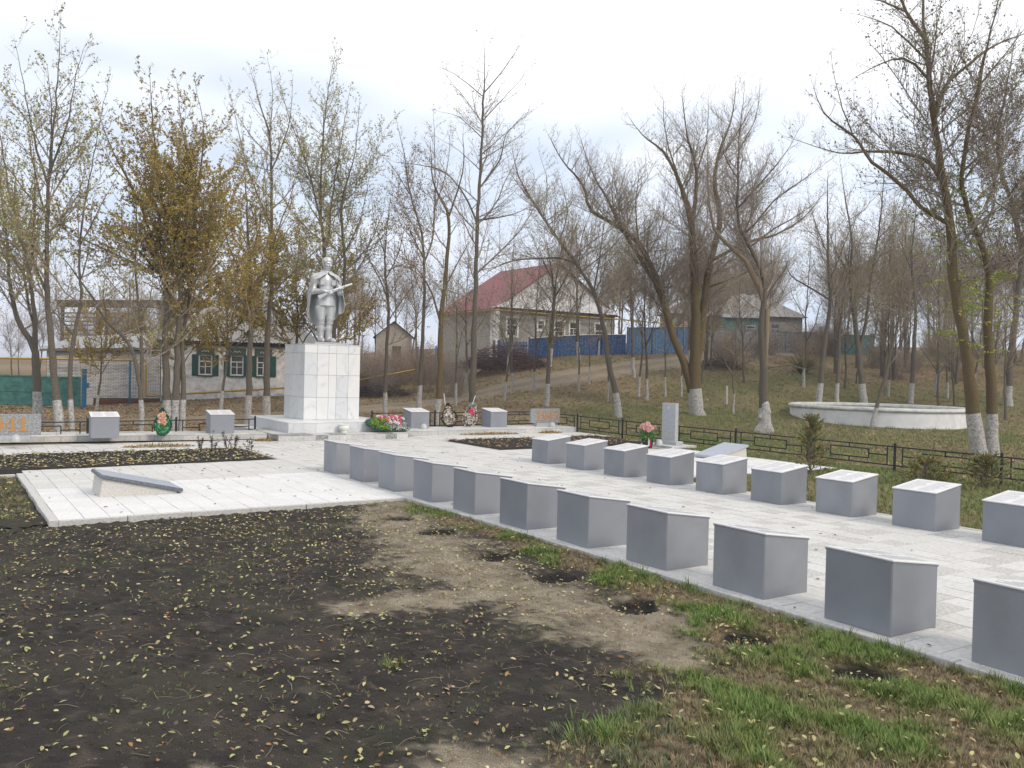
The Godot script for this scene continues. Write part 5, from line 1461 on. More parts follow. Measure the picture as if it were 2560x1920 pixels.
func depth_of(stems: Array, k: int, s: Array, o: Node3D) -> float:
	# depth of the nearest earlier stem at the point where this limb starts
	var best := 1e9
	var z := 0.0
	for j in k:
		var q: Array = stems[j]
		for a in q.size() / 3:
			var d := Vector2(q[a * 3] - s[0], q[a * 3 + 1] - s[1]).length()
			if d < best:
				best = d
				var m: Array = o.get_meta("z%d" % j)
				z = m[1] + m[0] * maxf(0.0, s[1] - m[2])
	return z

func generic_stems(h: float, r: float, forks: int, sd: int) -> Array:
	rng.seed = sd
	var out := []
	var main := []
	var x := 0.0
	var lean := rr(-0.12, 0.12)
	for k in 8:
		var t := k / 7.0
		main.append_array([x, h * t, r * (1.0 - 0.88 * t)])
		x += rr(-0.12, 0.12) + lean * h / 8
	out.append(main)
	for f in forks:
		var a := 2 + (f * 5) / maxi(forks, 1)
		var bx: float = main[a * 3]
		var by: float = main[a * 3 + 1]
		var br: float = main[a * 3 + 2] * 0.65
		var sg := 1.0 if f % 2 else -1.0
		var ln := (h - by) * rr(0.55, 0.85)
		var st := []
		for k in 5:
			var t := k / 4.0
			st.append_array([bx + sg * ln * t * rr(0.35, 0.55), by + ln * t * rr(0.75, 0.95), br * (1.0 - 0.85 * t)])
		out.append(st)
	return out

func make_trees() -> void:
	for k in TREES.size():
		var t: Array = TREES[k]
		var o := thing("tree", LOOK[t[0]], "tree", on_ground(t[1], t[2]), YAW, "trees around the memorial")
		o.name = String(o.name)
		var bark: Material = M.bark_moss if t[0] in ["mossy_twin", "many_stemmed", "pale_trunk"] else M.bark
		var tw: Material = M.twig_red if t[3] in ["red", "ochre"] else M.twig
		build_tree(o, t[7], t[3], t[4], t[5], t[6], bark, tw, 1000 + k)
		if t[0] == "mossy_twin":
			# late green shoots on the trunks
			var gs := MB.new()
			for q in 150:
				var y := rr(3.2, 9.5)
				var bx := lerpf(-0.3, -1.7, (y - 2.0) / 8.0) + (0.0 if q % 3 else 1.1)
				var d := Vector3(rr(-1, 1), rr(-0.1, 0.5), rr(-1, 1)).normalized()
				var root := Vector3(bx, y, 0.0)
				var tip := root + d * rr(0.5, 1.3)
				for e in 22:
					var f := rr(0.25, 1.0)
					var a := (d + Vector3(rr(-1, 1), rr(-1.2, 0.5), rr(-1, 1))).normalized()
					gs.leaf(root.lerp(tip, f) + Vector3(0, -0.15 * f * f, 0), a, a.cross(Vector3(rr(-1, 1), rr(-1, 1), rr(-1, 1))).normalized(), rr(0.08, 0.16), rr(0.03, 0.05), lin(0.22, 0.34, 0.05).lerp(lin(0.40, 0.40, 0.07), rng.randf()))
			obj("green_shoots", gs, M.leaves, o)
		if t[0] == "broken_limb":
			# the snapped limb, stripped of bark
			var b := MB.new()
			b.tube(PackedVector3Array([Vector3(-0.06, 5.6, 0.1), Vector3(-0.45, 6.5, 0.25), Vector3(-1.12, 7.6, 0.4), Vector3(-2.1, 8.4, 0.5), Vector3(-2.55, 8.9, 0.55), Vector3(-2.8, 9.9, 0.6), Vector3(-2.9, 11.0, 0.65), Vector3(-2.95, 12.6, 0.7)]), PackedFloat32Array([0.13, 0.15, 0.105, 0.085, 0.07, 0.055, 0.04, 0.012]), 9)
			b.tube(PackedVector3Array([Vector3(0.02, 2.6, 0.16), Vector3(-0.02, 4.2, 0.17), Vector3(-0.04, 5.5, 0.18)]), PackedFloat32Array([0.02, 0.11, 0.13]), 8)
			obj("peeled_limb", b, M.wood_peeled, o)
			var hb := MB.new()
			hb.tube(PackedVector3Array([Vector3(0.1, 2.9, 0.1), Vector3(0.9, 3.05, 0.5), Vector3(1.6, 2.85, 0.8), Vector3(2.2, 3.1, 1.0), Vector3(2.5, 3.5, 1.1)]), PackedFloat32Array([0.03, 0.024, 0.02, 0.014, 0.006]), 5)
			hb.tube(PackedVector3Array([Vector3(0.9, 3.05, 0.5), Vector3(1.3, 3.3, 0.7), Vector3(1.7, 3.5, 0.9)]), PackedFloat32Array([0.016, 0.012, 0.005]), 4)
			hb.tube(PackedVector3Array([Vector3(1.0, 3.02, 0.5), Vector3(1.2, 2.7, 0.75), Vector3(1.35, 2.5, 0.8)]), PackedFloat32Array([0.014, 0.01, 0.005]), 4)
			obj("broken_branch", hb, M.wood_grey, o)
			var kn := MB.new()
			var knob := [[Vector3(-0.1, 0.1, 0.1), Vector3(0.12, 0.1, 0.05), 0.30, 0.30], [Vector3(0.05, 0.3, 0.15), Vector3(0.02, 1.25, 0.1), 0.27, 0.2], [Vector3(0.28, 0.12, 0.2), Vector3(0.2, 0.3, 0.2), 0.14, 0.1], [Vector3(-0.2, 0.7, 0.2), Vector3(-0.1, 0.8, 0.2), 0.11, 0.1], [Vector3(0.15, 0.95, 0.25), Vector3(0.1, 1.0, 0.2), 0.1, 0.1], [Vector3(-0.3, 0.05, 0.1), Vector3(-0.15, 0.25, 0.1), 0.12, 0.14]]
			blob(kn, knob, Vector3(-0.6, -0.2, -0.35), Vector3(0.6, 1.6, 0.6), 0.04, 0.1)
			obj("burl", kn, M.whitewash, o)
	# thin trees of the park, each with a whitewashed foot
	var protos := []
	for k in 6:
		var o := Node3D.new()
		var h := [9.0, 8.0, 7.0, 10.0, 9.5, 8.5][k] as float
		build_tree(o, generic_stems(h, [0.085, 0.07, 0.06, 0.12, 0.1, 0.08][k], [3, 2, 2, 5, 4, 3][k], 300 + k), ["none", "yellow", "none", "none", "red", "yellow"][k], [0.15, 0.3, 0.1, 0.2, 0.5, 0.35][k], [1.0, 0.9, 0.8, 1.2, 1.2, 1.0][k], 1.1, M.bark, M.twig, 320 + k)
		o.set_meta("base_name", "thin_tree")
		protos.append(o)
	rng.seed = 500
	var spots := [[29.2, -42.3, 0], [31.5, -41.0, 1], [33.3, -42.3, 2], [31.4, -38.2, 2], [36.9, -42.4, 3], [34.2, -38.8, 0], [34.0, -37.9, 4], [35.8, -38.3, 1], [36.6, -37.8, 2], [35.7, -32.9, 2], [45.8, -36.4, 0], [49.4, -32.9, 4], [53.5, -32.3, 3], [52.5, -30.9, 0], [55.7, -31.1, 5], [23.7, -41.8, 1], [26.4, -41.1, 5], [28.4, -43.4, 0], [30.6, -47.3, 0], [33.4, -46.6, 4], [36.2, -47.2, 3], [39.0, -48.6, 0], [42.4, -43.0, 4], [40.0, -40.2, 3], [27.0, -46.5, 4]]
	for s in spots:
		var o := copy(protos[s[2]], on_ground(s[0], s[1]), rr(0, 6.28), "", rr(0.9, 1.15))
		tag(o, "thin bare park tree with whitewashed foot on the leafy slope", "tree", "thin park trees with whitewashed feet")
	# ochre trees between the houses and the pedestal
	var och := Node3D.new()
	build_tree(och, generic_stems(8.0, 0.1, 5, 351), "ochre", 3.6, 1.6, 1.0, M.bark, M.twig_red, 352)
	och.set_meta("base_name", "ochre_tree")
	var osp := [[-14.2, 43.0, 1.0, "ochre-leaved tree before the slate roof of the shuttered house"], [-17.5, 46.0, 0.85, "small ochre tree between the brick and plaster houses"], [-11.2, 44.5, 1.2, "ochre-leaved tree directly behind the marble pedestal"], [-9.7, 46.5, 1.2, "ochre-leaved tree behind the soldier's cape"], [-20.5, 43.5, 0.75, "small ochre tree by the teal gate's blue post"]]
	for q in osp:
		var p: Vector3 = RT * q[0] + FW * q[1]
		var o := copy(och, on_ground(p.x, p.z), q[0] * 2.0, q[3], q[2])
		tag(o, q[3], "tree", "ochre trees by the houses")
	och.queue_free()
	# the wood further up the slope
	var wild := []
	for k in 5:
		var o := Node3D.new()
		build_tree(o, generic_stems([12.0, 10.0, 13.0, 9.0, 11.0][k], [0.15, 0.11, 0.17, 0.1, 0.13][k], [6, 5, 7, 4, 5][k], 700 + k), ["none", "red", "none", "yellow", "red"][k], [0.1, 0.35, 0.15, 0.25, 0.3][k], [1.3, 1.4, 1.4, 1.3, 1.4][k], 0.0, M.bark, M.twig if k % 2 == 0 else M.twig_red, 720 + k)
		o.set_meta("base_name", "wild_tree")
		wild.append(o)
	rng.seed = 900
	for k in 64:
		var d := rr(59, 92)
		var l := rr(0.27, 0.66) * d
		if l / d < 0.36 and d < 84: d = rr(86, 100)
		var p := RT * l + FW * d
		var o := copy(wild[k % 5], on_ground(p.x, p.z), rr(0, 6.28), "", rr(0.8, 1.15))
		tag(o, "bare wild tree in the wood up the slope beyond the ring", "tree", "wild trees up the slope")
	for k in 46:
		var d := rr(68, 98)
		var l := rr(-0.22, 0.3) * d
		var p := RT * l + FW * d
		if absf(l / d - 0.04) < 0.11 and d < 84: continue
		var o := copy(wild[k % 5], on_ground(p.x, p.z), rr(0, 6.28), "", rr(0.65, 1.0))
		tag(o, "bare wild tree rising behind the village houses", "tree", "wild trees behind the houses")
	for k in 34:
		var d := rr(57, 84)
		var l := rr(-0.62, -0.13) * d
		var p := RT * l + FW * d
		var o := copy(wild[[1, 3, 4, 0][k % 4]], on_ground(p.x, p.z), rr(0, 6.28), "", rr(0.6, 1.0))
		tag(o, "bare wild tree rising behind the white brick house", "tree", "wild trees behind the brick house")
	# undergrowth trees standing among the park trees
	rng.seed = 950
	for k in 18:
		var d := rr(48, 60)
		var l := rr(0.2, 0.58) * d
		var p := RT * l + FW * d
		if track_off(p.x, p.z) < 2.0 or Vector2(p.x - 42.1, p.z + 28.6).length() < 6.0: continue
		var o := copy(wild[k % 5], on_ground(p.x, p.z), rr(0, 6.28), "", rr(0.55, 0.85))
		tag(o, "bare unpainted young tree among the whitewashed park trees", "tree", "unpainted young trees on the slope")
	for o in protos + wild: o.queue_free()

func make_shrubs() -> void:
	rng.seed = 1500
	# young arborvitae by the fence
	var spec := [[18.6, -14.5, 1.4, 0.62, "bronze-green arborvitae bush in front of the park fence"], [19.2, -11.75, 0.6, 1.0, "wide green arborvitae bush with russet tips by the fence"], [20.3, -11.0, 0.7, 0.85, "dark green arborvitae bush close to the mossy twin tree"], [21.0, -9.6, 0.7, 0.9, "green arborvitae bush past the end of the box row"]]
	for s in spec:
		var o := thing("arborvitae", s[4], "shrub", on_ground(s[0], s[1]), rr(0, 6), "young arborvitae along the fence")
		var st := MB.new()
		var lf := MB.new()
		var h: float = s[2]
		st.tube(PackedVector3Array([Vector3(0, -0.1, 0), Vector3(0.02, h * 0.5, 0.01), Vector3(0.04, h, 0)]), PackedFloat32Array([0.025, 0.016, 0.004]), 5)
		for k in int(95 * h * s[3] / 0.5):
			var t := pow(rng.randf(), 0.8)
			var an := rr(0, TAU)
			var rad: float = s[3] * (1.25 - t * 0.95) * rr(0.3, 1.0)
			var tip := Vector3(cos(an) * rad, h * t + 0.1, sin(an) * rad)
			var root := Vector3(0.02, maxf(0.0, h * t - 0.12), 0)
			st.tube(PackedVector3Array([root, tip]), PackedFloat32Array([0.006, 0.002]), 3)
			for q in 9:
				var f := rr(0.35, 1.05)
				var d := ((tip - root).normalized() + Vector3(rr(-1, 1), rr(-0.4, 1), rr(-1, 1)) * 0.8).normalized()
				var c := lin(0.10, 0.14, 0.045).lerp(lin(0.19, 0.16, 0.06), rng.randf())
				if rng.randf() < 0.06: c = lin(0.30, 0.14, 0.05)
				lf.leaf(root.lerp(tip, f), d, d.cross(Vector3(rr(-1, 1), rr(-1, 1), rr(-1, 1))).normalized(), rr(0.06, 0.13), rr(0.025, 0.04), c * rr(0.9, 1.5))
		obj("stems", st, M.stick, o)
		obj("foliage", lf, M.leaves, o)
	# yellow bush up the slope
	var yb := thing("yellow_bush", "bright yellow autumn bush on the slope behind the ring", "shrub", on_ground(49.5, -39.5))
	var sb := MB.new()
	var lb := MB.new()
	for k in 130:
		var d := Vector3(rr(-1, 1), rr(0.35, 1.2), rr(-1, 1)).normalized() * rr(1.0, 1.9)
		sb.tube(PackedVector3Array([Vector3(0, -0.1, 0), d * 0.5 + Vector3(0, 0.1, 0), d]), PackedFloat32Array([0.015, 0.01, 0.003]), 3)
		for q in 14:
			var a := Vector3(rr(-1, 1), rr(-1, 1), rr(-1, 1)).normalized()
			lb.leaf(d * rr(0.4, 1.05) + a * 0.1, a, a.cross(Vector3(0.3, 1, 0.2)).normalized(), rr(0.06, 0.1), 0.05, lin(0.30, 0.27, 0.02) * rr(0.6, 1.2))
	obj("stems", sb, M.stick, yb)
	obj("leaves", lb, M.leaves, yb)
	# bare thickets on the slope: every one a thing of its own
	var th := []
	for k in 3:
		var o := Node3D.new()
		o.set_meta("base_name", "thicket_shrub")
		var st := MB.new()
		var lf := MB.new()
		for q in 34:
			var d := Vector3(rr(-0.7, 0.7), 1, rr(-0.7, 0.7)).normalized()
			grow(st, lf, Vector3(rr(-0.5, 0.5), -0.1, rr(-0.5, 0.5)), d, rr(1.2, 2.6), 0.014, 1, 0.12 * k, "red", 0.8)
		obj("stems", st, M.twig if k != 1 else M.twig_red, o)
		if lf.v.size() > 0: obj("leaves", lf, M.leaves, o)
		th.append(o)
	for k in 74:
		var d := rr(52, 66)
		var l := rr(-0.24, -0.06) * d if k < 30 else rr(-0.02, 0.62) * d
		if k >= 30: d = rr(60, 78)
		if k >= 30: l = rr(0.18, 0.64) * d
		var p := RT * l + FW * d
		var o := copy(th[k % 3], on_ground(p.x, p.z), rr(0, 6.28), "", rr(0.7, 1.2))
		tag(o, "leafless grey-brown shrub in the thicket beyond the shuttered house" if k < 30 else "leafless grey-brown shrub on the slope below the village fence", "shrub", "thicket by the house" if k < 30 else "shrubs on the slope")
	for o in th: o.queue_free()
	# heaps of cut branches
	brush(Vector2(31.4, -48.9), 3.0, 1.7, M.heap_red, "reddish-brown heap of cut branches below the blue fence", 1500)
	brush(Vector2(21.3, -50.0), 3.4, 1.3, M.stick_dark, "dark heap of cut branches beside the dirt track behind the pedestal", 800)
	brush(Vector2(44.5, -42.5), 1.6, 0.8, M.stick, "small heap of cut branches on the slope", 260)
func brush(at: Vector2, r: float, h: float, m: Material, label: String, n: int) -> void:
	var o := thing("brush_heap", label, "brushwood", on_ground(at.x, at.y), YAW)
	var b := MB.new()
	for k in n:
		var an := rr(0, TAU)
		var rd := r * sqrt(rng.randf())
		var y := h * (1.0 - pow(rd / r, 2.0)) * rr(0.0, 1.0)
		var c := Vector3(cos(an) * rd, y, sin(an) * rd * 0.6)
		var d := Vector3(rr(-1, 1), rr(-0.25, 0.35), rr(-0.7, 0.7)).normalized()
		var ln := rr(0.5, 1.5)
		b.tube(PackedVector3Array([c - d * ln / 2, c + Vector3(rr(-0.08, 0.08), rr(-0.05, 0.08), 0), c + d * ln / 2]), PackedFloat32Array([rr(0.008, 0.022), 0.012, 0.004]), 3)
	obj("branches", b, m, o)

# ---------------------------------------------------------------- village
func corrugated(b: MB, e0: Vector3, e1: Vector3, r0: Vector3, r1: Vector3, pitch: float, amp: float) -> void:
	# wavy sheet between an eave e0-e1 and a ridge r0-r1
	var n := int(e0.distance_to(e1) / pitch) * 4
	var nn := (e1 - e0).cross(r0 - e0).normalized()
	if nn.y < 0: nn = -nn
	var along := (e1 - e0).normalized()
	for k in n:
		var t0 := float(k) / n
		var t1 := float(k + 1) / n
		var w0 := sin(k * TAU / 4) * amp
		var w1 := sin((k + 1) * TAU / 4) * amp
		var s := (along * (w1 - w0) + nn * 0).length()
		var tilt := (nn - along * ((w1 - w0) / (pitch / 4))).normalized()
		b.quad(e0.lerp(e1, t0) + nn * w0, e0.lerp(e1, t1) + nn * w1, r0.lerp(r1, t1) + nn * w1, r0.lerp(r1, t0) + nn * w0, tilt, Color.WHITE)
func wall_with_holes(b: MB, x0: float, x1: float, y0: float, y1: float, z: float, holes: Array, th := 0.3) -> void:
	# front wall in the plane z with rectangular openings [x, y, w, h] and their reveals
	var xs := [x0, x1]
	var ys := [y0, y1]
	for h in holes:
		xs.append_array([h[0] - h[2] / 2, h[0] + h[2] / 2]); ys.append_array([h[1] - h[3] / 2, h[1] + h[3] / 2])
	xs.sort(); ys.sort()
	for a in xs.size() - 1:
		for e in ys.size() - 1:
			if xs[a + 1] - xs[a] < 0.001 or ys[e + 1] - ys[e] < 0.001: continue
			var cx: float = (xs[a] + xs[a + 1]) / 2
			var cy: float = (ys[e] + ys[e + 1]) / 2
			var open := false
			for h in holes:
				if absf(cx - h[0]) < h[2] / 2 and absf(cy - h[1]) < h[3] / 2: open = true
			if open: continue
			b.face(Vector3(xs[a], ys[e], z), Vector3(xs[a + 1], ys[e], z), Vector3(xs[a + 1], ys[e + 1], z), Vector3(xs[a], ys[e + 1], z), Vector3.BACK)
	for h in holes:
		var l: float = h[0] - h[2] / 2
		var r: float = h[0] + h[2] / 2
		var d: float = h[1] - h[3] / 2
		var u: float = h[1] + h[3] / 2
		b.face(Vector3(l, d, z), Vector3(l, u, z), Vector3(l, u, z - th), Vector3(l, d, z - th), Vector3.RIGHT)
		b.face(Vector3(r, d, z), Vector3(r, u, z), Vector3(r, u, z - th), Vector3(r, d, z - th), Vector3.LEFT)
		b.face(Vector3(l, d, z), Vector3(r, d, z), Vector3(r, d, z - th), Vector3(l, d, z - th), Vector3.UP)
		b.face(Vector3(l, u, z), Vector3(r, u, z), Vector3(r, u, z - th), Vector3(l, u, z - th), Vector3.DOWN)
func window(o: Node3D, x: float, y: float, w: float, h: float, z: float, transom := 0.68, mull := true) -> MeshInstance3D:
	var f := MB.new()
	var t := 0.055
	f.bevel(Vector3(x - w / 2 + t / 2, y, z), Vector3(t, h, 0.06), 0.006); f.bevel(Vector3(x + w / 2 - t / 2, y, z), Vector3(t, h, 0.06), 0.006)
	f.bevel(Vector3(x, y + h / 2 - t / 2, z), Vector3(w - 2 * t, t, 0.058), 0.006); f.bevel(Vector3(x, y - h / 2 + t / 2, z), Vector3(w - 2 * t, t, 0.058), 0.006)
	f.bevel(Vector3(x, y - h / 2 + h * transom, z), Vector3(w - 2 * t, t, 0.05), 0.006)
	if mull:
		f.bevel(Vector3(x, y - h / 2 + h * transom / 2, z), Vector3(t * 0.8, h * transom - t * 2, 0.048), 0.006)
		f.bevel(Vector3(x, y - h / 2 + h * transom * 0.62, z + 0.001), Vector3(w - 2 * t, t * 0.6, 0.044), 0.006)
	var wn := obj("window", f, M.frame_white, o)
	var g := MB.new()
	g.box(Vector3(x, y, z - 0.012), Vector3(w - 2 * t + 0.01, h - 2 * t + 0.01, 0.008))
	obj("pane", g, M.glass, wn)
	return wn
func brick_field(o: Node3D, x0: float, x1: float, y0: float, y1: float, z: float, mats: Array, parts: int) -> void:
	var bl := 0.255
	var bh := 0.078
	var made := {}
	var rest := {}
	var n := 0
	var rows := int((y1 - y0) / bh)
	for a in rows:
		var x := x0 - (bl * 0.5 if a % 2 else 0.0)
		while x < x1 - 0.02:
			var l := maxf(x, x0)
			var r := minf(x + bl, x1)
			if r - l > 0.05:
				var m: String = mats[rng.randi() % mats.size()]
				var c := Vector3((l + r) / 2, y0 + (a + 0.5) * bh, z + rr(-0.004, 0.004))
				var whole := r - l > bl - 0.01
				if n < parts and whole:
					if not made.has(m):
						var mb := MB.new()
						mb.box(Vector3.ZERO, Vector3(bl - 0.02, bh - 0.02, 0.06))
						made[m] = mb.mesh(M[m])
					obm("brick", made[m], o, c); n += 1
				else:
					if not rest.has(m): rest[m] = MB.new()
					rest[m].box(c, Vector3(r - l - 0.02, bh - 0.02, 0.06))
			x += bl
	for m in rest:
		tag(obj("brickwork", rest[m], M[m], o), "", "", "", "stuff")

func make_village() -> void:
	rng.seed = 2100
	# --- plastered house with green shutters
	var o := thing("plastered_house", "whitewashed plaster house with green shutters and a grey slate roof", "house", Vector3(11.94, 0, -51.78), -0.25)
	var wy := 2.31
	var holes := [[0.9, wy, 0.72, 1.16], [2.62, wy, 0.72, 1.16], [4.08, wy, 0.72, 1.16]]
	var b := MB.new()
	wall_with_holes(b, -1.45, 7.2, -0.3, 3.55, 0.0, holes)
	b.box(Vector3(2.875, 1.6, -3.6), Vector3(8.65, 3.8, 6.4))
	for x in [-1.45, 7.2]: b.face(Vector3(x, -0.3, 0), Vector3(x, 3.55, 0), Vector3(x, 3.55, -0.42), Vector3(x, -0.3, -0.42), Vector3(signf(x - 1), 0, 0))
	obj("wall", b, M.plaster, o)
	for h in holes:
		window(o, h[0], h[1], h[2] - 0.02, h[3] - 0.02, -0.1)
		for s in [-1.0, 1.0]:
			var sh := MB.new()
			sh.bevel(Vector3(h[0] + s * 0.55, wy - 0.02, 0.03), Vector3(0.34, 1.22, 0.035), 0.008)
			sh.bevel(Vector3(h[0] + s * 0.55, wy + 0.27, 0.052), Vector3(0.24, 0.45, 0.012), 0.004); sh.bevel(Vector3(h[0] + s * 0.55, wy - 0.3, 0.052), Vector3(0.24, 0.45, 0.012), 0.004)
			obj("shutter", sh, M.shutter, o)
		var hd := MB.new()
		hd.bevel(Vector3(h[0], wy + 0.80, 0.03), Vector3(0.98, 0.40, 0.05), 0.01)
		obj("header_board", hd, M.trim_green, o)
		var zz := MB.new()
		for k in 4: zz.bar(Vector3(h[0] - 0.2 + k * 0.1, wy + (0.74 if k % 2 == 0 else 0.84), 0.06), Vector3(h[0] - 0.1 + k * 0.1, wy + (0.84 if k % 2 == 0 else 0.74), 0.06), 0.014, 4)
		obj("carving", zz, M.frame_white, o)
		var sl := MB.new()
		sl.bevel(Vector3(h[0], wy - 0.625, 0.03), Vector3(0.86, 0.07, 0.12), 0.01)
		obj("sill", sl, M.shutter, o)
	var ev := MB.new()
	ev.bevel(Vector3(2.875, 3.56, 0.12), Vector3(9.1, 0.26, 0.08), 0.01)
	obj("eave_board", ev, M.trim_green, o)
	var rf := MB.new()
	var y0 := 3.66
	corrugated(rf, Vector3(-1.75, y0, 0.42), Vector3(7.5, y0, 0.42), Vector3(1.6, 6.3, -3.4), Vector3(4.2, 6.3, -3.4), 0.19, 0.028)
	corrugated(rf, Vector3(-1.75, y0, -7.2), Vector3(-1.75, y0, 0.42), Vector3(1.6, 6.3, -3.4), Vector3(1.6, 6.3, -3.4), 0.19, 0.028)
	corrugated(rf, Vector3(7.5, y0, 0.42), Vector3(7.5, y0, -7.2), Vector3(4.2, 6.3, -3.4), Vector3(4.2, 6.3, -3.4), 0.19, 0.028)
	corrugated(rf, Vector3(7.5, y0, -7.2), Vector3(-1.75, y0, -7.2), Vector3(4.2, 6.3, -3.4), Vector3(1.6, 6.3, -3.4), 0.19, 0.028)
	obj("roof", rf, M.slate, o)
	# --- white brick house next to it
	var a := thing("brick_house", "white brick house with red brick footing and a pale sheet roof", "house", Vector3(11.94, 0, -51.78), -0.25)
	var w := MB.new()
	w.box(Vector3(-4.35, 1.3, -2.2), Vector3(5.72, 3.5, 4.3))
	obj("wall_core", w, M.brick_mortar, a)
	brick_field(a, -7.2, -1.48, 0.36, 3.02, -0.04, ["brick_white", "brick_white", "brick_white_b"], 300)
	brick_field(a, -4.85, -1.48, -0.42, 0.355, -0.035, ["brick_red"], 100)
	var wb := MB.new()
	wb.box(Vector3(-6.03, -0.03, -0.03), Vector3(2.3, 0.76, 0.07))
	obj("footing", wb, M.render_wall, a)
	var r2 := MB.new()
	corrugated(r2, Vector3(-7.55, 2.98, 0.3), Vector3(-1.4, 3.22, 0.3), Vector3(-6.6, 3.75, -4.6), Vector3(-1.4, 4.3, -4.6), 0.3, 0.014)
	obj("roof", r2, M.slate_pale, a)
	var fb := MB.new()
	fb.bevel(Vector3(0, 0, 0), Vector3(6.1, 0.12, 0.05), 0.006, Color.WHITE, Transform3D(Basis(Vector3.BACK, 0.04), Vector3(-4.47, 3.03, 0.24)))
	obj("fascia", fb, M.wood_grey, a)
	# --- yellow gas pipe in front of both
	var p := thing("gas_pipe", "yellow gas pipe running along the brick and plaster houses", "pipe", Vector3(11.94, 0, -51.78), -0.25)
	var pb := MB.new()
	var run := PackedVector3Array([Vector3(-16, 2.2, 1.2), Vector3(-9, 2.42, 0.7), Vector3(-2.45, 2.48, 0.45), Vector3(-2.25, 2.48, 0.45), Vector3(-2.2, 2.40, 0.45), Vector3(-2.2, 0.62, 0.45), Vector3(-2.15, 0.53, 0.45), Vector3(-1.95, 0.52, 0.45), Vector3(2.0, 0.82, 0.45), Vector3(8.0, 1.28, 0.45), Vector3(13.0, 2.3, 0.2)])
	var rad := PackedFloat32Array()
	for k in run.size(): rad.append(0.055)
	pb.tube(run, rad, 10)
	obj("pipe", pb, M.pipe_yellow, p)
	for s in [[-3.0, 2.45, -0.5, 0.055], [-1.3, 0.5, -0.25, 0.08], [6.1, 1.05, 0.1, 0.07]]:
		var sp := MB.new()
		sp.bar(Vector3(s[0], s[2], 0.47), Vector3(s[0], s[1], 0.47), s[3], 8)
		obj("support", sp, M.post_blue, p)
	# --- teal gate between blue posts
	var gp := RT * -21.6 + FW * 45.0
	var g := thing("teal_gate", "faded teal metal gate between blue posts before the brick house", "gate", Vector3(gp.x, ground_y(gp.x, gp.z), gp.z), -0.40)
	for k in 2:
		var lf := MB.new()
		var x0 := -4.35 + k * 2.0
		lf.bevel(Vector3(x0 + 0.98, 0.86, 0.0), Vector3(1.93, 1.52, 0.03), 0.006)
		for y in [0.14, 0.8, 1.56]: lf.bevel(Vector3(x0 + 0.98, y, 0.028), Vector3(1.93, 0.05, 0.022), 0.005)
		var q := obj("leaf", lf, M.teal_gate, g)
		q.rotation.z = 0.006 * (1 if k else -1)
	for x in [-4.45, -0.26]:
		var ps := MB.new()
		ps.bevel(Vector3(x, 0.85, 0), Vector3(0.2, 2.25, 0.2), 0.015); ps.bevel(Vector3(x, 2.0, 0), Vector3(0.24, 0.05, 0.24), 0.01)
		obj("post", ps, M.post_blue, g)
	var mb2 := MB.new()
	mb2.bevel(Vector3(-0.08, 1.18, 0.08), Vector3(0.16, 0.26, 0.12), 0.01)
	obj("mail_box", mb2, M.post_blue, g)
	var fn := thing("teal_fence", "dark teal board fence joining the blue gate post", "fence", Vector3(gp.x, ground_y(gp.x, gp.z), gp.z), -0.40)
	for k in 14:
		var bd := MB.new()
		bd.bevel(Vector3(-4.66 - k * 0.2, 0.70 + rr(-0.02, 0.02), -0.02), Vector3(0.188, 1.5, 0.025), 0.004)
		obj("board", bd, M.teal_dark, fn)
	var rl := MB.new()
	for y in [0.3, 1.15]: rl.bevel(Vector3(-5.95, y, -0.06), Vector3(2.8, 0.07, 0.04), 0.005)
	obj("rail", rl, M.old_wood, fn)
	# --- derelict open barn far behind
	var bl := RT * -38.5 + FW * 75.0
	var brp := RT * -24.0 + FW * 71.0
	var len_ := bl.distance_to(brp)
	var barn := thing("open_barn", "long derelict open barn with dark roof band and loose slats", "barn", Vector3(bl.x, 0.2, bl.z), -atan2(brp.z - bl.z, brp.x - bl.x))
	var rb := MB.new()
	rb.box(Vector3(len_ / 2, 7.1, -2.5), Vector3(len_, 0.12, 6.0))
	rb.box(Vector3(len_ / 2, 6.95, 0.52), Vector3(len_, 0.62, 0.08))
	obj("roof", rb, M.old_wood, barn)
	for k in 5:
		var ps := MB.new()
		ps.box(Vector3(0.4 + k * (len_ - 0.8) / 4, 3.6, 0.3), Vector3(0.22, 6.6, 0.22))
		obj("post", ps, M.old_wood, barn)
		var ps2 := MB.new()
		ps2.box(Vector3(0.4 + k * (len_ - 0.8) / 4, 3.6, -5.0), Vector3(0.22, 6.6, 0.22))
		obj("post", ps2, M.old_wood, barn)
	for k in 7:
		var sl := MB.new()
		sl.bevel(Vector3(3.9, 4.0 + k * 0.37 + rr(-0.05, 0.05), 0.45), Vector3(7.0, 0.13, 0.04), 0.006, Color.WHITE, Transform3D(Basis(Vector3.BACK, rr(-0.012, 0.012)), Vector3.ZERO))
		obj("slat", sl, M.wood_grey, barn)
	var lw := MB.new()
	lw.box(Vector3(4.5, 2.2, 0.2), Vector3(8.6, 3.3, 0.12))
	obj("low_wall", lw, M.wood_grey, barn)
	# --- little brown shed
	var shp := RT * -9.6 + FW * 71.0
	var shed := thing("brown_shed", "small brown gabled shed between the barn and the red-roofed house", "shed", on_ground(shp.x, shp.z), -0.45)
	shed.scale = Vector3.ONE * 0.8
	var sw := MB.new()
	sw.box(Vector3(0, 1.3, -2), Vector3(3.6, 3.2, 4))
	for z in [0.0, -4.0]: sw.tri(Vector3(-1.8, 2.9, z), Vector3(1.8, 2.9, z), Vector3(0, 4.3, z), Vector3(0, 0, 1 if z == 0.0 else -1))
	obj("wall", sw, M.plaster_beige, shed)
	var sr := MB.new()
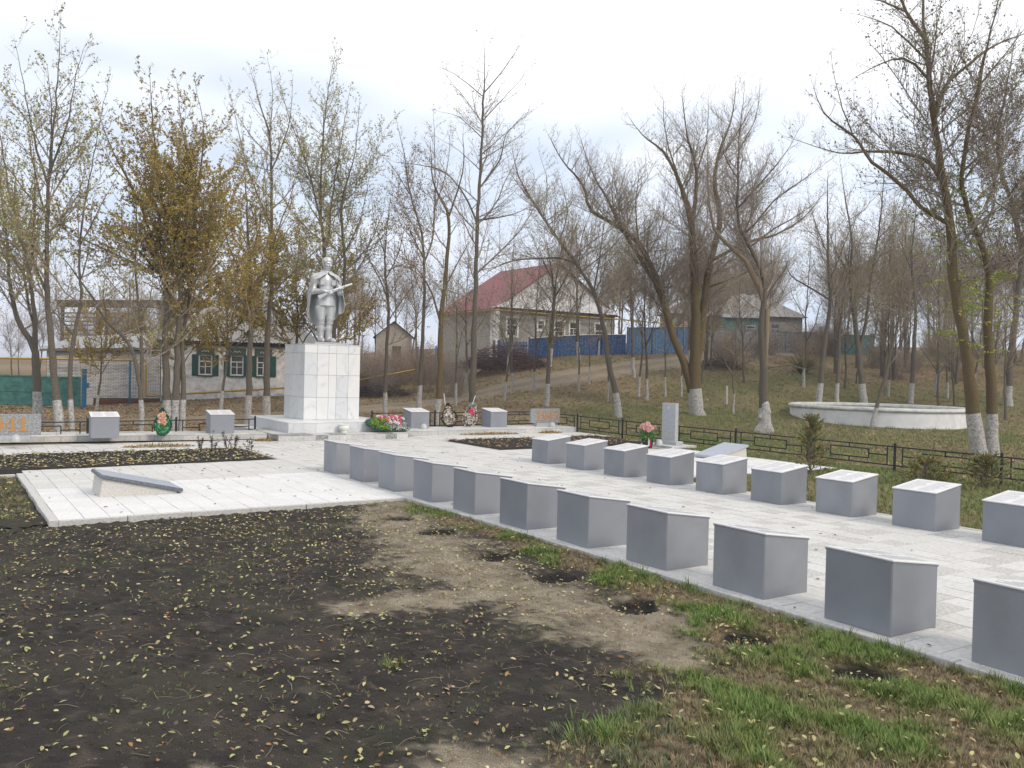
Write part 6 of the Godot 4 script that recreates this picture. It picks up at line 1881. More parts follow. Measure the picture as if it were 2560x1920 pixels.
	corrugated(sr, Vector3(-2.1, 2.72, -4.3), Vector3(-2.1, 2.72, 0.3), Vector3(0, 4.4, -4.3), Vector3(0, 4.4, 0.3), 0.2, 0.02)
	corrugated(sr, Vector3(2.1, 2.72, 0.3), Vector3(2.1, 2.72, -4.3), Vector3(0, 4.4, 0.3), Vector3(0, 4.4, -4.3), 0.2, 0.02)
	obj("roof", sr, M.old_wood, shed)
	var sd := MB.new()
	sd.bevel(Vector3(0.3, 0.95, 0.03), Vector3(0.9, 1.9, 0.05), 0.01)
	obj("door", sd, M.old_wood, shed)
	# --- red-roofed house
	var h := thing("red_roofed_house", "grey rendered house with red metal roof and white gable", "house", Vector3(33.93, 3.55, -54.28))
	var W := 11.07
	var D := 7.9
	var E := 3.5
	var R := 7.1
	var hl := [[1.46, 2.05, 0.86, 1.3], [4.04, 2.3, 0.5, 0.62], [5.76, 2.05, 0.8, 1.2], [7.17, 2.05, 0.8, 1.2], [9.73, 1.95, 0.95, 1.4]]
	var hw := MB.new()
	wall_with_holes(hw, 0.0, W, -1.2, E, 0.0, hl)
	obj("front_wall", hw, M.plaster_grey, h)
	var hs := MB.new()
	hs.face(Vector3(0, -1.2, 0), Vector3(0, -1.2, -D), Vector3(0, E, -D), Vector3(0, E, 0), Vector3.LEFT)
	hs.face(Vector3(W, -1.2, 0), Vector3(W, -1.2, -D), Vector3(W, E, -D), Vector3(W, E, 0), Vector3.RIGHT)
	hs.face(Vector3(0, -1.2, -D), Vector3(W, -1.2, -D), Vector3(W, E, -D), Vector3(0, E, -D), Vector3.FORWARD)
	hs.face(Vector3(0.02, 0.0, -0.32), Vector3(W - 0.02, 0.0, -0.32), Vector3(W - 0.02, E, -0.32), Vector3(0.02, E, -0.32), Vector3.BACK)
	obj("side_wall", hs, M.plaster_beige, h)
	var pc := MB.new()
	pc.bevel(Vector3(-0.02, 1.2, -0.02), Vector3(0.5, 4.5, 0.5), 0.02)
	obj("corner_pier", pc, M.plaster, h)
	for q in hl:
		window(h, q[0], q[1], q[2] - 0.02, q[3] - 0.02, -0.08, 0.62, q[2] > 0.6)
		var sr2 := MB.new()
		for s in [-1.0, 1.0]: sr2.bevel(Vector3(q[0] + s * (q[2] / 2 + 0.07), q[1], 0.02), Vector3(0.14, q[3] + 0.28, 0.04), 0.005)
		for s in [-1.0, 1.0]: sr2.bevel(Vector3(q[0], q[1] + s * (q[3] / 2 + 0.07), 0.018), Vector3(q[2], 0.14, 0.04), 0.005)
		obj("surround", sr2, M.frame_white, h)
	var gb := MB.new()
	gb.tri(Vector3(-0.1, E, 0.06), Vector3(W + 0.1, E, 0.06), Vector3(W / 2, R - 0.05, 0.06), Vector3.BACK)
	obj("gable", gb, M.gable_white, h)
	var gb2 := MB.new()
	gb2.tri(Vector3(-0.1, E, -D), Vector3(W + 0.1, E, -D), Vector3(W / 2, R - 0.05, -D), Vector3.FORWARD)
	obj("gable", gb2, M.gable_white, h)
	var pent := MB.new()
	corrugated(pent, Vector3(-0.3, E - 0.08, 0.55), Vector3(W + 0.3, E - 0.08, 0.55), Vector3(1.3, E + 0.75, 0.08), Vector3(W - 1.3, E + 0.75, 0.08), 0.25, 0.015)
	obj("pent_roof", pent, M.gable_white, h)
	var rr_ := MB.new()
	var ov := 0.35
	corrugated(rr_, Vector3(-ov, E - 0.2, -D - 0.4), Vector3(-ov, E - 0.2, 0.25), Vector3(W / 2, R + 0.02, -D - 0.4), Vector3(W / 2, R + 0.02, 0.25), 0.35, 0.02)
	corrugated(rr_, Vector3(W + ov, E - 0.2, 0.25), Vector3(W + ov, E - 0.2, -D - 0.4), Vector3(W / 2, R + 0.02, 0.25), Vector3(W / 2, R + 0.02, -D - 0.4), 0.35, 0.02)
	obj("roof", rr_, M.roof_red, h)
	var tr := MB.new()
	tr.bar(Vector3(-ov, E - 0.24, 0.28), Vector3(W / 2, R - 0.02, 0.28), 0.06, 4); tr.bar(Vector3(W + ov, E - 0.24, 0.28), Vector3(W / 2, R - 0.02, 0.28), 0.06, 4)
	obj("bargeboard", tr, M.roof_red, h)
	var yp := thing("gas_pipe", "thin yellow gas pipe under the eaves of the red-roofed house", "pipe", Vector3(33.93, 3.55, -54.28))
	var y1 := MB.new()
	y1.tube(PackedVector3Array([Vector3(-0.5, E - 0.35, -D), Vector3(-0.45, E - 0.32, 0.4), Vector3(0.0, E - 0.32, 0.62), Vector3(W, E - 0.42, 0.62), Vector3(W + 8, E - 0.5, 0.4), Vector3(W + 20, E - 0.2, -0.5)]), PackedFloat32Array([0.05, 0.05, 0.05, 0.05, 0.05, 0.05]), 8)
	obj("pipe", y1, M.pipe_yellow, yp)
	# --- far slate-roofed house and outbuilding
	far_house("slate_house", "distant grey house with hipped slate roof and turquoise gable boards", RT * 22.2 + FW * 80.0, 8.4, 6.0, 2.9, 2.3, YAW + 0.1, M.plaster_grey, M.slate)
	far_house("outbuilding", "low distant outbuilding with small slate roof", RT * 16.6 + FW * 82.0, 4.6, 4.0, 3.0, 1.2, YAW, M.plaster_beige, M.slate)
	var tqp := RT * 20.0 + FW * 76.5
	var tq := thing("turquoise_annex", "turquoise painted lean-to beside the distant slate-roofed house", "shed", on_ground(tqp.x, tqp.z), YAW)
	var tb := MB.new()
	tb.box(Vector3(0, 1.2, -1), Vector3(3.4, 3.0, 2))
	obj("wall", tb, M.turquoise, tq)
	var tr2 := MB.new()
	corrugated(tr2, Vector3(-1.9, 2.7, 0.3), Vector3(1.9, 2.7, 0.3), Vector3(-1.9, 3.2, -2.2), Vector3(1.9, 3.2, -2.2), 0.25, 0.015)
	obj("roof", tr2, M.slate_pale, tq)
	window(tq, 0.6, 1.6, 0.8, 0.9, 0.04)
	# --- fences up there
	panel_fence("blue_fence", "dark blue sheet fence in front of the red-roofed house", [Vector2(1.1, 60.2), Vector2(4.5, 61.4), Vector2(8.1, 63.0)], 1.45, 1.85, M.fence_blue)
	panel_fence("sky_blue_gate", "tall sky-blue sheet gate joining the dark blue fence", [Vector2(8.15, 63.0), Vector2(14.1, 66.0)], 1.95, 1.95, M.fence_sky)
	panel_fence("grey_fence", "pale grey sheet fence along the top of the slope", [Vector2(14.9, 68.0), Vector2(19.5, 69.5), Vector2(26.5, 72.5)], 1.75, 2.2, M.fence_grey)
	panel_fence("turquoise_fence", "short turquoise sheet fence beyond the grey one", [Vector2(26.8, 72.6), Vector2(30.5, 74.5)], 1.6, 2.0, M.turquoise)
	var pf := thing("picket_fence", "blue picket fence before the corner of the red-roofed house", "fence", Vector3.ZERO)
	var q0 := RT * -1.0 + FW * 62.0
	var q1 := RT * 1.0 + FW * 60.3
	pf.position = on_ground(q0.x, q0.z)
	pf.rotation.y = -atan2(q1.z - q0.z, q1.x - q0.x)
	var ln2 := q0.distance_to(q1)
	for k in int(ln2 / 0.13):
		var pk := MB.new()
		pk.bevel(Vector3(0.06 + k * 0.13, 0.75, 0), Vector3(0.075, 1.25, 0.025), 0.004)
		obj("picket", pk, M.fence_blue, pf)
	for y in [0.42, 1.1]:
		var rl2 := MB.new()
		rl2.bevel(Vector3(ln2 / 2, y, -0.03), Vector3(ln2, 0.07, 0.035), 0.004)
		obj("rail", rl2, M.fence_blue, pf)
	for x in [0.0, -0.45]:
		var pp := MB.new()
		pp.bevel(Vector3(x, 0.7, 0), Vector3(0.14, 1.6, 0.14), 0.01)
		obj("post", pp, M.fence_blue if x == 0.0 else M.wood_grey, pf)
	# lone blue posts on the slope, and a few bits of litter
	for s in [[28.75, -56.3, "thin violet-blue post on the slope, nearer the dark brush heap"], [29.5, -55.0, "thin violet-blue post on the slope, nearer the red-roofed house"]]:
		var lp := thing("blue_post", s[2], "post", on_ground(s[0], s[1]))
		var lb := MB.new()
		lb.lathe(Vector3.ZERO, PackedVector2Array([Vector2(0.075, -0.3), Vector2(0.075, 2.1), Vector2(0.06, 2.13), Vector2(0.0, 2.14)]), 10)
		obj("shaft", lb, M.post_violet, lp)
		var ft := MB.new()
		ft.bevel(Vector3(0, 0.02, 0), Vector3(0.24, 0.1, 0.24), 0.02)
		obj("footing", ft, M.wood_grey, lp)
	var wpz := thing("white_stake", "short white painted stake in the grass beside the many-stemmed tree", "stake", on_ground(37.6, -35.2))
	var wb2 := MB.new()
	wb2.bevel(Vector3(0, 0.45, 0), Vector3(0.16, 1.2, 0.12), 0.02)
	obj("shaft", wb2, M.whitewash, wpz)

func far_house(called: String, label: String, at: Vector3, w: float, d: float, e: float, r: float, turn: float, wm: Material, rm: Material) -> void:
	var o := thing(called, label, "house", on_ground(at.x, at.z), turn)
	var b := MB.new()
	wall_with_holes(b, -w / 2, w / 2, -0.8, e, 0.0, [[-w * 0.25, 1.6, 0.9, 1.2], [w * 0.2, 1.6, 0.9, 1.2]])
	b.box(Vector3(0, e / 2 - 0.4, -d / 2 - 0.2), Vector3(w, e + 0.8, d - 0.4))
	obj("wall", b, wm, o)
	window(o, -w * 0.25, 1.6, 0.88, 1.18, -0.1)
	window(o, w * 0.2, 1.6, 0.88, 1.18, -0.1)
	var f := MB.new()
	var k := 0.4
	var hp := w * 0.36
	corrugated(f, Vector3(-w / 2 - k, e, k), Vector3(w / 2 + k, e, k), Vector3(-w / 2 + hp, e + r, -d / 2), Vector3(w / 2 - hp, e + r, -d / 2), 0.25, 0.02)
	corrugated(f, Vector3(-w / 2 - k, e, -d - k), Vector3(-w / 2 - k, e, k), Vector3(-w / 2 + hp, e + r, -d / 2), Vector3(-w / 2 + hp, e + r, -d / 2), 0.25, 0.02)
	corrugated(f, Vector3(w / 2 + k, e, k), Vector3(w / 2 + k, e, -d - k), Vector3(w / 2 - hp, e + r, -d / 2), Vector3(w / 2 - hp, e + r, -d / 2), 0.25, 0.02)
	corrugated(f, Vector3(w / 2 + k, e, -d - k), Vector3(-w / 2 - k, e, -d - k), Vector3(w / 2 - hp, e + r, -d / 2), Vector3(-w / 2 + hp, e + r, -d / 2), 0.25, 0.02)
	var rf := obj("roof", f, rm, o)
	var ch := MB.new()
	ch.bevel(Vector3(0.2, e + r + 0.15, -d / 2), Vector3(0.45, 0.9, 0.45), 0.02)
	obj("chimney", ch, M.brick_mortar, rf)
func panel_fence(called: String, label: String, pts: Array, ht: float, span: float, m: Material) -> void:
	var p0: Vector3 = RT * pts[0].x + FW * pts[0].y
	var o := thing(called, label, "fence" if called != "sky_blue_gate" else "gate", on_ground(p0.x, p0.z))
	for k in pts.size() - 1:
		var a: Vector3 = RT * pts[k].x + FW * pts[k].y
		var c: Vector3 = RT * pts[k + 1].x + FW * pts[k + 1].y
		var n := maxi(1, int(round(a.distance_to(c) / span)))
		for e in n:
			var q0 := a.lerp(c, float(e) / n)
			var q1 := a.lerp(c, float(e + 1) / n)
			q0.y = ground_y(q0.x, q0.z); q1.y = ground_y(q1.x, q1.z)
			var x := (q1 - q0).normalized()
			var z := x.cross(Vector3.UP).normalized()
			var t := Transform3D(Basis(x, Vector3.UP, z), (q0 + q1) / 2 - o.position)
			var ln := q0.distance_to(q1)
			var b := MB.new()
			corrugated_panel(b, t, ln - 0.05, ht + rr(-0.03, 0.03))
			obj("panel", b, m, o)
			var ps := MB.new()
			ps.bevel(Vector3(-ln / 2, ht / 2 - 0.1, 0.05), Vector3(0.09, ht + 0.35, 0.09), 0.01, Color.WHITE, t)
			obj("post", ps, m, o)
			var rl := MB.new()
			rl.bevel(Vector3(0, ht + 0.0, 0.03), Vector3(ln, 0.05, 0.06), 0.006, Color.WHITE, t)
			obj("top_rail", rl, M.frame_white if called == "blue_fence" else m, o)
func corrugated_panel(b: MB, t: Transform3D, ln: float, ht: float) -> void:
	var n := int(ln / 0.06)
	for k in n:
		var x0 := -ln / 2 + ln * k / n
		var x1 := -ln / 2 + ln * (k + 1) / n
		var w0 := 0.012 * sin(k * PI / 2)
		var w1 := 0.012 * sin((k + 1) * PI / 2)
		b.face(t * Vector3(x0, 0.02, w0), t * Vector3(x1, 0.02, w1), t * Vector3(x1, ht, w1), t * Vector3(x0, ht, w0), -FW)

# ---------------------------------------------------------------- park fence and ring
func fence_panel(o: Node3D, a: Vector3, b: Vector3, m_post: bool) -> void:
	var x := (b - a).normalized()
	var ln := a.distance_to(b)
	var t := Transform3D(Basis(x, Vector3.UP, x.cross(Vector3.UP)), a)
	var p := Node3D.new()
	p.name = "panel"
	o.add_child(p, true)
	var r := 0.019
	var lo := 0.14
	var hi := 0.64
	var specs := [["top_rail", Vector3(0, hi, 0), Vector3(ln, hi, 0)], ["bottom_rail", Vector3(0, lo, 0), Vector3(ln, lo, 0)], ["upright", Vector3(ln * 0.08, lo, 0), Vector3(ln * 0.08, hi, 0)], ["upright", Vector3(ln * 0.92, lo, 0), Vector3(ln * 0.92, hi, 0)],
		["short_bar", Vector3(ln * 0.08, 0.40, 0), Vector3(ln * 0.28, 0.40, 0)], ["short_bar", Vector3(ln * 0.72, 0.40, 0), Vector3(ln * 0.92, 0.40, 0)], ["short_bar", Vector3(ln * 0.5, 0.52, 0), Vector3(ln * 0.5, hi, 0)], ["short_bar", Vector3(ln * 0.5, lo, 0), Vector3(ln * 0.5, 0.27, 0)]]
	for s in specs:
		var mb := MB.new()
		mb.bar(t * s[1], t * s[2], r, 5)
		obj(s[0], mb, M.iron, p)
	var fr := MB.new()
	var c := [Vector3(ln * 0.28, 0.27, 0), Vector3(ln * 0.72, 0.27, 0), Vector3(ln * 0.72, 0.52, 0), Vector3(ln * 0.28, 0.52, 0)]
	for k in 4: fr.bar(t * c[k], t * c[(k + 1) % 4], r, 5)
	obj("inner_frame", fr, M.iron, p)
	if m_post: fence_post(o, a)
func fence_post(o: Node3D, a: Vector3) -> void:
	var b := MB.new()
	b.lathe(a, PackedVector2Array([Vector2(0.035, -0.25), Vector2(0.035, 0.72), Vector2(0.024, 0.745), Vector2(0.0, 0.755)]), 8)
	obj("post", b, M.iron, o)
func make_fences() -> void:
	var f := thing("iron_fence", "low black iron fence with rectangle pattern along the park lawn", "fence")
	var prev := Vector3(21.75, 0.0, -30.9)
	for k in 11:
		var z := -28.15 + k * 2.83
		var cur := Vector3(21.6 - 0.04 * k, -0.03 + (0.03 if k == 0 else 0.0), z)
		fence_panel(f, prev, cur, true)
		prev = cur
	fence_post(f, prev)
	var g := thing("iron_fence", "low black iron fence behind the white wreaths", "fence")
	for k in 3:
		fence_panel(g, Vector3(13.55 + k * 2.7, 0.05, -30.15 - k * 0.12), Vector3(13.55 + (k + 1) * 2.7 - (0.0), 0.05, -30.27 - k * 0.12), true)
	fence_post(g, Vector3(21.6, 0.05, -30.55))
	var h := thing("iron_fence", "low black iron fence behind the green wreath", "fence")
	for k in 5:
		fence_panel(h, Vector3(-4.0 + k * 2.62, -0.10, -28.75 - k * 0.22), Vector3(-4.0 + (k + 1) * 2.62, -0.10, -28.97 - k * 0.22), true)
	fence_post(h, Vector3(9.1, -0.10, -29.85))
	# whitewashed ring of an old fountain
	var o := thing("ring_basin", "large round whitewashed basin wall with a rounded rim in the park", "basin", Vector3(42.1, 0.05, -28.6))
	var w := MB.new()
	w.lathe(Vector3.ZERO, PackedVector2Array([Vector2(4.5, -0.4), Vector2(4.5, 0.74)]), 96)
	w.lathe(Vector3.ZERO, PackedVector2Array([Vector2(4.1, 0.74), Vector2(4.08, 0.45)]), 96)
	obj("wall", w, M.ring_wash, o)
	var r := MB.new()
	r.lathe(Vector3.ZERO, PackedVector2Array([Vector2(4.5, 0.74), Vector2(4.57, 0.78), Vector2(4.60, 0.84), Vector2(4.57, 0.91), Vector2(4.50, 0.95), Vector2(4.2, 0.96), Vector2(4.08, 0.92), Vector2(4.06, 0.82), Vector2(4.1, 0.74)]), 96)
	obj("rim", r, M.ring_rim, o)
	var fl := MB.new()
	fl.lathe(Vector3.ZERO, PackedVector2Array([Vector2(4.1, 0.46), Vector2(0.0, 0.48)]), 64)
	obj("floor", fl, M.ring_rim, o)

# ---------------------------------------------------------------- scatter
func tuft(blades: int, h: float, spread: float) -> ArrayMesh:
	var b := MB.new()
	for k in blades:
		var a := rr(0, TAU)
		var d := Vector3(cos(a), 0, sin(a))
		var root := d * rr(0, spread * 0.5)
		var tip := root + d * rr(0.1, 0.8) * h + Vector3.UP * h * rr(0.5, 1.0)
		var mid := (root + tip) / 2 + Vector3.UP * h * 0.12
		var s := d.cross(Vector3.UP) * rr(0.0025, 0.0045)
		var n := (d.cross(Vector3.UP)).cross(tip - root).normalized()
		if n.y < 0: n = -n
		var c := Color.WHITE * rr(0.75, 1.15)
		b.quad(root - s, root + s, mid + s * 0.8, mid - s * 0.8, n, c)
		b.tri(mid - s * 0.8, mid + s * 0.8, tip, n, c)
	return b.mesh(M.grass)
func leaf_mesh(sd: int) -> ArrayMesh:
	rng.seed = sd
	var b := MB.new()
	var ln := 0.072
	var w := rr(0.030, 0.044)
	var curl := rr(0.004, 0.02)
	for s in [-1.0, 1.0]:
		var k := b.v.size()
		var side := [Vector3(-ln / 2, 0, 0), Vector3(-ln * 0.2, curl * 0.8, s * w * 0.48), Vector3(ln * 0.15, curl, s * w * 0.42), Vector3(ln / 2, curl * 0.5, 0), Vector3(0, 0.002, 0)]
		for p in side:
			b.v.append(p); b.n.append(Vector3(0, 1, -s * 0.35).normalized()); b.c.append(Color.WHITE)
		if s < 0: b.i.append_array([k + 4, k, k + 1, k + 4, k + 1, k + 2, k + 4, k + 2, k + 3])
		else: b.i.append_array([k + 4, k + 1, k, k + 4, k + 2, k + 1, k + 4, k + 3, k + 2])
	return b.mesh(M.litter)
func scatter(called: String, label: String, cat: String, mesh: Mesh, xf: Array, cols: Array) -> void:
	var mm := MultiMesh.new()
	mm.transform_format = MultiMesh.TRANSFORM_3D
	mm.use_colors = true
	mm.mesh = mesh
	mm.instance_count = xf.size()
	for k in xf.size():
		mm.set_instance_transform(k, xf[k]); mm.set_instance_color(k, cols[k])
	var o := MultiMeshInstance3D.new()
	o.name = numbered(called); o.multimesh = mm
	add_child(o)
	tag(o, label, cat, "", "stuff")
func grass_col(dry: float) -> Color:
	return lin(0.125, 0.22, 0.045).lerp(lin(0.20, 0.25, 0.065), rng.randf()).lerp(lin(0.31, 0.24, 0.14), dry) * rr(0.75, 1.2)
func dead_leaf_col() -> Color:
	var k := rng.randf()
	if k < 0.55: return lin(0.44, 0.40, 0.17).lerp(lin(0.36, 0.37, 0.165), rng.randf()) * rr(0.55, 1.15)
	if k < 0.82: return lin(0.44, 0.36, 0.20) * rr(0.6, 1.1)
	return lin(0.26, 0.145, 0.055) * rr(0.5, 1.2)
func brown_leaf_col() -> Color:
	var k := rng.randf()
	if k < 0.25: return lin(0.36, 0.30, 0.10) * rr(0.6, 1.1)
	return lin(0.28, 0.165, 0.075).lerp(lin(0.33, 0.24, 0.14), rng.randf()) * rr(0.6, 1.2)
func lie(p: Vector3, s: float, tilt := 0.35) -> Transform3D:
	return Transform3D(Basis.from_euler(Vector3(rr(-tilt, tilt), rr(0, TAU), rr(-tilt, tilt))).scaled(Vector3.ONE * s), p)
func in_memorial(x: float, z: float) -> bool:
	return x > -3.0 and x < 21.5 and z > -30.0
func make_scatter() -> void:
	rng.seed = 3000
	var lm := [leaf_mesh(1), leaf_mesh(2), leaf_mesh(3)]
	rng.seed = 3100
	# leaves on the dug lawn: the nearest ones singly, the rest as litter
	var near := []
	for k in 11000:
		var x := rr(-1.2, 7.25)
		var z := rr(-14.6, -2.4)
		var d := x * FW.x + z * FW.z
		var keep := 0.45 + nz_c.get_noise_2d(x * 1.6 + 90, z * 1.6) * 0.9 + nz_c.get_noise_2d(x * 6.0, z * 6.0 + 50.0) * 0.9 + smoothstep(8.0, 14.0, d) * 0.7
		if sand_at(x, z) > 0.5: keep *= 0.55
		if rng.randf() < keep: near.append([d, x, z])
	for h in HOLES:
		for k in 26:
			var an := rr(0, TAU)
			var rd := rr(0.1, 0.3)
			var x: float = h.x + cos(an) * rd
			var z: float = h.y + sin(an) * rd - 0.06
			near.append([x * FW.x + z * FW.z, x, z])
	near.sort_custom(func(p, q): return p[0] < q[0])
	var mats := []
	var singles := {}
	var xf := []
	var cl := []
	var one := 0
	for q in near:
		var lat: float = q[1] * RT.x + q[2] * RT.z
		var p := Vector3(q[1], soil_y(q[1], q[2]) + 0.012 + 0.03 * lawn_at(q[1], q[2]), q[2])
		if one < 260 and absf(lat) < q[0] * 0.57 and q[0] > 4.9:
			var key := one % 24
			if not singles.has(key):
				var m: StandardMaterial3D = M.litter.duplicate()
				m.vertex_color_use_as_albedo = false; m.albedo_color = dead_leaf_col().linear_to_srgb()
				var me: ArrayMesh = lm[key % 3].duplicate()
				me.surface_set_material(0, m)
				singles[key] = me
			var o := obm("fallen_leaf", singles[key], null)
			o.transform = lie(p, rr(0.35, 0.8), 0.5)
			tag(o, "small pale dead leaf lying on the dug-over lawn", "leaf", "fallen leaves on the lawn")
			one += 1
		else:
			xf.append(lie(p, rr(0.35, 0.9), 0.5)); cl.append(dead_leaf_col())
	scatter("lawn_leaf_litter", "pale yellow dead leaves strewn over the dark dug soil", "leaves", lm[0], xf, cl)
	# leaves in the two beds and beside the slab
	xf = []; cl = []
	for k in 3400:
		var x := rr(-2.8, 7.3) if k < 2500 else rr(14.2, 20.9)
		var z := rr(-25.1, -21.3) if k < 2500 else rr(-26.0, -22.6)
		if k < 2500 and z > lerpf(-21.1, -21.9, (x + 3.0) / 10.3): continue
		xf.append(lie(Vector3(x, bed_y(x, z) + 0.02, z), rr(0.8, 1.4)))
		cl.append(dead_leaf_col() if k < 2500 else brown_leaf_col() * 1.2)
	scatter("bed_leaf_litter", "yellow dead leaves covering the flower beds", "leaves", lm[1], xf, cl)
	xf = []; cl = []
	for k in 500:
		var x := rr(-2.5, 1.35)
		var z := rr(-20.9, -14.6)
		xf.append(lie(Vector3(x, soil_y(x, z) + 0.03, z), rr(0.8, 1.4))); cl.append(dead_leaf_col())
	for k in 260:   # stray leaves on the paving
		var x := rr(1.6, 14.0)
		var z := rr(-27.0, -3.0)
		if x < 7.3 and (z > -14.8 or z < -21.8): continue
		xf.append(lie(Vector3(x, 0.008, z), rr(0.6, 1.1), 0.15)); cl.append(lin(0.16, 0.12, 0.085) * rr(0.5, 1.3))
	scatter("paving_leaf_litter", "stray dead leaves on the paving and beside the slab", "leaves", lm[2], xf, cl)
	# heaps swept against the platform
	var hp := [[5.3, -26.35, 1.0, "long low heap of dead leaves against the 1941 platform"], [8.72, -27.45, 0.4, "small heap of dead leaves in the corner of the plinth step"], [17.3, -27.85, 1.3, "long thin heap of dead leaves before the white wreaths"], [20.1, -27.9, 0.55, "small heap of dead leaves before the 1945 stone"]]
	for h in hp:
		var o := thing("leaf_heap", h[3], "leaves", Vector3(h[0], 0, h[1]))
		var b := MB.new()
		for k in int(420 * h[2]) + 120:
			var r := sqrt(rng.randf())
			var an := rr(0, TAU)
			var p := Vector3(cos(an) * r * h[2], 0.09 * (1.0 - r) * rr(0.3, 1.0) + 0.006, sin(an) * r * 0.3)
			var d := Vector3(rr(-1, 1), rr(-0.4, 0.5), rr(-1, 1)).normalized()
			b.leaf(p, d, d.cross(Vector3(rr(-0.4, 0.4), 1, rr(-0.4, 0.4))).normalized(), 0.075, 0.045, lin(0.34, 0.23, 0.075) * rr(0.55, 1.2))
		obj("leaves", b, M.litter, o)
	# crumbs of earth and straw on the dug soil
	rng.seed = 3250
	var lump := MB.new()
	var ring := []
	for k in 6: ring.append(Vector3(cos(TAU * k / 6) * rr(0.8, 1.2), rr(-0.1, 0.2), sin(TAU * k / 6) * rr(0.8, 1.2)))
	for k in 6:
		var p: Vector3 = ring[k]
		var q: Vector3 = ring[(k + 1) % 6]
		var top := Vector3(0.1, 0.7, -0.1)
		lump.tri(p, q, top, (q - p).cross(top - p).normalized() * signf((q - p).cross(top - p).normalized().dot(p + q + top)))
		lump.tri(p, q, Vector3(p.x, -0.5, p.z), Vector3(p.x + q.x, 0, p.z + q.z).normalized())
	var lmesh := lump.mesh(M.litter)
	xf = []; cl = []
	for k in 15000:
		var x := rr(-1.4, 7.2)
		var z := -2.4 - 12.2 * pow(rng.randf(), 1.3)
		if rng.randf() < lawn_at(x, z) * 0.9: continue
		var sd := sand_at(x, z)
		var s := rr(0.004, 0.013) if rng.randf() < 0.85 else rr(0.012, 0.026)
		xf.append(Transform3D(Basis.from_euler(Vector3(rr(-0.4, 0.4), rr(0, TAU), rr(-0.4, 0.4))).scaled(Vector3(s, s * rr(0.5, 1.0), s) * (0.6 if sd > 0.5 else 1.0)), Vector3(x, soil_y(x, z), z)))
		cl.append(soil_col(x, z) * rr(0.5, 1.6))
	scatter("soil_crumbs", "crumbs and clods of dark dug earth", "soil", lmesh, xf, cl)
	var straw := MB.new()
	straw.tube(PackedVector3Array([Vector3(-0.06, 0, 0), Vector3(0.0, 0.006, 0.008), Vector3(0.06, 0, 0)]), PackedFloat32Array([0.0016, 0.0018, 0.0012]), 3)
	xf = []; cl = []
	for k in 2600:
		var x := rr(-1.4, 7.2)
		var z := -2.4 - 12.2 * pow(rng.randf(), 1.2)
		if nz_c.get_noise_2d(x * 2.2 + 30.0, z * 2.2) < -0.05 and rng.randf() < 0.8: continue
		xf.append(lie(Vector3(x, soil_y(x, z) + 0.012, z), rr(0.4, 1.5), 0.25)); cl.append(lin(0.30, 0.24, 0.16) * rr(0.5, 1.2))
	scatter("straw", "bits of dry straw lying on the dug soil", "straw", straw.mesh(M.litter), xf, cl)
	# grass of the near lawn
	rng.seed = 3300
	var t1 := tuft(9, 0.075, 0.06)
	var t2 := tuft(12, 0.13, 0.07)
	xf = []; cl = []
	var xg := []
	var cg := []
	for k in 85000:
		var x := rr(1.5, 7.27)
		var z := -2.2 - 12.2 * pow(rng.randf(), 1.5)
		var w := lawn_at(x, z)
		if rng.randf() > w * 0.9 or hole_at(x, z) > 0.3 or sand_at(x, z) > 0.6: continue
		var dry := clampf(0.5 + nz_c.get_noise_2d(x * 3.0 + 11.0, z * 3.0) * 2.2 + rr(-0.25, 0.25), 0.0, 1.0)
		if dry > 0.75 and rng.randf() < 0.4: continue
		var t := lie(Vector3(x, soil_y(x, z) - 0.004, z), rr(0.5, 1.25) * (1.0 - 0.35 * dry), 0.25)
		if rng.randf() < 0.12 * (1.0 - dry):
			xg.append(t); cg.append(grass_col(dry))
		else:
			xf.append(t); cl.append(grass_col(dry))
	for k in 9000:   # short dead grass on the trodden sand
		var x := rr(2.6, 7.2)
		var z := rr(-14.4, -4.0)
		var sd := sand_at(x, z)
		if rng.randf() > 0.15 + sd * 0.75 or hole_at(x, z) > 0.2: continue
		xf.append(lie(Vector3(x, soil_y(x, z) - 0.006, z), rr(0.25, 0.55), 0.5)); cl.append(lin(0.36, 0.285, 0.185) * rr(0.6, 1.2))
	for k in 1900:    # sparse weeds on the dug soil
		var x := rr(-1.0, 6.5)
		var z := rr(-14.0, -2.4)
		if nz_b.get_noise_2d(x * 12.0, z * 12.0 + 30.0) < 0.1 and rng.randf() < 0.7: continue
		xf.append(lie(Vector3(x, soil_y(x, z), z), rr(0.25, 0.6))); cl.append(grass_col(rr(0, 0.4)))
	for p in [Vector2(4.75, -5.5), Vector2(4.6, -5.15), Vector2(4.95, -4.95), Vector2(3.2, -6.6), Vector2(4.35, -4.75)]:
		for k in 7:
			var x: float = p.x + rr(-0.1, 0.1)
			var z: float = p.y + rr(-0.1, 0.1)
			xg.append(lie(Vector3(x, soil_y(x, z), z), rr(0.4, 0.9))); cg.append(grass_col(0.25))
	scatter("lawn_grass", "patchy green and dry grass along the aisle kerb", "grass", t1, xf, cl)
	scatter("tall_lawn_grass", "taller green grass tufts beside the kerb", "grass", t2, xg, cg)
	# silvery wormwood at the corner
	xf = []; cl = []
	for k in 170:
		var x := 3.95 + rr(-0.45, 0.5)
		var z := -4.35 + rr(-0.5, 0.45)
		xf.append(lie(Vector3(x, soil_y(x, z), z), rr(0.35, 0.75))); cl.append(lin(0.16, 0.19, 0.105) * rr(0.7, 1.2))
	scatter("wormwood", "grey-green feathery weeds among the grass", "weeds", t2, xf, cl)
	# side lawn by the slab, strip by the fence, park lawn and slope
	xf = []; cl = []
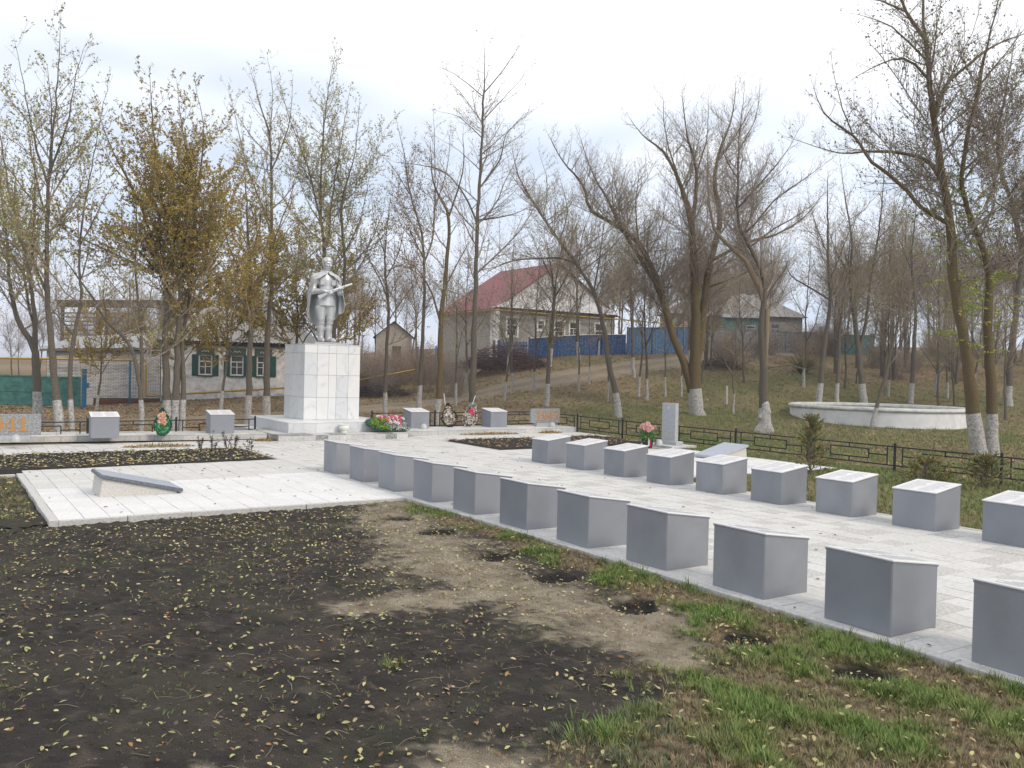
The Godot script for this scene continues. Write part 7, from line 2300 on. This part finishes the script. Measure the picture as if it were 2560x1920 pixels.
	for k in 1500:
		var x := rr(-2.5, 1.35)
		var z := rr(-20.9, -15.4)
		xf.append(lie(Vector3(x, soil_y(x, z), z), rr(0.6, 1.2))); cl.append(grass_col(rr(0.3, 0.9)))
	for k in 9000:
		var x := rr(14.25, 21.5)
		var z := rr(-14.9, -3.0)
		if k > 7600:
			x = rr(20.3, 21.5); z = rr(-21, -14)
		var g := green_at(x, z)
		if rng.randf() > 0.35 + g * 0.6: continue
		xf.append(lie(Vector3(x, ground_y(x, z), z), rr(0.8, 1.7), 0.2)); cl.append(grass_col(clampf(1.0 - g + rr(-0.2, 0.3), 0, 1)))
	scatter("strip_grass", "grass between the box row and the iron fence", "grass", t1, xf, cl)
	var t3 := tuft(11, 0.12, 0.22)
	xf = []; cl = []
	var lf := []
	var lc := []
	for k in 64000:
		var d := 20.0 + 46.0 * pow(rng.randf(), 0.75)
		var l := rr(-0.60, 0.62) * d
		var p := RT * l + FW * d
		if in_memorial(p.x, p.z) or track_off(p.x, p.z) < 1.1: continue
		if Vector2(p.x - 42.1, p.z + 28.6).length() < 4.7: continue
		var g := green_at(p.x, p.z)
		var y := ground_y(p.x, p.z)
		if rng.randf() < g * 0.75:
			xf.append(lie(Vector3(p.x, y - 0.01, p.z), rr(0.8, 1.6), 0.2)); cl.append(grass_col(clampf(0.55 - g * 0.5 + rr(-0.2, 0.3), 0, 1)) * 0.95)
		elif rng.randf() < 0.8:
			lf.append(lie(Vector3(p.x, y + 0.02, p.z), rr(1.0, 2.0), 0.5)); lc.append(brown_leaf_col())
	scatter("park_grass", "thin autumn grass of the park lawn and slope", "grass", t3, xf, cl)
	scatter("park_leaf_litter", "brown fallen leaves over the park and slope", "leaves", lm[1], lf, lc)

func _ready() -> void:
	rng.seed = 7
	make_camera()
	make_sky()
	make_materials()
	make_ground()
	make_lawn()
	make_paving()
	make_village()
	make_fences()
	make_platform()
	make_stones()
	make_boxes()
	make_statue()
	make_trees()
	make_shrubs()
	rng.seed = 60
	make_flowers()
	make_scatter()
